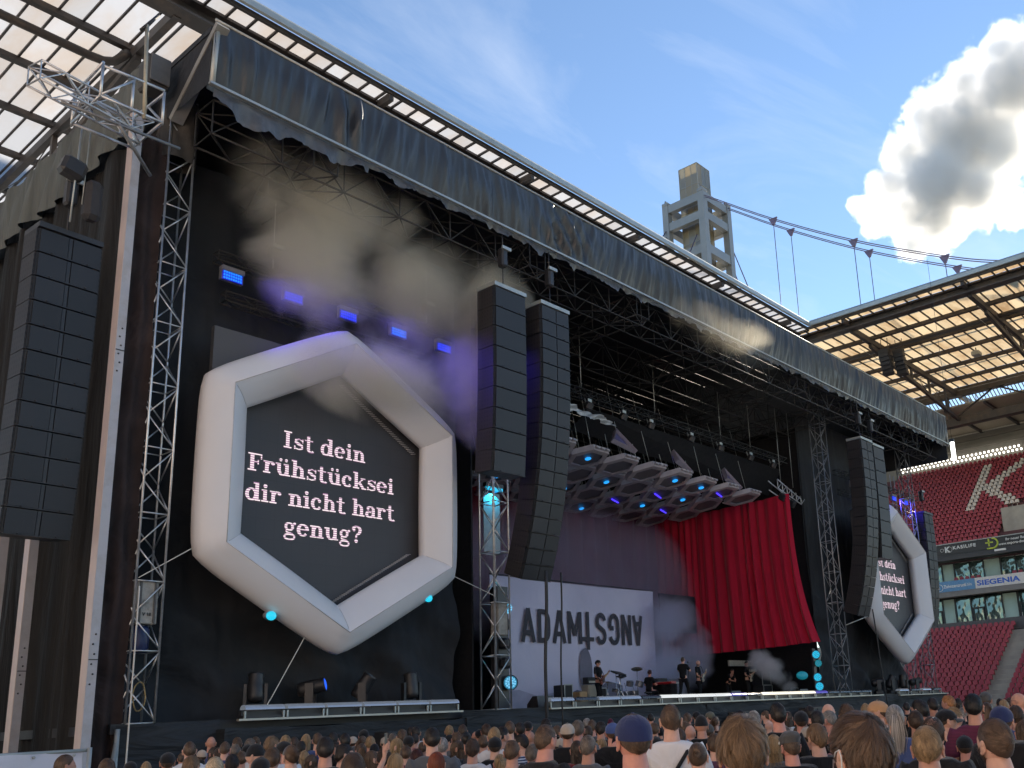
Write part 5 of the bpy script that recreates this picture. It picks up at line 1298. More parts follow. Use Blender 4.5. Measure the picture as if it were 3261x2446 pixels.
# subwoofers before the stage skirt
for k, (x, w, lab) in enumerate(((15.7, 1.3, 'black subwoofer box before the skirt under the near hexagon'), (20.6, 1.5, 'black speaker stack at the foot of the cable loom'), (25.6, 1.2, 'black speaker box before the skirt, below the guitarist with dark hair'), (31.6, 1.2, 'black speaker box before the skirt, below the singer'), (37.0, 1.2, 'black speaker box before the skirt, below the far guitarist'))):
    s = thing('front_speaker', lab, 'loudspeaker', (x, 20.1, 1.1), 'speaker boxes before the stage skirt')
    MB().bbox((x, 20.15, 1.45), (w, .55, .62), .03).bbox((x, 20.15, .6), (w, .6, 1.1), .03).build('cabinet', BLACK_PLASTIC, s)
    MB().bx(x-w/2+.06, x-.04, 19.84, 19.87, 1.2, 1.7).bx(x+.04, x+w/2-.06, 19.84, 19.87, 1.2, 1.7).build('grille', SPK_GRILLE, s)
# ================================================================== people
SKIN = {}
def skin_mat(k):
    cols = {'a': (.60, .31, .22), 'b': (.68, .39, .29), 'c': (.52, .26, .18), 'd': (.64, .30, .23)}
    if k not in SKIN:
        m = mat('skin_'+k, cols[k], .5, 0, .12, 14, spec=.35, bump=.05, bscale=90)
        b = m.node_tree.nodes['Principled BSDF']; b.inputs['Subsurface Weight'].default_value = .12; b.inputs['Subsurface Radius'].default_value = (.02, .008, .004)
        SKIN[k] = m
    return SKIN[k]
EYE_W = mat('eye_white', (.7, .68, .65), .25); EYE_D = mat('eye_dark', (.02, .015, .012), .15); LIP = mat('lips', (.36, .12, .10), .45)

def skin_modifier_mesh(V, E, Rr, levels=2):
    """one continuous limb/trunk surface grown round a skeleton (skin + subdivision, evaluated)"""
    me = bpy.data.meshes.new('sk'); me.from_pydata([tuple(v) for v in V], E, []); me.update()
    o = bpy.data.objects.new('sk', me); C.objects.link(o)
    md = o.modifiers.new('s', 'SKIN'); md.use_smooth_shade = True
    sl = me.skin_vertices[0].data
    for i, r in enumerate(Rr):
        sl[i].radius = r if isinstance(r, tuple) else (r, r)
        sl[i].use_root = (i == 0)
    sd = o.modifiers.new('d', 'SUBSURF'); sd.levels = levels; sd.render_levels = levels
    dg = bpy.context.evaluated_depsgraph_get()
    m2 = bpy.data.meshes.new_from_object(o.evaluated_get(dg))
    bpy.data.objects.remove(o); bpy.data.meshes.remove(me)
    return m2

STAND = dict(pelvis=(0, 0, .96), spine=(0, .01, 1.13), chest=(0, .0, 1.31), nb=(0, -.02, 1.46), neck=(0, .0, 1.545),
             sh=(.178, -.02, 1.425), el=(.245, -.04, 1.13), wr=(.235, .08, .90), ha=(.225, .12, .82),
             hip=(.095, 0, .90), kn=(.105, .03, .50), an=(.11, -.02, .09), toe=(.13, .14, .04))
def pose(**kw):
    """joint dict with separate right (+x) and left joints"""
    J = {}
    for k, v in STAND.items():
        if k in ('pelvis', 'spine', 'chest', 'nb', 'neck'): J[k] = Vector(v)
        else: J[k+'R'] = Vector(v); J[k+'L'] = Vector((-v[0], v[1], v[2]))
    for k, v in kw.items(): J[k] = Vector(v)
    return J
def body_meshes(J, female=False, fingers=True):
    """returns (body, shirt, trousers) meshes in person space, height 1.80 incl. head"""
    sw = .93 if female else 1.0
    names = ['pelvis', 'spine', 'chest', 'nb', 'neck']
    V = [J[n] for n in names]; E = [(0, 1), (1, 2), (2, 3), (3, 4), (4, 5)]; Rr = [(.145, .105), (.125, .095), (.15, .11), (.09, .082), (.066, .068), (.060, .064)]
    V.append(J['neck']+(J['neck']-J['nb']).normalized()*.11)
    def limb(root, js, rs):
        p = root
        for j, r in zip(js, rs): V.append(J[j]); Rr.append(r); E.append((p, len(V)-1)); p = len(V)-1
    for s in 'RL':
        limb(2, ['sh'+s, 'el'+s, 'wr'+s, 'ha'+s], [.062*sw, .043*sw, .029, (.036, .018)])
        limb(0, ['hip'+s, 'kn'+s, 'an'+s, 'toe'+s], [.085, .058, .038, (.042, .028)])
    body = skin_modifier_mesh(V, E, Rr)
    # shirt: trunk + upper arms
    V = []; E = []; Rr = []
    hem = J['pelvis']+Vector((0, 0, -.06))
    for p, r in ((hem, (.163, .125)), (J['pelvis'].lerp(J['spine'], .5), (.158, .12)), (J['spine'], (.15, .117)), (J['chest'], (.176, .130)), (J['nb']+Vector((0, -.004, .05)), (.094, .090))):
        V.append(p); Rr.append(r)
    E = [(0, 1), (1, 2), (2, 3), (3, 4)]
    for s in 'RL':
        a, b = J['sh'+s], J['el'+s]; up = a+Vector((0, 0, -.005))
        V += [up+Vector((0, 0, .012)), a.lerp(b, .72)]; Rr += [.090*sw, .070*sw]; E += [(3, len(V)-2), (len(V)-2, len(V)-1)]
    shirt = skin_modifier_mesh(V, E, Rr)
    V = [J['pelvis']]; E = []; Rr = [(.155, .118)]
    for s in 'RL':
        k = len(V); V += [J['hip'+s]+Vector((0, 0, -.04)), J['kn'+s], J['an'+s]+Vector((0, 0, .03))]; Rr += [.098, .07, .062]; E += [(0, k), (k, k+1), (k+1, k+2)]
    tr = skin_modifier_mesh(V, E, Rr)
    return body, shirt, tr

def head_bm(bm, off, yaw=0, tilt=0, lod=1):
    """adds an anatomical head (face towards +y) to a bmesh; material slots 0 skin 1 eye white 2 eye dark 3 lips"""
    nu, nv = (36, 26) if lod else (20, 14)
    m = Matrix.Translation(off) @ Matrix.Rotation(yaw, 4, 'Z') @ Matrix.Rotation(tilt, 4, 'X')
    rows = []
    for j in range(nv+1):
        ph = math.pi*j/nv; row = []
        for i in range(nu):
            th = 2*math.pi*i/nu
            x, y, z = math.sin(ph)*math.sin(th), math.sin(ph)*math.cos(th), math.cos(ph)
            X, Y, Z = x*.0775, y*.0985, z*.114
            if z < 0:
                t = -z; X *= 1-.30*t**1.6
                if y > 0: Y *= 1-.10*t
                else: Y *= 1-.45*t**1.2
                Z *= 1.02
            if y > 0:
                f = y
                g = lambda a, s: math.exp(-(a/s)**2)
                Y += .020*g(X, .014)*g(Z+.022, .022)*f           # nose
                Y += .010*g(X, .010)*g(Z-.004, .03)*f
                Y -= .010*(g(abs(X)-.032, .016))*g(Z-.006, .014)*f   # sockets
                Y += .006*g(Z-.03, .014)*f                        # brow
                Y += .006*g(X, .024)*g(Z+.06, .009)*f             # lips
                Y += .007*g(X, .02)*g(Z+.095, .018)*f             # chin
            row.append(bm.verts.new(m @ Vector((X, Y, Z))))
        rows.append(row)
    for j in range(nv):
        for i in range(nu):
            q = (rows[j][i], rows[j+1][i], rows[j+1][(i+1) % nu], rows[j][(i+1) % nu])
            try: f = bm.faces.new(q)
            except ValueError: continue
            f.smooth = True
            c = sum(((m.inverted() @ v.co) for v in q), Vector())/4
            f.material_index = 3 if (c.y > .07 and abs(c.x) < .024 and -.068 < c.z < -.053) else 0
    def blob(c, r, mi, n=8):
        ring = []
        for j in range(n//2+1):
            ph = math.pi*j/(n//2)
            ring.append([bm.verts.new(m @ (Vector(c)+Vector((math.sin(ph)*math.cos(2*math.pi*i/n)*r[0], math.sin(ph)*math.sin(2*math.pi*i/n)*r[1], math.cos(ph)*r[2])))) for i in range(n)])
        for j in range(n//2):
            for i in range(n):
                f = bm.faces.new((ring[j][i], ring[j+1][i], ring[j+1][(i+1) % n], ring[j][(i+1) % n])); f.smooth = True; f.material_index = mi
    for s in (-1, 1):
        blob((s*.031, .079, .004), (.0125, .010, .009), 1); blob((s*.031, .087, .004), (.0055, .004, .0055), 2)
        # ear: shell with an inner bowl
        blob((s*.080, -.008, -.012), (.010, .020, .034), 0, 12); blob((s*.086, -.016, .004), (.008, .013, .018), 0, 10); blob((s*.082, .002, -.04), (.007, .010, .011), 0, 8)
HEAD_C = Vector((0, .014, 1.664))
def person_mesh(body, head_yaw=0, tilt=0, lod=1, off=HEAD_C, hands=True):
    bm = bmesh.new(); bm.from_mesh(body)
    head_bm(bm, off, head_yaw, tilt, lod)
    me = bpy.data.meshes.new('body'); bm.to_mesh(me); bm.free()
    return me

# ------------------------------------------------ hair
HAIRCOL = {'brown': (.100, .058, .034), 'darkbrown': (.062, .036, .023), 'dark': (.024, .017, .014), 'black': (.010, .009, .009), 'lightbrown': (.19, .115, .062), 'blond': (.32, .205, .105),
           'blonde': (.34, .22, .11), 'paleblond': (.50, .38, .25), 'grey': (.27, .25, .235), 'greybrown': (.16, .125, .10), 'red': (.22, .045, .015), 'darkred': (.06, .014, .01), 'ginger': (.36, .16, .06)}
def hair_mat(c):
    nm = 'hair_'+c
    if nm in MATS: return MATS[nm]
    m, nt, b, out = nodes(nm); L = nt.links.new
    at = N(nt, 'ShaderNodeAttribute'); at.attribute_name = 'rnd'
    mr = N(nt, 'ShaderNodeMapRange', i_3=.45, i_4=1.9); L(at.outputs['Fac'], mr.inputs[0])
    mx = N(nt, 'ShaderNodeMix', data_type='RGBA', blend_type='MULTIPLY'); mx.inputs[0].default_value = 1; mx.inputs[6].default_value = (*HAIRCOL[c], 1); L(mr.outputs[0], mx.inputs[7])
    L(mx.outputs[2], b.inputs['Base Color']); b.inputs['Roughness'].default_value = .42; b.inputs['Specular IOR Level'].default_value = .45
    MATS[nm] = m
    return m
HC = np.array([0, -.002, .008]); HR = np.array([.0785, .0995, .113])
def scalp_min(az, style):
    """lowest hair elevation (radians) by azimuth from the face"""
    a = np.abs(az)
    base = np.interp(np.degrees(a), [0, 40, 70, 90, 110, 140, 180], [42, 38, 12, -6, -16, -34, -42])
    if style == 'balding': base = base-2
    return np.radians(base)
def hair_mesh(style, lod):
    n = {2: 13000, 1: 3000, 0: 900}[lod]
    r = np.random.default_rng(sum(map(ord, style))+lod)
    az = r.uniform(-np.pi, np.pi, n*3); sl = r.uniform(-.75, 1, n*3); el = np.arcsin(sl)
    kq = r.random(n*3) < .10; az = np.where(kq, np.pi+r.normal(0, .5, n*3), az); az = (az+np.pi) % (2*np.pi)-np.pi; el = np.where(kq, R(57)+r.normal(0, .16, n*3), el); el = np.clip(el, -1.5, 1.5)
    keep = el > scalp_min(az, style)+r.normal(0, .03, n*3)
    if style == 'balding':
        top = np.array([0, -.45, .9]); d_ = np.stack([np.cos(el)*np.sin(az), np.cos(el)*np.cos(az), np.sin(el)], 1); keep &= ((d_@(top/np.linalg.norm(top))) < .86) | (r.random(n*3) < .12)
    az, el = az[keep][:n], el[keep][:n]; n = len(az)
    d = np.stack([np.cos(el)*np.sin(az), np.cos(el)*np.cos(az), np.sin(el)], 1)
    P = HC+d*HR*1.0; nor = d/HR; nor /= np.linalg.norm(nor, axis=1, keepdims=True)
    crown = np.array([.1, -.55, .83]); crown /= np.linalg.norm(crown)
    T = d-crown*(d@crown)[:, None]; T -= nor*(T*nor).sum(1, keepdims=True)            # away from the crown
    T /= np.linalg.norm(T, axis=1, keepdims=True)+1e-6
    up = np.clip(d[:, 2], 0, 1)
    # smooth direction field over the scalp, so that neighbouring strands run together in locks
    def fld(p_, fr, ph): return np.sin(p_[:, 0]*fr+ph+1.7*np.sin(p_[:, 1]*fr*.7+ph*2))*.6+np.sin(p_[:, 2]*fr*.9-p_[:, 1]*fr*.5+ph*3)*.5
    lock = fld(d, 7, 1.0); lock2 = fld(d, 16, 2.3); clump = .6*lock+.5*lock2
    B_ = np.cross(nor, T)
    ln = np.full(n, .05); puff = 1.06; swirl = .25; flick = .0; w = .0015; grav = 0.0; jit = .06
    if style == 'short': ln = .03+.03*up; puff = 1.075; swirl = .28; flick = .012
    if style == 'neat': ln = .035+.035*up; puff = 1.075; swirl = .12
    if style == 'buzz': ln = np.full(n, .012); puff = 1.02; swirl = .2; w = .0018; flick = .004
    if style == 'balding': ln = np.full(n, .03); puff = 1.03; swirl = .2
    if style == 'messy': ln = .045+.045*up; puff = 1.16; swirl = .6; flick = .04
    if style == 'wavy': ln = .05+.05*up; puff = 1.18; swirl = .85; flick = .04
    if style == 'curly': ln = .04+.02*up; puff = 1.14; swirl = 1.2; jit = .5; w = .002; flick = .015
    if style == 'slick':
        T = np.tile(np.array([.12, -1.0, -.15]), (n, 1)); ln = .05+.05*up; puff = 1.085; swirl = .08
    if style == 'neat': T = T*.55+np.array([.6, .1, 0])
    if style in ('ponytail', 'bun'):
        tgt = np.array([0, -.115, .035]); T = tgt-P; ln = np.minimum(np.linalg.norm(tgt-P, axis=1)*1.0, .17); puff = 1.05; swirl = .06; jit = .03
    if style == 'long': ln = .22+.12*r.random(n); puff = 1.10; swirl = .12; grav = 1.6; jit = .04
    near = np.exp(-((1-d@crown)/.035)**2); T = T+B_*(swirl*clump)[:, None]+r.normal(0, jit, (n, 3))+B_*(near*1.4)[:, None]+r.normal(0, .5, (n, 3))*near[:, None]
    extra_lift = near*.02
    T -= nor*(T*nor).sum(1, keepdims=True); T /= np.linalg.norm(T, axis=1, keepdims=True)+1e-6
    K = 5 if style != 'long' else 9
    ln = ln*(1+.18*lock2*(style in ('messy', 'wavy', 'short')))*r.uniform(.8, 1.12, n)
    u_ = r.random(n)**.6                                          # layer of each strand
    vol = 1+(.40*lock+.45*lock2)*(style in ('messy', 'wavy', 'curly'))+.25*lock2*(style == 'short')
    low = np.clip((el-scalp_min(az, style))*2.2, .12, 1)          # thin towards the hairline
    if style in ('long', 'ponytail', 'bun'): low = np.clip(low, .6, 1)
    lim = 1.008+(puff-1.008)*u_*np.clip(vol, .35, 1.6)*low*np.where(d[:, 2] > 0, 1, .75)
    P = HC+d*HR*(1+(lim-1)*np.clip(near*1.3, 0, .95))[:, None]
    pts = [P.copy()]; p = P.copy(); g = T.copy()
    for k in range(1, K+1):
        q = (p-HC)/HR; nn = q/HR; nn /= np.linalg.norm(nn, axis=1, keepdims=True)
        if style == 'wavy': g = g+np.cross(nn, g)*(.55*np.sin(k*1.9+lock*4))[:, None]
        if style == 'curly': g = g+np.cross(nn, g)*(1.2*np.sin(k*2.4+lock2*6))[:, None]
        if style in ('ponytail', 'bun'): g = tgt-p
        if grav: g = g+np.array([0, -.12, -1.0])*grav*k/K
        free = (style == 'long') & (p[:, 2] < HC[2]-.02)
        gt = g-nn*(g*nn).sum(1, keepdims=True)*np.where(free, 0, 1)[:, None] if style == 'long' else g-nn*(g*nn).sum(1, keepdims=True)
        gt /= np.linalg.norm(gt, axis=1, keepdims=True)+1e-9; g = gt
        p = p+gt*(ln/K)[:, None]
        q = (p-HC)/HR; l = np.linalg.norm(q, axis=1)
        tgt_l = 1.0+(lim-1.0)*np.maximum(min(1, k/K*1.9), np.clip(near*1.3, 0, .95))+flick*max(0, k/K-.6)*2*(.5+u_)
        if style == 'long': tgt_l = np.where(free, np.maximum(l, 1.02), tgt_l)
        p = HC+q/l[:, None]*tgt_l[:, None]*HR
        pts.append(p.copy())
    pts = np.stack(pts, 1)                                      # n, K+1, 3
    # gather neighbouring strands into locks whose tips run together
    ng = max(40, n//38); gi = r.choice(n, ng, replace=False); nearg = np.empty(n, int)
    for s0 in range(0, n, 4000): nearg[s0:s0+4000] = ((P[s0:s0+4000, None]-P[None, gi])**2).sum(2).argmin(1)
    amt = {'messy': .72, 'wavy': .78, 'curly': .6, 'short': .5, 'neat': .35, 'slick': .45, 'long': .4}.get(style, .15)
    wk = amt*(np.linspace(0, 1, K+1)**1.4)[None, :, None]; pts = pts+(pts[gi][nearg]-pts)*wk
    lockrnd = r.normal(0, 1, ng)[nearg]
    tang = np.gradient(pts, axis=1); sd = np.cross(tang, nor[:, None, :]+r.normal(0, .35, (n, 1, 3))); sd /= np.linalg.norm(sd, axis=2, keepdims=True)+1e-9
    wid = w*(.55 if lod == 2 else 1.1 if lod == 1 else 2.2)*np.linspace(1, .25, K+1)[None, :, None]
    A = pts+sd*wid; B = pts-sd*wid
    V = np.stack([A, B], 2).reshape(-1, 3); m_ = 2*(K+1)
    base = (np.arange(n)*m_)[:, None]; q = np.array([[2*k, 2*k+1, 2*k+3, 2*k+2] for k in range(K)])
    F = (base[:, :, None]+q[None]).reshape(-1, 4)
    rv = np.repeat(np.clip(.40+.16*clump+.13*lockrnd+r.normal(0, .15, n), 0, 1), m_)
    # under-layer cap
    nu, nv = 40, 20; cap = []; cf = []; idx = {}
    for j in range(nv+1):
        for i in range(nu):
            a_ = -np.pi+2*np.pi*i/nu; e_ = np.pi/2-j*(np.pi/2+.75)/nv
            lo = float(scalp_min(np.array([a_]), style)[0]); e2 = max(e_, lo)
            dd = np.array([np.cos(e2)*np.sin(a_), np.cos(e2)*np.cos(a_), np.sin(e2)])
            s_ = (1.004 if style in ('balding', 'buzz') else 1.010+(puff-1.010)*.32*max(0, min(1, (e2-lo)*2.2)))
            cap.append(HC+dd*HR*s_)
    cap = np.array(cap); nb = len(V)
    drop = style == 'balding'
    for j in range(nv):
        for i in range(nu):
            f = [j*nu+i, (j+1)*nu+i, (j+1)*nu+(i+1) % nu, j*nu+(i+1) % nu]
            if drop:
                c = (cap[f].mean(0)-HC)/HR; c /= np.linalg.norm(c)
                if c@np.array([0, -.447, .894]) > .84: continue
            cf.append([k+nb for k in f])
    V = np.vstack([V, cap]); rv = np.concatenate([rv, np.full(len(cap), .25)])
    extra = []
    if style in ('ponytail', 'bun'):
        tail = []
        rr_ = np.random.default_rng(3); nt_ = {2: 900, 1: 420, 0: 160}[lod]
        for i in range(nt_):
            o_ = rr_.normal(0, 1, 3)*np.array([.013, .010, .013])
            if style == 'ponytail':
                path = [np.array([0, -.115, .035])+o_*.6, np.array([0, -.145, .03])+o_*1.1, np.array([0, -.158, -.04])+o_*1.6, np.array([0, -.15, -.13])+o_*1.9, np.array([0, -.14, -.21-.05*rr_.random()])+o_*1.3]
            else:
                a0 = rr_.uniform(0, 6.28); th = rr_.normal(0, .55); rad = .030+rr_.normal(0, .0015)
                path = [np.array([rad*math.cos(th)*math.cos(a0+k*.42), -.138+rad*.9*math.sin(th+.1*k), .04+rad*math.cos(th)*math.sin(a0+k*.42)]) for k in range(5)]
            path = np.array(path); tg = np.gradient(path, axis=0); s2 = np.cross(tg, np.array([.3, -1, .2])); s2 /= np.linalg.norm(s2, axis=1, keepdims=True)+1e-9
            ww = (.0022 if lod else .004)*np.array([1, 1, 1, .8, .4])[:, None]
            nb = len(V)+len(extra)*0
            tail.append((path+s2*ww, path-s2*ww))
        VV = np.concatenate([np.stack([a, b], 1).reshape(-1, 3) for a, b in tail]); nb = len(V)
        ff = (np.arange(len(tail))*10)[:, None, None]+np.array([[2*k, 2*k+1, 2*k+3, 2*k+2] for k in range(4)])[None]
        V = np.vstack([V, VV]); rv = np.concatenate([rv, np.repeat(rr_.random(len(tail)), 10)])
        F = np.vstack([F, ff.reshape(-1, 4)+nb])
    F = np.vstack([F, np.array(cf)])
    me = bpy.data.meshes.new('hair_'+style)
    me.vertices.add(len(V)); me.vertices.foreach_set('co', V.astype(np.float32).ravel())
    me.loops.add(F.size); me.loops.foreach_set('vertex_index', F.astype(np.int32).ravel())
    me.polygons.add(len(F)); me.polygons.foreach_set('loop_start', np.arange(0, F.size, 4, dtype=np.int32))
    me.update(calc_edges=True); me.validate()
    me.polygons.foreach_set('use_smooth', [True]*len(me.polygons))
    at = me.attributes.new('rnd', 'FLOAT', 'POINT'); at.data.foreach_set('value', rv.astype(np.float32))
    me.materials.append(None)
    return me
HAIR_CACHE = {}
def get_hair(style, lod):
    if (style, lod) not in HAIR_CACHE: HAIR_CACHE[(style, lod)] = hair_mesh(style, lod)
    return HAIR_CACHE[(style, lod)]

# ------------------------------------------------ hats
HATCOL = {'black': (.014, .014, .016), 'navy': (.022, .032, .10), 'blue': (.06, .10, .26), 'beige': (.46, .38, .31), 'denim': (.12, .17, .26), 'olive': (.12, .12, .09), 'grey': (.085, .083, .08), 'tan': (.52, .29, .15), 'maroon': (.12, .02, .04), 'straw': (.62, .52, .36)}
def hat_mat(c): return folds('hat_'+c, HATCOL[c], .85, 'D', 9, .12, .2, .12, 260, .2)
HAT_CACHE = {}
def hat_meshes(kind):
    if kind in HAT_CACHE: return HAT_CACHE[kind]
    out = []
    if kind == 'cap':
        mb = MB(off=(0, 0, 0)); nu, nv = 72, 16; vs_ = []
        for j in range(nv+1):
            e = (math.pi/2+.14)*(1-j/nv)-.14
            for i in range(nu):
                a = 2*math.pi*i/nu; sm_ = ((a/(math.pi/3)+.5) % 1)-.5; seam = 1-.014*math.exp(-(sm_/.07)**2)+.004*math.sin(a*9+e*5)*.5
                d = Vector((math.cos(e)*math.sin(a)*.088, math.cos(e)*math.cos(a)*.112, math.sin(e)*.102))*seam
                d.x *= 1+.05*math.sin(2*e) if e > 0 else 1; d.y *= 1+.05*math.sin(2*e) if e > 0 else 1
                z = d.z+.018+(.012*math.cos(a) if e < .3 else 0)
                if math.cos(a) < -.93 and e < .22: d *= .985
                vs_.append((d.x, d.y-.004, z))
        mb.add(vs_, [(j*nu+i, j*nu+(i+1) % nu, (j+1)*nu+(i+1) % nu, (j+1)*nu+i) for j in range(nv) for i in range(nu)], True)
        mb.ell((0, -.004, .121), (.011, .011, .006), 10, 6)
        out.append(('cap_crown', mb.mesh('cap_crown')))
        mb = MB(off=(0, 0, 0)); pts = []; n = 16
        for k in range(2):
            for i in range(n+1):
                a = -1.15+2.3*i/n
                for f in (0, .35, .7, 1):
                    r_ = .108+.075*f; pts.append((math.sin(a)*(.09+.012*f)*(1 if f < .8 else .96), math.cos(a)*r_, .022-.018*f*f-.028*math.sin(a)**2*f-.004*k))
        m4 = 4; L0 = (n+1)*m4
        fs = [(i*m4+f, (i+1)*m4+f, (i+1)*m4+f+1, i*m4+f+1) for i in range(n) for f in range(3)]
        fs += [tuple(L0+x for x in q[::-1]) for q in fs]
        fs += [(i*m4+3, (i+1)*m4+3, L0+(i+1)*m4+3, L0+i*m4+3) for i in range(n)]
        mb.add(pts, fs, True); out.append(('cap_peak', mb.mesh('cap_peak')))
    if kind == 'beanie':
        mb = MB(off=(0, 0, 0)); nu, nv = 32, 12; vs_ = []
        for j in range(nv+1):
            e = (math.pi/2+.12)*(1-j/nv)-.12
            for i in range(nu):
                a = 2*math.pi*i/nu; k = 1+.012*math.sin(a*18)
                if j > nv-3: k *= 1.03
                vs_.append((math.cos(e)*math.sin(a)*.084*k, math.cos(e)*math.cos(a)*.106*k-.003, math.sin(e)*.125+.014))
        mb.add(vs_, [(j*nu+i, j*nu+(i+1) % nu, (j+1)*nu+(i+1) % nu, (j+1)*nu+i) for j in range(nv) for i in range(nu)], True)
        out.append(('knit_cap', mb.mesh('knit_cap')))
    if kind == 'flatcap':
        mb = MB(off=(0, 0, 0)); nu, nv = 36, 12; vs_ = []
        for j in range(nv+1):
            e = (math.pi/2+.1)*(1-j/nv)-.1
            for i in range(nu):
                a = 2*math.pi*i/nu; k = 1+.18*math.cos(e)**.5*(j < nv-2)
                vs_.append((math.cos(e)*math.sin(a)*.084*k+.004*math.sin(a*7+e*6), math.cos(e)*math.cos(a)*.108*k+.004, math.sin(e)*.092+.045-.03*(math.cos(a) if e < 1 else 0)*.6+(.0 if j < nv-2 else -.012)))
        mb.add(vs_, [(j*nu+i, j*nu+(i+1) % nu, (j+1)*nu+(i+1) % nu, (j+1)*nu+i) for j in range(nv) for i in range(nu)], True)
        out.append(('cap_crown', mb.mesh('cap_crown')))
        mb = MB(off=(0, 0, 0)).grid(lambda u, v: (math.sin(-1+2*u)*.09, math.cos(-1+2*u)*(.10+.06*v), .03-.02*v-.012*math.sin(-1+2*u)**2), 12, 4); out.append(('cap_peak', mb.mesh('cap_peak')))
    if kind == 'strawhat':
        mb = MB(off=(0, 0, 0)).lathe([(0, .135), (.05, .14), (.075, .13), (.088, .09), (.094, .045)], (0, 0, 0), (0, 0, 1), 28); out.append(('hat_crown', mb.mesh('hat_crown')))
        mb = MB(off=(0, 0, 0)); nu = 36; vs_ = []
        for r_, z in ((.094, .045), (.13, .038), (.165, .045), (.18, .055), (.178, .05), (.13, .032), (.094, .04)):
            for i in range(nu): a = 2*math.pi*i/nu; vs_.append((r_*math.sin(a), r_*1.08*math.cos(a), z-.02*math.cos(a)*(r_ > .15)))
        mb.add(vs_, [(j*nu+i, j*nu+(i+1) % nu, (j+1)*nu+(i+1) % nu, (j+1)*nu+i) for j in range(6) for i in range(nu)], True); out.append(('hat_brim', mb.mesh('hat_brim')))
        mb = MB(off=(0, 0, 0)).lathe([(.0955, .045), (.0965, .05), (.0935, .075), (.092, .076)], (0, 0, 0), (0, 0, 1), 28); out.append(('hat_band', mb.mesh('hat_band')))
    HAT_CACHE[kind] = out
    for _, me in out: me.materials.append(None)
    return out

# ------------------------------------------------ clothes
CLO = {'black': (.012, .012, .014), 'grey': (.10, .105, .115), 'white': (.62, .61, .62), 'blue': (.06, .09, .22), 'purple': (.11, .05, .09), 'orange': (.3, .06, .03), 'striped': None, 'woa': (.014, .014, .016), 'jersey': (.012, .012, .014),
       'polo': (.010, .010, .012), 'white_print': (.70, .68, .69), 'redshirt': (.2, .03, .035), 'yellow': (.55, .27, .03), 'maroon': None, 'pink': (.36, .13, .13), 'ceramic': (.4, .4, .4)}
def cloth_mat(k):
    nm = 'shirt_'+k
    if nm in MATS: return MATS[nm]
    if k in ('striped', 'maroon'):
        m, nt, b, out = nodes(nm); L = nt.links.new
        tc = N(nt, 'ShaderNodeTexCoord'); sx = N(nt, 'ShaderNodeSeparateXYZ'); L(tc.outputs['Object'], sx.inputs[0])
        no = N(nt, 'ShaderNodeTexNoise', i_Scale=6.0); L(tc.outputs['Object'], no.inputs['Vector'])
        ad = N(nt, 'ShaderNodeMath', operation='MULTIPLY_ADD'); L(no.outputs[0], ad.inputs[0]); ad.inputs[1].default_value = .02; L(sx.outputs[2], ad.inputs[2])
        mu = N(nt, 'ShaderNodeMath', operation='MULTIPLY'); L(ad.outputs[0], mu.inputs[0]); mu.inputs[1].default_value = 6.283/(.034 if k == 'striped' else .012)
        si = N(nt, 'ShaderNodeMath', operation='SINE'); L(mu.outputs[0], si.inputs[0])
        mr = N(nt, 'ShaderNodeMapRange', i_1=-.25, i_2=.25); L(si.outputs[0], mr.inputs[0])
        mx = N(nt, 'ShaderNodeMix', data_type='RGBA'); L(mr.outputs[0], mx.inputs[0])
        a, c = ((.60, .60, .63), (.02, .03, .09)) if k == 'striped' else ((.16, .02, .065), (.075, .012, .035))
        mx.inputs[6].default_value = (*a, 1); mx.inputs[7].default_value = (*c, 1); L(mx.outputs[2], b.inputs['Base Color']); b.inputs['Roughness'].default_value = .85
        MATS[nm] = m; return m
    return folds(nm, CLO[k], .85, 'D', 7, .35, .2, .12, 220, .15)
TROUSER = folds('trousers_dark', (.03, .035, .05), .85, 'D', 6, .3, .2, .15, 200)

BASES = {}
def base(kind):
    if kind in BASES: return BASES[kind]
    if kind == 'phone':
        J = pose(elR=(.34, .22, 1.38), wrR=(.27, .36, 1.60), haR=(.265, .375, 1.66))
    elif kind == 'folded':
        J = pose(elR=(.25, .03, 1.14), wrR=(.06, .20, 1.12), haR=(-.03, .21, 1.14), elL=(-.25, .03, 1.14), wrL=(-.06, .22, 1.15), haL=(.03, .22, 1.16))
    else: J = pose()
    b, s, t = body_meshes(J, kind == 'woman')
    res = {}
    for lod in (0, 1): res[lod] = person_mesh(b, lod=lod)
    for me in list(res.values()):
        me.materials.clear()
        for m in (skin_mat('a'), EYE_W, EYE_D, LIP): me.materials.append(m)
    for me in (s, t): me.materials.clear(); me.materials.append(None)
    BASES[kind] = (res, s, t)
    return BASES[kind]

def set_mat(o, m, slot=0):
    o.material_slots[slot].link = 'OBJECT'; o.material_slots[slot].material = m

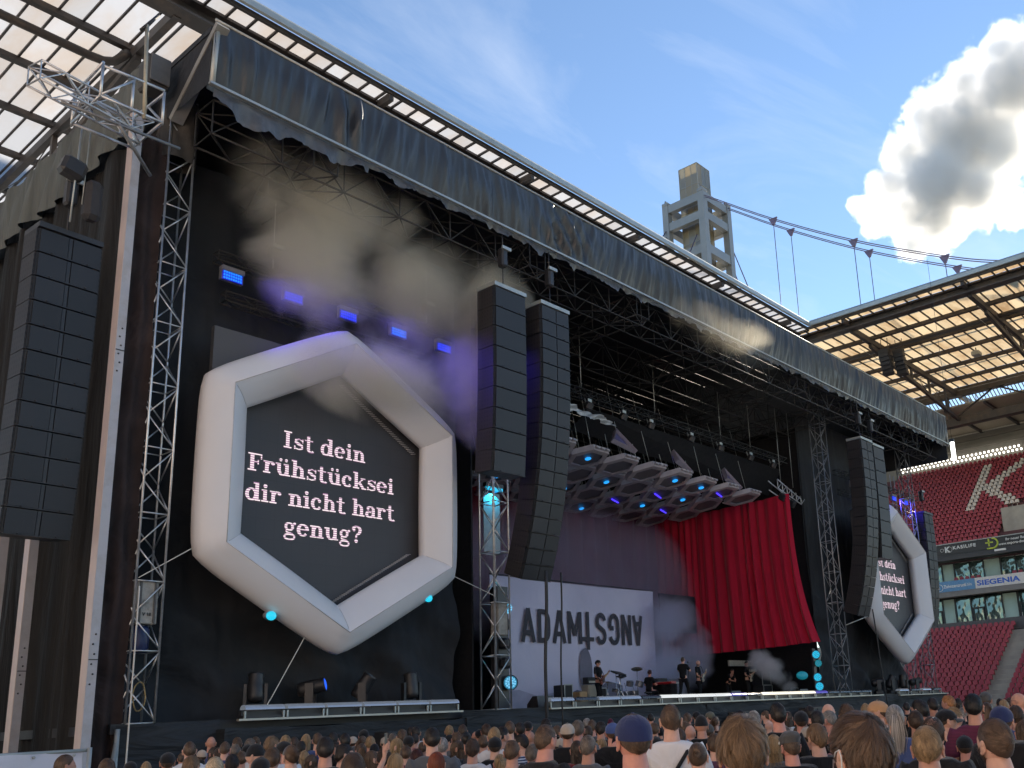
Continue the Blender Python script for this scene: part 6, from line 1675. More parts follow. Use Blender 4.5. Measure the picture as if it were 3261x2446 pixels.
def glasses(parent, m, z=.004, sun=False):
    mb = MB(off=(0, 0, 0))
    for s in (-1, 1):
        mb.path([(s*.034+.022*math.cos(a), .104-.004*abs(math.cos(a)), z+.016*math.sin(a)) for a in np.linspace(0, 6.28, 18)[:-1]], .0022, 5, True)
        mb.path([(s*.056, .098, z+.006), (s*.078, .06, z+.006), (s*.084, -.005, z+.004), (s*.086, -.03, z-.012)], .0022, 5)
    mb.tube((-.012, .108, z+.004), (.012, .108, z+.004), .002)
    o = mb.build('glasses', m, parent)
    lens = MB(off=(0, 0, 0))
    for s in (-1, 1): lens.add([(s*.034+.021*math.cos(a), .1035, z+.015*math.sin(a)) for a in np.linspace(0, 6.28, 14)[:-1]], [tuple(range(13))])
    if sun: lens.build('lens', mat('sun_lens', (.02, .02, .02), .1), o)
    return o
def on_back(shirt_mesh, me, parent, m, name, sc=1):
    """wraps a flat print onto the back of a shirt by casting rays on it"""
    from mathutils.bvhtree import BVHTree
    bm = bmesh.new(); bm.from_mesh(shirt_mesh); bv = BVHTree.FromBMesh(bm)
    pb = bmesh.new(); pb.from_mesh(me); bmesh.ops.triangulate(pb, faces=pb.faces)
    for _ in range(2): bmesh.ops.subdivide_edges(pb, edges=[e for e in pb.edges if e.calc_length() > .02], cuts=1)
    for v in pb.verts:
        h = bv.ray_cast(Vector((v.co.x, -1, v.co.z)), Vector((0, 1, 0)))
        v.co.y = (h[0].y if h[0] else -.13)-.004+v.co.y
    pb.to_mesh(me); pb.free(); bm.free()
    me.materials.clear(); me.materials.append(m)
    return obj(name, me, parent)
def flat(polys):
    mb = MB(off=(0, 0, 0))
    for k, p in enumerate(polys): mb.add([(a, -.0006*k, b) for a, b in p], [tuple(range(len(p)))])
    return mb.mesh('print')
CROWD = [
 (4.45, 11.44, 1.770, 'neat', 'brown', 'grey', 96, 'man with neat brown hair turned sideways before the white fence'),
 (4.42, 10.32, 1.723, 'short', 'brown', 'black', 23, 'person with short brown hair just right of the white fence post'),
 (5.97, 13.26, 1.619, 'cap', 'black', 'black', 24, 'person in a plain black cap low beside the hanging white rope'),
 (7.32, 15.72, 1.541, 'long', 'blonde', 'black', 25, 'small blonde head beside the plain black cap'),
 (5.69, 11.69, 1.727, 'cap', 'black', 'black', 26, 'person in a black cap with small pale logo before the stage corner'),
 (9.43, 18.82, 1.582, 'short', 'brown', 'grey', 27, 'brown-haired head close beside the black cap with pale logo'),
 (7.40, 14.21, 1.553, 'curly', 'dark', 'black', 28, 'dark curly head left of the pale blond person'),
 (4.44, 8.27, 1.711, 'neat', 'paleblond', 'white', 28, 'pale blond person with smooth hair at the lower edge'),
 (6.21, 11.17, 1.655, 'curly', 'dark', 'black', 29, 'dark curly head right of the pale blond person'),
 (5.98, 10.25, 1.776, 'beanie', 'black', 'white', -30, 'man in a black beanie looking left, white collar'),
 (4.87, 8.27, 1.685, 'cap', 'black', 'black', 41, 'man in a black cap with white letters on its side'),
 (5.35, 8.88, 1.751, 'short', 'brown', 'black', 31, 'person with short brown hair behind the lettered black cap'),
 (5.78, 9.23, 1.758, 'bun', 'brown', 'black', 7, 'man with a small blond bun and shaved sides'),
 (8.54, 13.29, 1.596, 'long', 'blonde', 'black', 33, 'blonde head right of the man with the bun'),
 (8.28, 12.69, 1.545, 'long', 'brown', 'black', -47, 'woman with brown hair facing left beside the dark-haired man'),
 (5.56, 8.30, 1.828, 'short', 'dark', 'black', 34, 'dark-haired man in a black shirt left of the raised phone'),
 (9.37, 13.73, 1.689, 'short', 'darkbrown', 'black', 34, 'dark head half hidden behind the man left of the raised phone'),
 (6.19, 8.93, 1.739, 'short', 'dark', 'black', 105, 'man with receding dark hair raising a phone in one hand'),
 (4.01, 5.66, 1.738, 'short', 'darkbrown', 'black', 35, 'large dark brown head below the raised phone'),
 (7.64, 10.42, 1.605, 'long', 'brown', 'black', 96, 'girl with brown hair facing right beside the raised phone'),
 (9.67, 13.10, 1.631, 'beanie', 'black', 'black', 36, 'person in a black knitted hat right of the raised phone'),
 (6.69, 8.89, 1.665, 'curly', 'darkbrown', 'black', 37, 'man with short dark brown curls in the middle distance'),
 (11.76, 15.61, 1.694, 'cap', 'beige', 'grey', 37, 'person in a pale cap behind the dark brown curls'),
 (8.94, 11.58, 1.715, 'long', 'blonde', 'black', -32, 'blonde woman facing left next to a black cap'),
 (9.75, 12.35, 1.739, 'cap', 'black', 'blue', 38, 'man in a black cap and blue shirt'),
 (7.58, 9.44, 1.608, 'curly', 'darkred', 'black', 39, 'woman with dark red hair in front of the grey shirt'),
 (10.86, 13.38, 1.603, 'short', 'brown', 'black', 39, 'brown head behind the dark red hair'),
 (6.75, 8.16, 1.862, 'short', 'dark', 'grey', 40, 'tall dark-haired man in a grey shirt'),
 (5.93, 7.11, 1.645, 'long', 'red', 'black', 40, 'woman with long copper red hair at the lower edge'),
 (8.26, 9.79, 1.720, 'buzz', 'grey', 'grey', 50, 'man with a shaved head beside the grey shirt'),
 (10.98, 12.81, 1.697, 'beanie', 'black', 'black', -39, 'man with a black headband facing left'),
 (9.34, 10.73, 1.650, 'long', 'brown', 'black', -34, 'woman with sunglasses pushed up in brown hair'),
 (10.00, 11.30, 1.751, 'bun', 'dark', 'black', 42, 'dark-haired person with hair tied up behind the sunglasses'),
 (13.51, 14.99, 1.691, 'bald', 'none', 'grey', 42, 'small bald head behind the tied dark hair'),
 (7.54, 8.42, 1.703, 'curly', 'darkbrown', 'white', 47, 'man with brown curls and a white shirt collar'),
 (9.80, 10.71, 1.700, 'short', 'brown', 'purple', 42, 'brown-haired person in a purple shirt beside the black cap'),
 (8.24, 8.80, 1.709, 'cap', 'black', 'black', 43, 'man in a black cap with an adjustable strap in mid-crowd'),
 (7.53, 7.96, 1.540, 'ponytail', 'blonde', 'black', 43, 'woman with a golden blonde ponytail at the lower edge'),
 (9.23, 9.73, 1.805, 'curly', 'dark', 'black', 103, 'dark curly-haired man turned right'),
 (10.83, 11.22, 1.874, 'buzz', 'brown', 'black', 44, 'man with cropped brown hair near the speaker stack'),
 (11.85, 12.02, 1.847, 'short', 'dark', 'orange', 45, 'dark-haired person in black and orange near the speaker stack'),
 (8.80, 8.90, 1.714, 'short', 'dark', 'striped', -25, 'bearded dark-haired man in a navy and white striped shirt'),
 (11.54, 11.48, 1.691, 'bald', 'none', 'black', 45, 'man with a bald crown behind the striped shirt'),
 (5.76, 5.57, 1.845, 'buzz', 'brown', 'woa', 81, 'man with cropped hair and sunglasses in a printed black shirt'),
 (12.26, 11.81, 1.882, 'curly', 'dark', 'black', 46, 'dark curly head behind the man with sunglasses'),
 (11.56, 10.91, 1.768, 'short', 'brown', 'black', 107, 'brown-haired man facing right behind the beige cap'),
 (8.95, 8.26, 1.822, 'cap', 'beige', 'black', 47, 'man in a beige cap with a tattooed neck and black shirt'),
 (9.43, 8.52, 1.851, 'short', 'greybrown', 'grey', 48, 'man with greying short hair right of the beige cap'),
 (15.24, 13.51, 1.849, 'short', 'grey', 'black', 48, 'distant grey head before the stage skirt'),
 (11.88, 10.52, 1.742, 'short', 'darkbrown', 'black', 48, 'dark brown head right of the greying man'),
 (7.06, 6.26, 1.717, 'buzz', 'greybrown', 'grey', 63, 'man with thinning cropped hair in a grey shirt'),
 (17.26, 15.12, 1.609, 'long', 'blonde', 'black', 49, 'small blonde head beside the thinning hair'),
 (11.71, 10.10, 1.799, 'curly', 'dark', 'black', 49, 'woman with dark curls left of the blue caps'),
 (11.39, 9.81, 1.546, 'long', 'blonde', 'black', -11, 'small blonde girl in front of the lighter blue cap'),
 (20.66, 17.45, 1.784, 'beanie', 'maroon', 'black', 50, 'distant maroon beanie before the stage skirt'),
 (9.10, 7.66, 1.807, 'cap', 'blue', 'jersey', 50, 'man in a lighter blue cap and black sports jersey'),
 (3.90, 3.14, 1.902, 'cap', 'navy', 'polo', 36, 'large man in a navy blue cap and black polo shirt'),
 (20.43, 15.86, 1.864, 'short', 'dark', 'black', 52, 'distant dark head right of the navy cap'),
 (12.54, 9.68, 1.738, 'short', 'brown', 'black', 52, 'brown head between the navy cap and the tall man in white'),
 (6.70, 4.99, 1.958, 'neat', 'brown', 'white_print', 53, 'tall brown-haired man in a white printed shirt with a bag strap'),
 (10.06, 7.36, 1.677, 'buzz', 'darkbrown', 'black', 54, 'cropped dark head right of the white printed shirt'),
 (12.87, 9.32, 1.611, 'short', 'paleblond', 'black', 54, 'pale grey blond head right of the white printed shirt'),
 (14.51, 10.41, 1.660, 'short', 'lightbrown', 'black', 54, 'light brown head before the black beanie'),
 (10.72, 7.75, 1.533, 'cap', 'denim', 'black', 54, 'person in a faded denim cap low beside the white shirt'),
 (18.74, 13.20, 1.872, 'cap', 'black', 'black', 55, 'distant dark cap behind the black beanie'),
 (6.27, 4.43, 1.659, 'bun', 'brown', 'black', 55, 'woman with brown hair pinned up in a twist'),
 (10.53, 7.35, 1.830, 'beanie', 'black', 'black', 55, 'bearded man in a black beanie'),
 (16.57, 11.33, 1.856, 'cap', 'olive', 'grey', 16, 'distant person in an olive cap'),
 (12.64, 8.69, 1.679, 'cap', 'grey', 'grey', 55, 'person in a grey cap right of the black beanie'),
 (3.09, 1.98, 1.887, 'wavy', 'lightbrown', 'black', 57, 'very near head with thick wavy light brown hair'),
 (14.17, 9.06, 1.858, 'short', 'dark', 'black', 57, 'distant dark head behind the wavy hair'),
 (10.81, 6.72, 1.856, 'short', 'grey', 'white', 58, 'man with silver grey hair and a white collar'),
 (18.18, 10.99, 1.814, 'short', 'brown', 'black', -1, 'distant brown-haired person facing left'),
 (9.01, 5.30, 1.932, 'short', 'dark', 'black', 50, 'tall dark-haired man in a black shirt before the red curtain'),
 (9.46, 5.51, 1.686, 'short', 'greybrown', 'black', 60, 'grey brown head behind the flat cap'),
 (7.05, 4.05, 1.697, 'flatcap', 'grey', 'black', 30, 'bearded man in a worn grey flat cap with a round badge'),
 (10.82, 6.04, 1.829, 'cap', 'black', 'black', 61, 'man in a black cap beside the tall dark-haired man'),
 (11.18, 6.29, 1.640, 'short', 'brown', 'black', 61, 'brown head right of the grey flat cap'),
 (15.07, 8.23, 1.872, 'curly', 'dark', 'black', 61, 'distant dark curly head left of the bald man'),
 (7.55, 4.07, 1.745, 'messy', 'lightbrown', 'black', 37, 'near man with tousled light brown hair beside the mask wearer'),
 (10.52, 5.65, 1.822, 'buzz', 'dark', 'black', 62, 'cropped dark head behind the tousled hair'),
 (12.24, 6.39, 1.886, 'bald', 'none', 'black', 32, 'bald man facing left before the stage'),
 (11.58, 6.04, 1.807, 'short', 'grey', 'black', 12, 'grey-haired man with glasses facing left'),
 (9.94, 4.97, 1.879, 'curly', 'brown', 'black', 63, 'brown curly head behind the mask wearer'),
 (2.91, 1.41, 1.876, 'messy', 'brown', 'grey', 36, 'nearest man with tousled brown hair, glasses and a white face mask'),
 (10.31, 4.76, 1.906, 'cap', 'tan', 'black', -20, 'person in a tan orange cap facing left'),
 (8.24, 3.66, 1.862, 'ponytail', 'grey', 'blue', 66, 'woman with a long grey ponytail right of the mask wearer'),
 (22.55, 9.69, 1.826, 'short', 'dark', 'black', 67, 'distant dark head above the grey ponytail'),
 (10.09, 4.25, 1.778, 'short', 'darkbrown', 'black', 67, 'dark brown head behind the blond crop'),
 (10.91, 4.52, 1.892, 'short', 'dark', 'black', 22, 'dark-haired man turned left beyond the dark brown head'),
 (5.19, 2.14, 1.754, 'short', 'blond', 'grey', 68, 'near man with cropped blond hair'),
 (6.58, 2.66, 1.778, 'balding', 'darkbrown', 'black', 78, 'man with a thinning crown behind the blond crop'),
 (15.29, 6.12, 1.904, 'short', 'dark', 'redshirt', 48, 'distant dark-haired man in a red shirt'),
 (9.89, 3.85, 1.786, 'cap', 'black', 'black', 144, 'person in a black cap with a grey peak facing right'),
 (13.19, 5.16, 1.649, 'long', 'dark', 'yellow', 69, 'dark-haired woman in a yellow top'),
 (14.63, 5.60, 1.928, 'short', 'ginger', 'black', 9, 'ginger-haired man facing left before the red seats'),
 (22.46, 8.39, 1.862, 'long', 'dark', 'black', 70, 'distant dark-haired woman beside the ginger man'),
 (18.82, 6.96, 1.687, 'curly', 'grey', 'black', 70, 'grey curly head left of the maroon shirt'),
 (9.11, 3.39, 1.549, 'cap', 'black', 'yellow', 70, 'child in a black cap low before the maroon shirt'),
 (9.61, 3.44, 1.922, 'short', 'black', 'maroon', 70, 'black-haired man in a maroon striped shirt'),
 (15.25, 5.26, 1.958, 'cap', 'grey', 'pink', 71, 'man in a dark grey cap behind the maroon shirt'),
 (4.95, 1.68, 1.787, 'slick', 'brown', 'grey', 41, 'near bearded man with slicked brown hair over a yellow shirt'),
 (7.90, 2.62, 1.817, 'cap', 'navy', 'black', 82, 'man in a navy cap behind the slicked brown hair'),
 (21.93, 7.25, 1.811, 'short', 'dark', 'black', 72, 'distant dark head left of the bald man with glasses'),
 (22.50, 7.23, 1.819, 'short', 'brown', 'black', 72, 'distant brown head near the right edge'),
 (13.18, 4.10, 1.902, 'bald', 'none', 'pink', 13, 'bald man with glasses at the right edge'),
 (14.79, 4.58, 1.763, 'strawhat', 'straw', 'black', 3, 'person in a cream straw hat with a black band'),
 (8.73, 2.71, 1.676, 'long', 'brown', 'black', 73, 'long brown hair at the right edge below the straw hat'),
]
CROWD += [
 (9.30, 17.50, 1.858, 'bald', 'none', 'blue', 28, 'bald person left of the pale blond person with smooth hair'),
 (8.14, 14.21, 1.733, 'cap', 'black', 'white', 40, 'black-capped person left of the man in a black beanie looking left'),
 (8.56, 15.32, 1.732, 'short', 'greybrown', 'black', 29, 'greying person right of the dark curly head right of the pale blond person'),
 (11.00, 15.56, 1.742, 'cap', 'beige', 'black', 60, 'beige-capped person left of the large dark brown head'),
 (10.31, 16.01, 1.823, 'long', 'blonde', 'black', 33, 'long blonde person right of the blonde head right of the man with the bun'),
 (7.52, 7.46, 1.634, 'short', 'greybrown', 'black', 70, 'greying person right of the man with a bald crown'),
 (11.03, 14.41, 1.770, 'short', 'greybrown', 'redshirt', 37, 'greying person left of the blonde woman facing left'),
 (9.74, 9.15, 1.634, 'cap', 'beige', 'blue', 32, 'beige-capped person right of the brown-haired man facing right'),
 (9.94, 13.58, 1.747, 'neat', 'blond', 'purple', 46, 'neat blond person left of the person in a black knitted hat'),
 (7.44, 12.39, 1.848, 'messy', 'lightbrown', 'black', 81, 'tousled light brown person right of the man in a black beanie looking left'),
 (8.64, 16.54, 1.656, 'cap', 'beige', 'pink', 13, 'beige-capped person right of the dark curly head left of the pale blond person'),
 (8.43, 7.64, 1.626, 'long', 'darkbrown', 'redshirt', 48, 'long dark brown person left of the man with thinning cropped hair in a grey shirt'),
 (15.88, 9.14, 1.789, 'long', 'darkbrown', 'white', 60, 'long dark brown person right of the grey brown head'),
 (12.52, 14.24, 1.848, 'long', 'darkbrown', 'redshirt', 26, 'long dark brown person left of the dark-haired person with hair tied up'),
 (16.04, 9.66, 1.630, 'bald', 'none', 'black', 109, 'bald person right of the distant brown-haired person facing left'),
 (9.20, 13.21, 1.818, 'short', 'dark', 'black', 20, 'dark-haired person right of the man with receding dark hair raising a phone in one hand'),
 (9.09, 16.99, 1.681, 'long', 'darkbrown', 'blue', -12, 'long dark brown person left of the pale blond person with smooth hair'),
 (5.96, 7.75, 1.640, 'long', 'blonde', 'redshirt', 48, 'long blonde person right of the man with short dark brown curls in the middle distance'),
 (10.25, 14.23, 1.753, 'ponytail', 'brown', 'purple', 61, 'brown ponytailed person left of the person in a black knitted hat'),
 (6.60, 12.97, 1.823, 'buzz', 'brown', 'white', 27, 'close-cropped person right of the brown-haired head'),
 (11.72, 3.71, 1.760, 'curly', 'darkbrown', 'blue', 72, 'curly dark brown person right of the distant brown head'),
 (6.93, 11.23, 1.778, 'cap', 'black', 'white', -8, 'black-capped person left of the man with a small blond bun and shaved sides'),
 (9.54, 14.47, 1.841, 'buzz', 'brown', 'blue', 33, 'close-cropped person left of the dark-haired man in a black shirt left of the raised phone'),
 (8.80, 9.41, 1.813, 'neat', 'blond', 'white', 43, 'neat blond person left of the dark curly-haired man turned right'),
 (5.19, 10.16, 1.705, 'messy', 'lightbrown', 'black', 37, 'tousled light brown person right of the brown-haired head'),
 (11.61, 14.53, 1.733, 'short', 'dark', 'redshirt', 49, 'dark-haired person right of the man in a black cap and blue shirt'),
 (9.80, 16.84, 1.829, 'ponytail', 'brown', 'black', 30, 'brown ponytailed person left of the man in a black beanie looking left'),
 (15.99, 11.49, 1.857, 'ponytail', 'brown', 'black', 79, 'brown ponytailed person left of the distant dark cap'),
 (8.60, 6.63, 1.644, 'cap', 'black', 'pink', 62, 'black-capped person right of the distant dark head right of the navy cap'),
 (13.10, 14.42, 1.749, 'cap', 'black', 'purple', 42, 'black-capped person right of the small bald head'),
 (9.08, 14.24, 1.728, 'short', 'dark', 'purple', 33, 'dark-haired person right of the man with a small blond bun and shaved sides'),
 (10.69, 4.07, 1.790, 'neat', 'blond', 'pink', 119, 'neat blond person left of the grey curly head'),
 (11.60, 12.60, 1.845, 'curly', 'darkbrown', 'white', 43, 'curly dark brown person right of the brown-haired person in a purple shirt'),
 (8.09, 5.50, 1.669, 'short', 'brown', 'purple', 56, 'brown-haired person right of the person in a grey cap'),
 (8.64, 15.98, 1.677, 'curly', 'darkbrown', 'grey', 28, 'curly dark brown person right of the pale blond person with smooth hair'),
 (10.15, 13.02, 1.832, 'short', 'brown', 'pink', 38, 'brown-haired person left of the man in a black cap and blue shirt'),
 (12.03, 8.71, 1.745, 'short', 'brown', 'redshirt', 54, 'brown-haired person left of the light brown head'),
 (11.31, 8.10, 1.689, 'bald', 'none', 'purple', 79, 'bald person right of the light brown head'),
 (13.63, 13.62, 1.857, 'cap', 'black', 'black', 45, 'black-capped person right of the dark-haired person in black and orange'),
 (8.02, 14.66, 1.781, 'buzz', 'brown', 'blue', 29, 'close-cropped person left of the dark curly head right of the pale blond person'),
 (6.69, 6.91, 1.703, 'buzz', 'brown', 'grey', 69, 'close-cropped person left of the bearded dark-haired man in a navy and white striped shirt'),
 (12.90, 11.32, 1.822, 'buzz', 'brown', 'grey', 49, 'close-cropped person right of the distant grey head'),
 (14.52, 5.00, 1.802, 'ponytail', 'brown', 'black', 71, 'brown ponytailed person right of the man in a dark grey cap'),
 (9.76, 15.51, 1.785, 'long', 'darkbrown', 'grey', 42, 'long dark brown person right of the man with a small blond bun and shaved sides'),
 (12.18, 15.20, 1.861, 'short', 'dark', 'white', 39, 'dark-haired person left of the tall dark-haired man in a grey shirt'),
 (7.46, 13.17, 1.650, 'short', 'brown', 'black', 30, 'brown-haired person right of the dark curly head right of the pale blond person'),
 (9.25, 16.08, 1.806, 'short', 'greybrown', 'pink', 80, 'greying person left of the man in a black beanie looking left'),
 (8.34, 4.98, 1.630, 'long', 'blonde', 'grey', 59, 'long blonde person left of the grey brown head'),
 (17.97, 8.58, 1.859, 'long', 'blonde', 'blue', 64, 'long blonde person right of the man with tousled brown hair'),
 (10.11, 14.87, 1.837, 'short', 'dark', 'white', 34, 'dark-haired person right of the dark-haired man in a black shirt left of the raised phone'),
 (8.46, 10.77, 1.630, 'short', 'brown', 'redshirt', 38, 'brown-haired person right of the blonde woman facing left'),
 (12.95, 15.14, 1.847, 'neat', 'blond', 'blue', 51, 'neat blond person left of the man with a black headband facing left'),
 (12.41, 15.64, 1.856, 'short', 'dark', 'grey', 38, 'dark-haired person right of the blonde woman facing left'),
 (8.59, 13.90, 1.837, 'neat', 'blond', 'grey', 42, 'neat blond person left of the man with a small blond bun and shaved sides'),
 (15.79, 10.70, 1.761, 'ponytail', 'brown', 'black', 81, 'brown ponytailed person right of the distant person in an olive cap'),
 (9.75, 17.38, 1.831, 'short', 'brown', 'purple', 14, 'brown-haired person left of the man in a black beanie looking left'),
 (8.78, 12.20, 1.669, 'ponytail', 'brown', 'blue', 36, 'brown ponytailed person left of the girl with brown hair facing right'),
 (18.81, 6.15, 1.804, 'long', 'blonde', 'pink', 57, 'long blonde person right of the distant dark head left of the bald man with glasses'),
 (10.01, 5.52, 1.659, 'cap', 'beige', 'black', 61, 'beige-capped person right of the brown head right of the grey flat cap'),
 (10.84, 15.00, 1.858, 'cap', 'black', 'grey', 36, 'black-capped person left of the person in a black knitted hat'),
 (10.51, 12.10, 1.750, 'short', 'brown', 'grey', 41, 'brown-haired person right of the man with a black headband facing left'),
 (9.38, 4.86, 1.632, 'bald', 'none', 'pink', 48, 'bald person right of the grey-haired man with glasses facing left'),
]
def crowd():
    FR = mat('spectacle_frame', (.02, .018, .018), .3); WHT = mat('plain_white', (.72, .72, .72), .7)
    for n, (x, y, h, st, col, sh, az, lab) in enumerate(CROWD):
        full = lab; lab = full if n < 108 else ('woman' if st in ('long', 'ponytail') else 'person')
        dist = math.hypot(x, y); lod = 2 if dist < 7.5 else 1 if dist < 13.5 else 0
        hat = st in ('cap', 'beanie', 'flatcap', 'strawhat')
        top = {'cap': 1.79, 'beanie': 1.80, 'flatcap': 1.80, 'strawhat': 1.805, 'wavy': 1.805, 'messy': 1.80, 'bald': 1.778, 'buzz': 1.785}.get(st, 1.79)
        sc = h/top
        rr = random.Random(n*7+1)
        p = thing('person', full, 'person', (x, y, 0), 'people in the crowd', (0, 0, -R(az+rr.uniform(-7, 7)))); p.scale = (sc, sc, sc)
        woman = st in ('long', 'ponytail') or 'woman' in lab or 'girl' in lab
        kind = 'phone' if 'raising a phone' in lab else 'folded' if rr.random() < .25 else 'woman' if woman else 'man'
        res, s, t = base(kind)
        wd = rr.uniform(.97, 1.12) if not woman else rr.uniform(.92, 1.0)
        if 'large man' in lab: wd = 1.2
        b = obj('body', res[1 if lod else 0], p); set_mat(b, skin_mat(rr.choice('abcdab')))
        # clothing is widened sideways for build
        so = obj('shirt', s, p); so.scale = (wd, wd, 1); set_mat(so, cloth_mat(sh))
        to = obj('trousers', t, p); set_mat(to, TROUSER)
        hd = bpy.data.objects.new('x', None)
        hl = HEAD_C
        def child(nm, me, m, scale=None, rot=None, parent=p, lift=0):
            o = obj(nm, me, parent, hl+Vector((0, 0, lift)))
            if scale: o.scale = scale
            if rot: o.rotation_euler = rot
            if m is not None: set_mat(o, m)
            return o
        nod = 0
        if hat:
            under = {'black': 'darkbrown', 'navy': 'brown', 'beige': 'darkbrown', 'tan': 'brown'}.get(col, 'brown')
            if st != 'beanie': child('hair', get_hair('buzz' if st != 'strawhat' else 'long', 0 if lod == 0 else 1), hair_mat(under))
            for nm, me in hat_meshes(st):
                m = hat_mat(col)
                if nm == 'hat_band': m = hat_mat('black')
                if nm == 'cap_peak' and 'grey peak' in lab: m = hat_mat('grey')
                o = child(nm, me, m)
            if 'white letters' in lab or 'pale logo' in lab:
                me = font_mesh('LA' if 'letters' in lab else 'A', .034, .002); me.transform(Matrix.Translation((-.02, 0, 0)))
                u, v = Vector((0, -1, 0)), Vector((0, 0, 1)); w = u.cross(v)
                mm = Matrix((u, v, w)).transposed().to_4x4(); mm.translation = Vector((-.092, -.03, .055)); me.transform(mm); me.materials.append(WHT); obj('logo', me, p, hl)
            if 'round badge' in lab: MB(off=(0, 0, 0)).lathe([(.014, 0), (.013, .003), (0, .004)], (-.093, .02, .035), (-1, 0, .1), 14).build('badge', mat('badge', (.6, .58, .5), .4), p).location = hl
        elif st != 'bald':
            child('hair', get_hair(st, lod), hair_mat(col), (1, 1, 1) if n % 2 else (-1, 1, 1))
        if 'beard' in lab:
            o = child('beard', beard_mesh(), hair_mat('dark' if 'dark' in lab else 'brown'))
        if 'glasses' in lab or 'sunglasses' in lab or 'mask wearer' in lab or (st == 'flatcap') or 'navy blue cap' in lab:
            g = glasses(p, FR, .02 if 'pushed' not in lab else .10, 'sunglasses' in lab); g.location = hl
        if 'face mask' in lab:
            mk = MB(off=(0, 0, 0)).grid(lambda u, v: (math.sin((u-.5)*2.1)*.078, .012+math.cos((u-.5)*2.1)*.092+.012*math.sin(v*3.14)*math.cos((u-.5)*3), -.012-.085*v), 16, 8)
            o = mk.build('face_mask', mat('mask_white', (.66, .56, .56), .8), p); o.location = hl
            lp = MB(off=(0, 0, 0))
            for s_ in (-1, 1): lp.path([(s_*.068, .05, -.02), (s_*.083, .015, .012), (s_*.09, -.018, .02), (s_*.092, -.03, .0), (s_*.088, -.022, -.03), (s_*.08, .01, -.06), (s_*.066, .05, -.085)], .0022, 5)
            lp.build('ear_loop', WHT, p).location = hl
        if sh == 'woa':
            me = font_mesh('W:O:A', .10, .006, 1.1, 1, 'CENTER'); me.transform(Matrix.Translation((0, 0, 0)) @ Matrix.Rotation(R(90), 4, 'X')); me.transform(Matrix.Translation((0, 0, 1.235)))
            on_back(s, me, p, WHT, 'print')
            sk = [[(-.03, 1.36), (.03, 1.36), (.035, 1.31), (.015, 1.25), (0, 1.23), (-.015, 1.25), (-.035, 1.31)], [(-.03, 1.36), (-.06, 1.345), (-.085, 1.38), (-.07, 1.335), (-.03, 1.33)], [(.03, 1.36), (.06, 1.345), (.085, 1.38), (.07, 1.335), (.03, 1.33)]]
            on_back(s, flat(sk), p, WHT, 'print')
        if sh == 'jersey':
            me = font_mesh('MU', .11, .008, 1.0, 1.1, 'CENTER'); me.transform(Matrix.Rotation(R(90), 4, 'X')); me.transform(Matrix.Translation((0, 0, 1.27))); on_back(s, me, p, WHT, 'print')
            on_back(s, flat([[(-.10+.2*i/12, 1.43-.03*math.cos((i-6)/6*1.5)) for i in range(13)]+[(-.10+.2*i/12, 1.418-.03*math.cos((i-6)/6*1.5)) for i in range(12, -1, -1)]]), p, WHT, 'trim')
        if sh == 'white_print':
            cols = [(.30, .42, .33), (.62, .10, .22), (.62, .38, .06), (.36, .10, .16), (.70, .18, .05)]
            el = lambda cx, cz, a, b: [(cx+a*math.cos(t_), cz+b*math.sin(t_)) for t_ in np.linspace(0, 6.28, 18)[:-1]]
            shp = [[[(0, 1.14), (.14, 1.10), (.14, 1.36), (.02, 1.30)]], [[(-.12, 1.24), (-.05, 1.36), (-.04, 1.20)]], [el(-.11, 1.28, .03, .035)], [el(0, 1.30, .06, .02), el(0, 1.25, .07, .022), el(.0, 1.19, .08, .025), el(-.02, 1.13, .09, .02)], [el(.1, 1.29, .035, .035), el(.09, 1.22, .03, .02)]]
            for c, q in zip(cols, shp): on_back(s, flat(q), p, mat('print_%.2f_%.2f' % c[:2], c, .8), 'print')
            MB(off=(0, 0, 0)).path([(.14, -.04, 1.50), (.10, -.12, 1.42), (.0, -.15, 1.28), (-.1, -.15, 1.12), (-.17, -.10, 1.0)], .016, 6).build('bag_strap', hat_mat('black'), p)
        if 'over a yellow shirt' in lab: set_mat(so, cloth_mat('grey'))
        if 'raising a phone' in lab:
            hand = phone_hand(); ho = obj('hand', hand, p); set_mat(ho, b.material_slots[0].material)
    # the phone is a thing of its own, held in that hand
    for o in [k for k in bpy.data.objects if k.name.startswith('person') and k.get('label', '').endswith('raising a phone in one hand') and k.get('label', '').startswith('man with receding')]:
        bpy.context.view_layer.update()
        mw = o.matrix_world
        ph = thing('phone', 'dark smartphone held up above the crowd', 'phone', mw @ Vector((.262, .385, 1.80)), None, o.rotation_euler)
        MB(off=(0, 0, 0)).bbox((0, 0, 0), (.072, .009, .15), .004).build('case', mat('phone_case', (.05, .055, .06), .35), ph)
        MB(off=(0, 0, 0)).bbox((-.018, -.006, .055), (.024, .004, .024), .0015).build('camera_bump', mat('lens_glass', (.1, .14, .18)), ph)
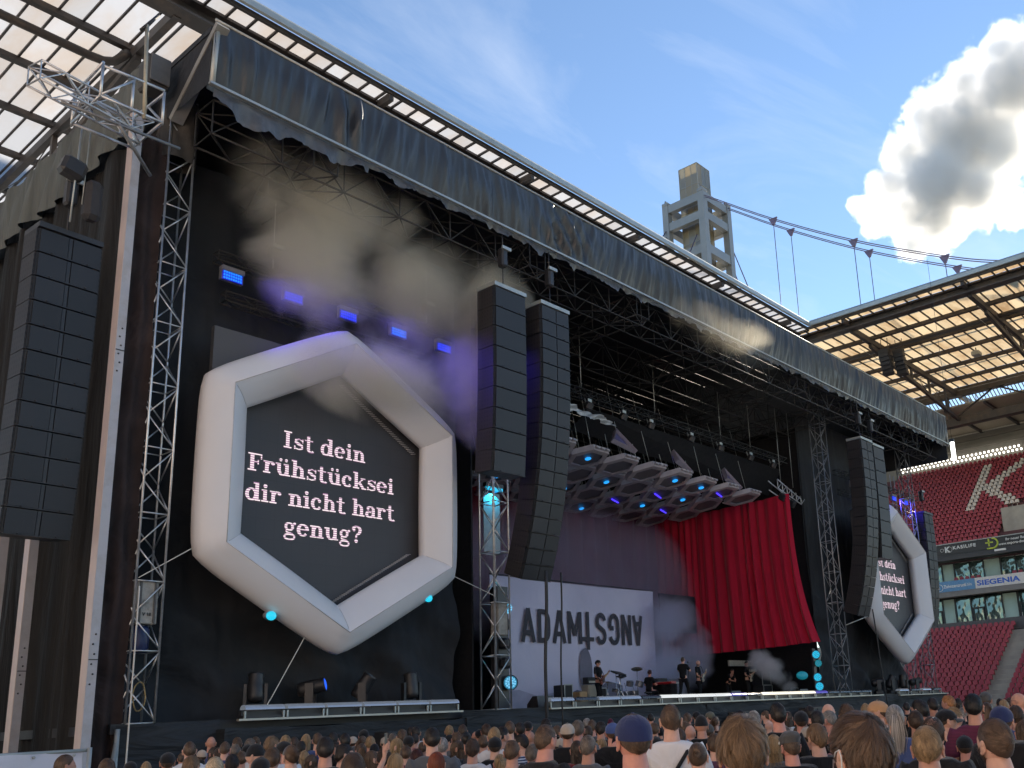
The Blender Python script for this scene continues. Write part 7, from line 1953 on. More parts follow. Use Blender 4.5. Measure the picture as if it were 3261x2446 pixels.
def beard_mesh():
    if 'beard' in HAIR_CACHE: return HAIR_CACHE['beard']
    r = np.random.default_rng(5); mb = MB(off=(0, 0, 0))
    for k in range(900):
        a = r.uniform(-1.5, 1.5); z = r.uniform(-.108, -.045 if abs(a) < .9 else -.01)
        if abs(a) < .35 and -.075 < z < -.045: continue
        t_ = max(0, -z/.114); rx = .0775*(1-.30*t_**1.6)*math.sqrt(max(.05, 1-t_*t_*.82)); ry = .0985*(1-.10*t_)*math.sqrt(max(.05, 1-t_*t_*.82))
        p = Vector((math.sin(a)*rx*1.03, math.cos(a)*ry*1.04, z)); q = p+Vector((math.sin(a)*.006, math.cos(a)*.008, -.014))+Vector(r.normal(0, .003, 3))
        s_ = Vector((math.cos(a), -math.sin(a), 0))*.0022
        mb.add([p-s_, p+s_, q+s_*.4, q-s_*.4], [(0, 1, 2, 3)], True)
    me = mb.mesh('beard'); me.materials.append(None)
    at = me.attributes.new('rnd', 'FLOAT', 'POINT'); at.data.foreach_set('value', np.repeat(r.random(len(me.vertices)//4), 4).astype(np.float32))
    HAIR_CACHE['beard'] = me
    return me
def phone_hand():
    """right hand gripping a phone: palm, four fingers curled round the case, thumb on the near side"""
    V = [Vector((.27, .36, 1.60)), Vector((.272, .372, 1.66)), Vector((.275, .376, 1.70))]; E = [(0, 1), (1, 2)]; Rr = [(.03, .024), (.042, .019), (.038, .016)]
    for i, (dz, ln) in enumerate(((.0, .9), (.022, 1.05), (.044, 1.0), (.064, .8))):
        k = len(V); z = 1.70+dz
        V += [Vector((.30, .368, z-.01)), Vector((.312, .395, z+.012*ln)), Vector((.294, .41, z+.02*ln)), Vector((.276, .408, z+.022*ln))]
        Rr += [.0095, .009, .0085, .0075]; E += [(2, k), (k, k+1), (k+1, k+2), (k+2, k+3)]
    k = len(V); V += [Vector((.25, .362, 1.69)), Vector((.226, .372, 1.735)), Vector((.222, .385, 1.77))]; Rr += [.013, .011, .009]; E += [(1, k), (k, k+1), (k+1, k+2)]
    me = skin_modifier_mesh(V, E, Rr, 1); me.materials.clear(); me.materials.append(None)
    return me
crowd()
# ================================================================== the band and its gear
FL = FLOOR
BASS_RED = mat('guitar_red', (.20, .05, .03), .3, 0, .1, 5, coat=.4); CREAM = mat('guitar_cream', (.62, .56, .44), .3, 0, .05, 5, coat=.4); NECK_WOOD = mat('neck_maple', (.42, .27, .13), .45); CHROME = mat('chrome', (.7, .7, .72), .18, 1)
BLACKC = folds('band_black', (.010, .010, .012), .85, 'D', 7, .3, .2, .12, 200)
TWEED = mat('amp_cream', (.42, .37, .29), .8, 0, .1, 30, bump=.2, bscale=120); TOLEX = mat('amp_black', (.02, .02, .022), .6, 0, .1, 20)
def figure(name, lab, x, y, z, yaw, J, hair, hc, skin='b', head_yaw=0, tilt=0, head_off=None, sleeves=True, extra=None, sc=1.0):
    p = thing('person', lab, 'person', (x, y, z), 'musicians on the stage', (0, 0, R(yaw))); p.scale = (sc, sc, sc)
    b, s, t = body_meshes(J)
    off = J['neck']+Vector((0, .014, .119)) if head_off is None else Vector(head_off)
    me = person_mesh(b, head_yaw, tilt, 1, off)
    me.materials.clear()
    for m in (skin_mat(skin), EYE_W, EYE_D, LIP): me.materials.append(m)
    obj('body', me, p)
    s.materials.clear(); s.materials.append(BLACKC); t.materials.clear(); t.materials.append(BLACKC)
    obj('shirt', s, p); obj('trousers', t, p)
    if hair:
        o = obj('hair', get_hair(hair, 1), p, off); o.rotation_euler = (tilt, 0, head_yaw); set_mat(o, hair_mat(hc))
    if extra == 'beard':
        o = obj('beard', beard_mesh(), p, off); o.rotation_euler = (tilt, 0, head_yaw); set_mat(o, hair_mat('dark'))
    sh = MB(off=(0, 0, 0))
    for sd in 'RL':
        a = J['an'+sd]; tt = J['toe'+sd]; d = (tt-a); d.z = 0
        sh.ell((a+tt)/2+Vector((0, 0, -.03)), (.052, .15, .045), 10, 6)
    sh.build('shoes', BLACK_PLASTIC, p)
    return p
def guitar(lab, x, y, z, rot, body_m, bass=False):
    g = thing('guitar', lab, 'guitar', (x, y, z), 'guitars played on stage', rot)
    # body outline in local x (along the neck) and z, thickness y
    out = []
    for a in np.linspace(0, 2*math.pi, 40)[:-1]:
        r_ = .17+.035*math.cos(2*a)-.02*math.cos(3*a)+.01*math.sin(2*a)
        out.append((-.02+r_*1.2*math.cos(a)-.03*math.cos(a)**2, r_*.92*math.sin(a)))
    MB(off=(0, 0, 0)).prism(out, (0, .02, 0), (0, -.025, 0), (1, 0, 0), (0, 0, 1)).build('guitar_body', body_m, g)
    MB(off=(0, 0, 0)).prism([(p[0]*.5+.02, p[1]*.5-.03) for p in out], (0, -.026, 0), (0, -.029, 0), (1, 0, 0), (0, 0, 1)).bx(-.12, -.07, -.036, -.026, -.04, .04).bx(.0, .03, -.034, -.026, -.04, .04).build('pickguard', BLACK_PLASTIC, g)
    nl = .72 if bass else .58
    MB(off=(0, 0, 0)).bx(.1, .12+nl, -.02, .01, -.026, .026).build('guitar_neck', NECK_WOOD, g)
    MB(off=(0, 0, 0)).prism([(0, -.03), (.16, -.05), (.17, .03), (.05, .045), (0, .03)], (.12+nl, .005, 0), (.12+nl, -.014, 0), (1, 0, 0), (0, 0, 1)).build('headstock', body_m, g)
    MB(off=(0, 0, 0)).path([(-.2, .03, .02), (-.12, .22, .34), (.05, .24, .56), (.2, .08, .42), (.2, .02, .12)], .014, 5).build('strap', TOLEX, g)
    return g
# playing pose: right hand at the strings, left hand on the neck, feet apart. Person faces +y (turned by yaw)
PLAY = dict(elR=(.30, .0, 1.14), wrR=(.15, .20, 1.04), haR=(.09, .235, 1.02), elL=(-.33, .05, 1.14), wrL=(-.40, .25, 1.24), haL=(-.385, .30, 1.27),
            hipR=(.10, 0, .90), knR=(.16, .06, .50), anR=(.20, -.02, .09), toeR=(.24, .13, .04), hipL=(-.10, 0, .90), knL=(-.17, .03, .50), anL=(-.22, -.06, .09), toeL=(-.28, .08, .04))
def player(lab, x, y, yaw, hair, hc, glab, gm, skin='b', extra=None, head_yaw=0, tilt=-.35, sc=1.0):
    J = pose(**PLAY)
    figure('person', lab, x, y, FL, yaw, J, hair, hc, skin, head_yaw, tilt, None, True, extra, sc)
    m = Matrix.Rotation(R(yaw), 4, 'Z'); m.translation = Vector((x, y, FL)); pos = m @ Vector((.08, .235, 1.02))
    # neck points to the player's left and up
    guitar(glab, pos.x, pos.y, pos.z, (0, R(-25), R(yaw)+R(180)), gm)
def stage_people():
    player('guitarist with shaggy dark hair in a black shirt before the banner', 28.95, 25.0, 200, 'messy', 'dark', 'reddish brown electric guitar held by the dark-haired guitarist', BASS_RED, 'c', None, .2, -.3, 1.0)
    player('bald bearded guitarist in black next to the singer', 34.4, 24.0, 205, None, None, 'cream electric guitar held by the bald guitarist', CREAM, 'b', 'beard', -.3, -.3, .985)
    player('guitarist with short dark hair in black at the far side of the stage', 39.1, 24.5, 200, 'buzz', 'dark', 'cream electric guitar held by the far guitarist', CREAM, 'b', None, -.5, -.4, 1.02)
    # singer: profile towards the far side, striding, microphone at the mouth
    J = pose(pelvis=(0, -.02, .95), spine=(0, -.01, 1.13), chest=(0, .02, 1.30), nb=(0, .03, 1.445), neck=(0, .06, 1.545), shR=(.165, .02, 1.41), shL=(-.165, .02, 1.41),
             elR=(.26, .16, 1.20), wrR=(.10, .30, 1.44), haR=(.05, .31, 1.52), elL=(-.24, .15, 1.22), wrL=(-.07, .29, 1.42), haL=(-.02, .30, 1.50),
             knR=(.10, .26, .52), anR=(.10, .36, .09), toeR=(.11, .52, .04), knL=(-.10, -.10, .50), anL=(-.11, -.34, .10), toeL=(-.12, -.19, .04))
    figure('person', 'singer in black shirt and trousers striding at the microphone stand', 31.2, 22.5, FL, -72, J, 'buzz', 'brown', 'b', 0, .05, None, True, None, .985)
    s = thing('microphone_stand', 'straight black microphone stand in front of the singer', 'microphone stand', (31.62, 22.55, FL))
    MB().tube((31.62, 22.55, FL), (31.58, 22.5, FL+1.55), .014, 8).lathe([(.13, 0), (.13, .015), (.02, .03)], (31.62, 22.55, FL), (0, 0, 1), 16).build('stand', BLACK_PLASTIC, s)
    MB().tube((31.55, 22.49, FL+1.56), (31.78, 22.56, FL+1.57), .018, 8).ell((31.52, 22.48, FL+1.56), (.03, .03, .03), 8, 6).build('microphone', BLACK_PLASTIC, s)
    # keyboard player: seated, facing the far side
    J = pose(pelvis=(0, -.05, .56), spine=(0, -.02, .73), chest=(0, .02, .90), nb=(0, .03, 1.05), neck=(0, .06, 1.15), shR=(.165, .02, 1.01), shL=(-.165, .02, 1.01), elR=(.25, .10, .76), wrR=(.16, .36, .80), haR=(.14, .43, .79), elL=(-.25, .10, .76), wrL=(-.16, .36, .80), haL=(-.14, .43, .79),
             hipR=(.10, 0, .52), knR=(.14, .40, .52), anR=(.14, .42, .09), toeR=(.15, .56, .04), hipL=(-.10, 0, .52), knL=(-.14, .40, .52), anL=(-.14, .42, .09), toeL=(-.15, .56, .04))
    figure('person', 'red-haired keyboard player in black seated at a red keyboard', 31.7, 24.6, FL, -80, J, 'messy', 'darkred', 'd', .3, -.25)
    s = thing('keyboard', 'red keyboard on a cloth-covered stand beside the seated player', 'keyboard', (32.6, 24.6, FL))
    MB().bbox((32.45, 24.5, FL+.84), (.36, 1.2, .1), .02).build('keyboard_case', mat('keyboard_red', (.36, .012, .02), .35), s)
    MB().bx(32.28, 32.4, 23.95, 25.05, FL+.895, FL+.902).build('keys', mat('keys_white', (.6, .6, .6), .4), s)
    MB().grid(lambda u, v: (32.48+.3*math.sin(u*6.283)+.02*math.sin(u*60), 24.5+.68*math.cos(u*6.283), FL+.78*v), 60, 6).build('stand_cloth', BLACKC, s)
    o = MB(off=(31.6, 24.6, FL)).lathe([(.17, .45), (.17, .50), (0, .5)], (31.6, 24.6, FL), (0, 0, 1), 16).tube((31.6, 24.6, FL), (31.6, 24.6, FL+.46), .03).lathe([(.2, 0), (.2, .02), (.03, .04)], (31.6, 24.6, FL), (0, 0, 1), 12).build('stool', BLACK_PLASTIC); o.location = (31.6, 24.6, FL); tag(o, 'round black stool under the keyboard player', 'stool')
    # bent stage hand in the dark
    J = pose(spine=(0, .06, 1.10), chest=(0, .18, 1.24), nb=(0, .28, 1.33), neck=(0, .35, 1.40), shR=(.165, .24, 1.31), shL=(-.165, .24, 1.31), elR=(.2, .36, 1.06), wrR=(.05, .5, 1.0), haR=(0, .52, 1.0), elL=(-.2, .36, 1.06), wrL=(-.05, .48, .98), haL=(0, .52, .98))
    figure('person', 'dim figure in black bending forward between the bald and the far guitarist', 39.1, 25.6, FL, 170, J, 'short', 'dark', 'c', 0, -.4, None, True, None, .92)
    # drum kit
    s = thing('drum_kit', 'grey drum kit with cymbals beside the dark-haired guitarist', 'drum kit', (31.0, 25.6, FL))
    SH = mat('drum_shell', (.16, .16, .18), .3, .3, .1, 4); HEAD = mat('drum_head', (.5, .5, .5), .6)
    def drum(c, ax, r_, h, nm='drum'):
        d = MB().lathe([(0, 0), (r_, 0), (r_, h), (0, h)], c, ax, 20, False).build(nm, SH, s)
        MB().lathe([(r_+.012, -.01), (r_+.012, .02)], c, ax, 20).lathe([(r_+.012, h-.02), (r_+.012, h+.01)], c, ax, 20).build('hoop', CHROME, d)
    drum((31.3, 25.3, FL+.30), (0, 1, 0), .29, .45, 'bass_drum'); drum((31.75, 25.2, FL+.75), (.25, -.2, 1), .17, .22, 'tom'); drum((31.15, 25.2, FL+.78), (-.1, -.25, 1), .15, .2, 'tom'); drum((30.4, 25.3, FL+.55), (.05, -.2, 1), .19, .14, 'snare'); drum((32.0, 25.7, FL+.2), (0, 0, 1), .22, .4, 'floor_tom')
    BR = mat('cymbal_bronze', (.24, .20, .12), .3, .9)
    for (cx_, cy_2, cz_, a, b_) in ((30.45, 25.1, 1.12, .2, .1), (31.8, 25.3, 1.48, -.35, .25), (30.1, 25.5, .95, .1, 0), (30.9, 25.7, 1.3, .2, -.2)):
        c = MB().lathe([(.012, .03), (.05, .025), (.06, .012), (.24, -.012)], (cx_, cy_2, FL+cz_), (a, -.3, 1), 24).build('cymbal', BR, s)
        MB().tube((cx_, cy_2, FL), (cx_, cy_2, FL+cz_), .014).build('cymbal_stand', CHROME, s)
    for k in range(3): MB().tube((30.2+k*.5, 25.1, FL+.9), (30.35+k*.5, 25.0, FL), .012).tube((30.2+k*.5, 25.1, FL+.4), (30.0+k*.5, 25.2, FL), .012).build('stand_leg', CHROME, s)
    # percussion pad rack
    s = thing('pad_rack', 'black percussion pads on a tripod left of the drum kit', 'drum pads', (30.15, 24.9, FL))
    MB().bbox((30.1, 24.9, FL+1.28), (.6, .4, .06), .02, (.35, .1, 0)).bbox((30.4, 25.0, FL+1.15), (.35, .3, .05), .02, (.3, -.2, 0)).build('pad', BLACK_PLASTIC, s)
    MB().tube((30.15, 24.9, FL+.5), (30.15, 24.9, FL+1.26), .02).tube((30.15, 24.9, FL+.7), (29.85, 24.8, FL), .015).tube((30.15, 24.9, FL+.7), (30.45, 24.75, FL), .015).tube((30.15, 24.9, FL+.7), (30.1, 25.25, FL), .015).build('tripod', CHROME, s)
    # amplifiers
    def amp(x, y, w, h, lab, cream):
        a = thing('guitar_amplifier', lab, 'amplifier', (x, y, FL), 'amplifiers on stage')
        MB().bbox((x, y, FL+.2+h*.32), (w, .36, h*.62), .02).build('cabinet', TWEED if cream else TOLEX, a)
        MB().bx(x-w/2+.05, x+w/2-.05, y-.2, y-.185, FL+.26, FL+.15+h*.6).build('grille_cloth', TWEED if cream else SPK_GRILLE, a)
        MB().bbox((x, y, FL+.2+h*.64+.15), (w*.95, .3, .28), .02).build('amp_head', TOLEX, a)
        MB().bx(x-w*.4, x+w*.4, y-.165, y-.152, FL+.2+h*.64+.06, FL+.2+h*.64+.14).build('control_panel', mat('panel_cream', (.5, .46, .36), .5), a)
        MB().bbox((x, y, FL+.1), (w+.1, .45, .2), .02).build('case_base', TOLEX, a)
        f = MB()
        for sx_ in (-1, 1): f.bx(x+sx_*(w/2+.05)-.01, x+sx_*(w/2+.05)+.01, y-.24, y-.2, FL, FL+.45)
        f.build('case_edge', GALV, a)
    amp(29.9, 26.2, .78, 1.1, 'cream guitar amplifier stack behind the dark-haired guitarist', True)
    amp(34.55, 26.2, .75, 1.0, 'pale amplifier behind the bald guitarist', True)
    amp(36.0, 26.6, .75, 1.0, 'dark amplifier half lost in smoke behind the bald guitarist', False)
    def case(x, y, z, w, h, lab):
        c = thing('flight_case', lab, 'flight case', (x, y, z), 'flight cases on stage')
        MB().bbox((x, y, z+h/2), (w, .6, h), .02).build('panel_body', TOLEX, c)
        e = MB()
        for a in (-1, 1):
            for b_ in (0, 1): e.bx(x+a*w/2-.02, x+a*w/2+.02, y-.32, y-.29, z, z+h) if b_ else e.bx(x-w/2, x+w/2, y-.32, y-.29, z+(h if a > 0 else 0)-.02, z+(h if a > 0 else 0)+.02)
        e.build('edge_profile', GALV, c)
    case(30.3, 26.4, FL, .8, .75, 'black flight case with pale edges beside the drum kit'); case(28.3, 26.3, FL, .45, .9, 'upright flight case behind the dark-haired guitarist')
    case(41.9, 25.4, FL, .8, .7, 'lower flight case by the far guitarist'); case(42.0, 25.5, FL+.72, .8, .6, 'upper flight case stacked by the far guitarist'); case(42.4, 24.2, FL, .7, .5, 'flat flight case right of the stacked pair')
    o = MB(off=(28.2, 25.2, FL)).bbox((28.2, 25.3, FL+.3), (.45, .4, .6), .03).build('wooden_stool_box', mat('plywood', (.36, .22, .10), .6, 0, .2, 4)); o.location = (28.2, 25.2, FL); tag(o, 'small plywood box at the feet of the dark-haired guitarist', 'box')
    for k, (x, y) in enumerate(((22.3, 21.7), (33.4, 21.7), (39.0, 21.7))):
        s = thing('stage_monitor', ['wedge monitor speaker beside the cable loom', 'wedge monitor speaker near the singer', 'wedge monitor speaker near the far guitarist'][k], 'monitor', (x, y, FL), 'wedge monitors')
        MB().prism([(-.25, 0), (.25, 0), (.25, .12), (.0, .36), (-.2, .36)], (x-.35, y, FL), (x+.35, y, FL), (0, 1, 0), (0, 0, 1)).build('cabinet', BLACK_PLASTIC, s)
        MB().prism([(-.0, .0), (.0, .3)], (x, y, FL), (x, y, FL), (0, 1, 0), (0, 0, 1)) if False else None
    # lamp columns either side
    CY = emit('par_cyan', (.0, .38, .62), .5); CYD = emit('par_cells', (.12, .42, .7), .5)
    def par(x, y, z, label, m, r_=.19, aim=(0, -1, 0)):
        s = thing('par_lamp', label, 'lamp', (x, y, z), 'round stage lamps with cyan light')
        MB().lathe([(r_, 0), (r_+.02, .02), (r_, -.12), (r_*.7, -.2), (0, -.22)], (x, y, z), aim, 18).build('housing', BLACK_PLASTIC, s)
        mb = MB(); a = Vector(aim).normalized(); u = a.orthogonal().normalized(); v = a.cross(u)
        for k in range(19):
            rr_ = 0 if k == 0 else (.08 if k < 7 else .145); an = k*1.047 if k < 7 else k*.5236
            c = Vector((x, y, z))+a*.012+(u*math.cos(an)+v*math.sin(an))*rr_
            mb.ell(c, (.034, .034, .034), 6, 4)
        mb.build('led_cluster', m, s)['kind'] = 'stuff'
        MB().lathe([(0, .004), (r_-.01, .004)], (x, y, z), aim, 18).build('reflector', emit('par_base', (.0, .26, .5), .22), s)
    aimc = (-.75, -.66, 0)
    par(41.95, 22.3, 4.19, 'round cyan stage lamp at the top of the column by the curtain-side tower', CY, .2, aimc)
    par(42.1, 22.3, 3.78, 'partly lit cyan stage lamp second from the top of the column', mat('par_dim', (.02, .1, .12), .3, emis=(0, .4, .5), estr=.15), .16, aimc)
    par(41.9, 22.3, 3.12, 'bright cyan stage lamp third from the top of the column', CY, .2, aimc)
    par(42.0, 22.3, 2.69, 'lowest bright cyan stage lamp of the column', CY, .21, aimc)
    s = thing('lamp_stand', 'black vertical lamp stand beside the curtain-side tower', 'stand', (42.15, 22.5, FL)); MB().bx(42.0, 42.25, 22.5, 22.6, FL, 4.5).build('post', BLACK_PLASTIC, s)
    o = MB(off=(40.9, 22.6, 3.2)).ell((40.95, 22.6, 3.22), (.5, .16, .2), 14, 8).build('glowing_bundle', mat('bundle_cyan_glow', (.01, .22, .3), .5, 0, .3, 6, emis=(0, .25, .34), estr=.12)); o.location = (40.9, 22.6, 3.2); tag(o, 'bundle with cyan lamp light put into its colour beside the far lamp column', 'bundle')  # no lamp: cyan light on the bundle is imitated by colour and emission
    s = thing('side_shelf', 'pale horizontal shelf at the far side of the stage', 'shelf', (41.2, 26.5, 4.0)); MB().bx(40.6, 42.8, 26.4, 26.5, 3.92, 4.2).build('board', mat('shelf_cream', (.45, .42, .36), .6), s); MB().bx(41.3, 42.3, 25.9, 26.0, 3.6, 3.72).build('lower_board', mat('shelf_cream', (.45, .42, .36)), s)
    par(21.2, 21.9, 3.0, 'round pale blue stage lamp low beside the middle tower', CYD, .22, (-.5, -.85, 0))
    par(21.1, 21.9, 5.3, 'small cyan lamp higher on the rack beside the middle tower', CYD, .12, (-.5, -.85, 0))
    s = thing('lamp_rack', 'tall black rack of stage lamps right of the middle tower', 'rack', (21.0, 22.0, FL)); MB().bx(20.85, 21.3, 22.05, 22.4, FL, 6.0).build('frame', BLACK_PLASTIC, s)
    for k, z in enumerate((3.6, 4.2, 4.8)): MB().bbox((21.05, 21.95, z), (.4, .3, .34), .08, (0, 0, .4)).build('lamp_head', BLACK_PLASTIC, s)
    o = MB(off=(20.1, 21.3, 4.8)).bbox((20.15, 21.25, 4.85), (.4, .35, 1.0), .03).build('ballast_box', mat('weathered_grey', (.33, .32, .29))); o.location = (20.1, 21.3, 4.8); tag(o, 'weathered grey box fixed inside the middle tower', 'box')
    # cyan backlight glow behind the speakers
    s = thing('strip_light', 'cyan strip lamp shining down behind the long speaker column', 'lamp', (22.0, 23.5, 9.6)); MB().bx(21.75, 22.45, 23.4, 23.5, 9.55, 9.65).build('lens', emit('strip_cyan', (.0, .5, .9), .4), s)
    MB().bx(21.7, 22.5, 23.42, 23.6, 9.66, 9.8).build('housing', BLACK_PLASTIC, s)
    o = MB(off=(22.1, 23.6, 8)).bx(21.75, 22.5, 23.62, 23.64, 7.4, 9.5).build('lit_gauze', mat('gauze_pale', (.3, .34, .36), .8)); o.location = (22.1, 23.6, 8); tag(o, 'strip of pale gauze lit by the cyan lamp behind the speakers', 'cloth')
    l = bpy.data.lights.new('strip', 'SPOT'); l.energy = 22; l.color = (0, .6, 1); l.shadow_soft_size = 0; l.spot_size = R(120)
    lo = bpy.data.objects.new('strip_lamp', l); C.objects.link(lo); lo.parent = s; lo.location = (.1, -.02, -.1); lo.rotation_euler = (R(20), 0, 0)
stage_people()
# ================================================================== smoke drifting over the stage
def smoke(name, label, c, size, dens, col, sc, thr, seed, blobs, aniso=.2, stretch=(1, 1, 1), soft=.35):
    """closed box filled with noise-shaped smoke; blobs = (centre offset, radius) in metres keep it off the box faces"""
    m = bpy.data.materials.new(name+'_air'); m.use_nodes = True; nt = m.node_tree; nt.nodes.clear(); L = nt.links.new
    out = N(nt, 'ShaderNodeOutputMaterial'); pv = N(nt, 'ShaderNodeVolumePrincipled'); L(pv.outputs[0], out.inputs['Volume'])
    pv.inputs['Color'].default_value = (*col, 1); pv.inputs['Anisotropy'].default_value = aniso
    geo = N(nt, 'ShaderNodeTexCoord'); mp = N(nt, 'ShaderNodeMapping'); L(geo.outputs['Object'], mp.inputs[0]); mp.inputs['Scale'].default_value = stretch; mp.inputs['Location'].default_value = (seed*3.1, seed*1.7, seed*.9)
    no = N(nt, 'ShaderNodeTexNoise', i_Scale=sc, i_Detail=4.0, i_Roughness=.6, i_Distortion=.5); L(mp.outputs[0], no.inputs['Vector'])
    prev = None
    for (o, r) in blobs:
        sub = N(nt, 'ShaderNodeVectorMath', operation='SUBTRACT'); L(geo.outputs['Object'], sub.inputs[0]); sub.inputs[1].default_value = o
        dv = N(nt, 'ShaderNodeVectorMath', operation='DIVIDE'); L(sub.outputs[0], dv.inputs[0]); dv.inputs[1].default_value = r
        le = N(nt, 'ShaderNodeVectorMath', operation='LENGTH'); L(dv.outputs[0], le.inputs[0])
        su = N(nt, 'ShaderNodeMath', operation='SUBTRACT', use_clamp=True); su.inputs[0].default_value = 1; L(le.outputs['Value'], su.inputs[1])
        if prev is None: prev = su
        else:
            mx = N(nt, 'ShaderNodeMath', operation='MAXIMUM'); L(prev.outputs[0], mx.inputs[0]); L(su.outputs[0], mx.inputs[1]); prev = mx
    # density = smoothstep(noise - thr + falloff)
    ad = N(nt, 'ShaderNodeMath', operation='MULTIPLY_ADD'); L(prev.outputs[0], ad.inputs[0]); ad.inputs[1].default_value = .55; L(no.outputs[0], ad.inputs[2])
    mr = N(nt, 'ShaderNodeMapRange', interpolation_type='SMOOTHSTEP', i_1=thr, i_2=thr+soft, i_3=0.0, i_4=dens); L(ad.outputs[0], mr.inputs[0])
    gate = N(nt, 'ShaderNodeMapRange', i_1=0.0, i_2=.12, i_3=0.0, i_4=1.0); L(prev.outputs[0], gate.inputs[0])
    mu = N(nt, 'ShaderNodeMath', operation='MULTIPLY'); L(mr.outputs[0], mu.inputs[0]); L(gate.outputs[0], mu.inputs[1]); L(mu.outputs[0], pv.inputs['Density'])
    o = MB(off=(0, 0, 0)).box((0, 0, 0), size).build(name, m); o.location = c
    return tag(o, label, 'smoke', None, 'stuff')
GREYW = (.90, .84, .70)
smoke('smoke', 'grey brown stage smoke drifting under the roof above the near hexagon', (15.1, 20.1, 13.3), (12.5, 1.9, 8.4), 1.45, GREYW, .55, .46, 1,
      [((-1.6, 0, 1.9), (3.6, 1.0, 1.9)), ((1.0, 0, .6), (3.4, 1.0, 2.3)), ((3.4, 0, -1.5), (2.5, 1.0, 2.5)), ((-.4, 0, -2.3), (3.0, 1.0, 1.5)), ((-2.3, 0, .4), (2.2, 1, 2.4)), ((3.8, 0, 1.2), (1.9, 1.0, 1.6))], .2, (1, 1, 1), .6)
smoke('smoke', 'sunlit puff of smoke at the middle of the stage roof edge', (29.6, 18.4, 15.9), (9, 1.5, 3.4), .12, GREYW, .5, .45, 4,
      [((0, 0, .0), (3.8, .8, 1.2)), ((2.2, 0, .3), (2.2, .8, 1.1))], .4, (1, 1, 1), .6)
smoke('smoke', 'bluish smoke rising behind the singer and the bald guitarist', (36.6, 26.7, 5.0), (6.6, 1.8, 6.0), 1.4, (.78, .80, .92), .45, .5, 6,
      [((-.7, 0, -1.3), (2.1, .9, 2.0)), ((-.2, 0, .9), (2.2, .9, 1.6)), ((1.5, 0, -.6), (1.6, .9, 1.7))])
smoke('smoke', 'jet of smoke blown up from a fog machine at the far side of the stage', (39.4, 23.3, 3.5), (4.6, 1.4, 2.4), 1.8, (.85, .82, .82), .8, .52, 9,
      [((1.3, 0, -.75), (.7, .5, .35)), ((.7, 0, -.35), (.8, .6, .5)), ((-.1, 0, .15), (1.0, .7, .7)), ((-1.0, 0, .4), (1.1, .7, .7))])
smoke('smoke', 'thin haze hanging under the light pods across the stage', (31.0, 28.2, 7.4), (18.5, 2.6, 7.4), .34, (.72, .70, .86), .22, .40, 12,
      [((-4.5, 0, .6), (5.2, 1.25, 3.3)), ((1, 0, .9), (5.4, 1.25, 3.3)), ((5.3, 0, .2), (4.4, 1.25, 3.6))], .2, (1, 1, 1), .3)

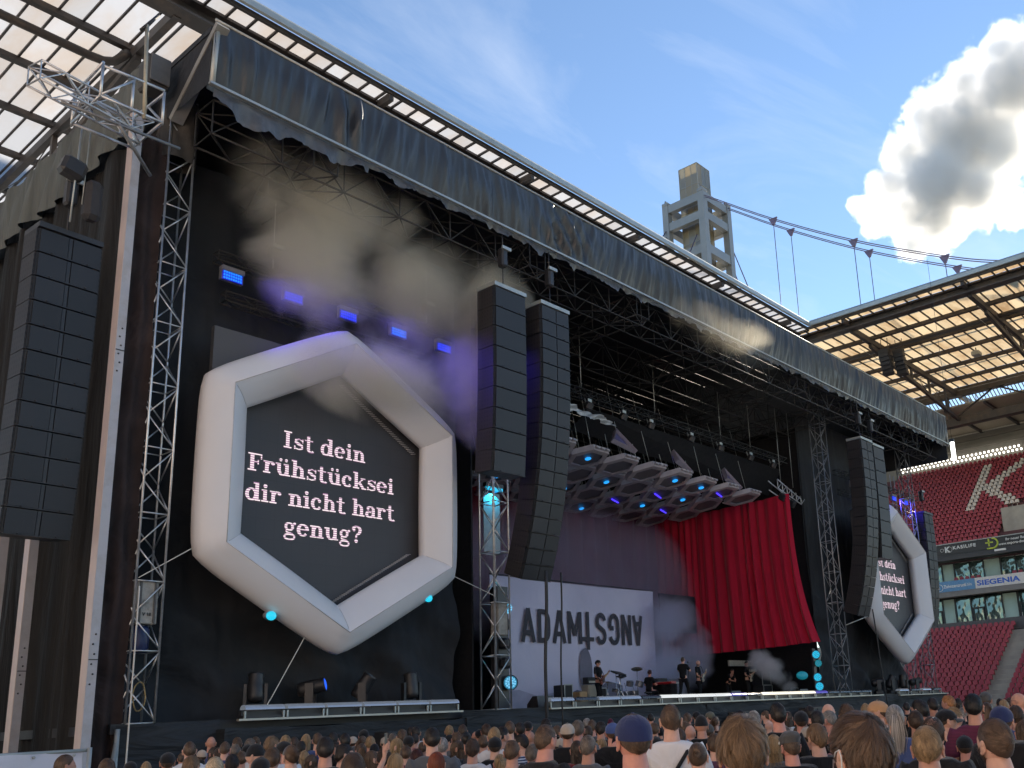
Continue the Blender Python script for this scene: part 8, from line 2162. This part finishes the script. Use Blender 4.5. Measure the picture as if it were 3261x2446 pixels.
# ================================================================== cumulus cloud
def cloud():
    D = 1700.0
    def at(az, el, d=D): a, e = R(az), R(el); return Vector((d*math.sin(a), d*math.cos(a), d*math.tan(e)))
    # (azimuth, elevation, radius deg, depth offset)
    B = [(70.5, 27.2, 2.0), (72.0, 26.4, 2.1), (69.3, 28.9, 1.6), (70.6, 30.4, 1.9), (72.4, 29.2, 2.5), (74.6, 27.6, 2.4), (74.7, 30.6, 2.6), (72.3, 32.2, 1.8), (76.4, 29.6, 2.2), (77.0, 32.3, 2.5), (74.5, 33.2, 1.6), (79.2, 31.2, 2.2), (79.6, 33.9, 2.2), (67.6, 28.4, .7), (77.3, 34.6, 1.5), (76.3, 26.2, 1.3), (82.0, 32.6, 2.0), (68.3, 27.3, 1.3), (67.2, 28.2, .8), (70.2, 25.6, 1.3), (74.3, 30.4, 4.3), (72.2, 28.2, 3.2), (77.6, 32.6, 3.6)]
    cs = [(at(a, e, D+40*math.sin(i*2.3)), math.tan(R(r))*D*1.12) for i, (a, e, r) in enumerate(B)]
    c0 = at(74.5, 30.3)
    m = bpy.data.materials.new('cloud_vapour'); m.use_nodes = True; nt = m.node_tree; nt.nodes.clear(); L = nt.links.new
    out = N(nt, 'ShaderNodeOutputMaterial'); pv = N(nt, 'ShaderNodeVolumePrincipled'); L(pv.outputs[0], out.inputs['Volume'])
    pv.inputs['Color'].default_value = (1, 1, 1, 1); pv.inputs['Anisotropy'].default_value = .35
    tc = N(nt, 'ShaderNodeTexCoord'); prev = None
    for (p, r) in cs:
        sub = N(nt, 'ShaderNodeVectorMath', operation='DISTANCE'); L(tc.outputs['Object'], sub.inputs[0]); sub.inputs[1].default_value = p-c0
        dv = N(nt, 'ShaderNodeMath', operation='DIVIDE'); L(sub.outputs['Value'], dv.inputs[0]); dv.inputs[1].default_value = r
        su = N(nt, 'ShaderNodeMath', operation='SUBTRACT'); su.inputs[0].default_value = 1; L(dv.outputs[0], su.inputs[1])
        if prev is None: prev = su
        else:
            mx = N(nt, 'ShaderNodeMath', operation='SMOOTH_MAX'); mx.inputs[2].default_value = .12; L(prev.outputs[0], mx.inputs[0]); L(su.outputs[0], mx.inputs[1]); prev = mx
    n1 = N(nt, 'ShaderNodeTexNoise', i_Scale=.027, i_Detail=9.0, i_Roughness=.64); L(tc.outputs['Object'], n1.inputs['Vector'])
    ma = N(nt, 'ShaderNodeMath', operation='MULTIPLY_ADD'); L(n1.outputs[0], ma.inputs[0]); ma.inputs[1].default_value = 1.5; L(prev.outputs[0], ma.inputs[2])
    mr = N(nt, 'ShaderNodeMapRange', i_1=.93, i_2=1.68, i_3=0.0, i_4=.085); L(ma.outputs[0], mr.inputs[0])
    L(mr.outputs[0], pv.inputs['Density'])
    # hull: one blobby closed mesh round all the billows
    bm = bmesh.new()
    for (p, r) in cs: bmesh.ops.create_icosphere(bm, subdivisions=2, radius=r*1.35, matrix=Matrix.Translation(p-c0))
    ch = bmesh.ops.convex_hull(bm, input=bm.verts)
    bmesh.ops.delete(bm, geom=[g for g in ch['geom_interior'] if isinstance(g, bmesh.types.BMVert)], context='VERTS')
    loose = [v for v in bm.verts if not v.link_faces]; bmesh.ops.delete(bm, geom=loose, context='VERTS')
    me = bpy.data.meshes.new('cloud'); bm.to_mesh(me); bm.free(); me.materials.append(m)
    o = obj('cloud', me, None, c0); tag(o, 'large white cumulus cloud with grey shaded belly in the blue sky', 'cloud')
    try: m.cycles.volume_step_rate = .45
    except Exception: pass
cloud()
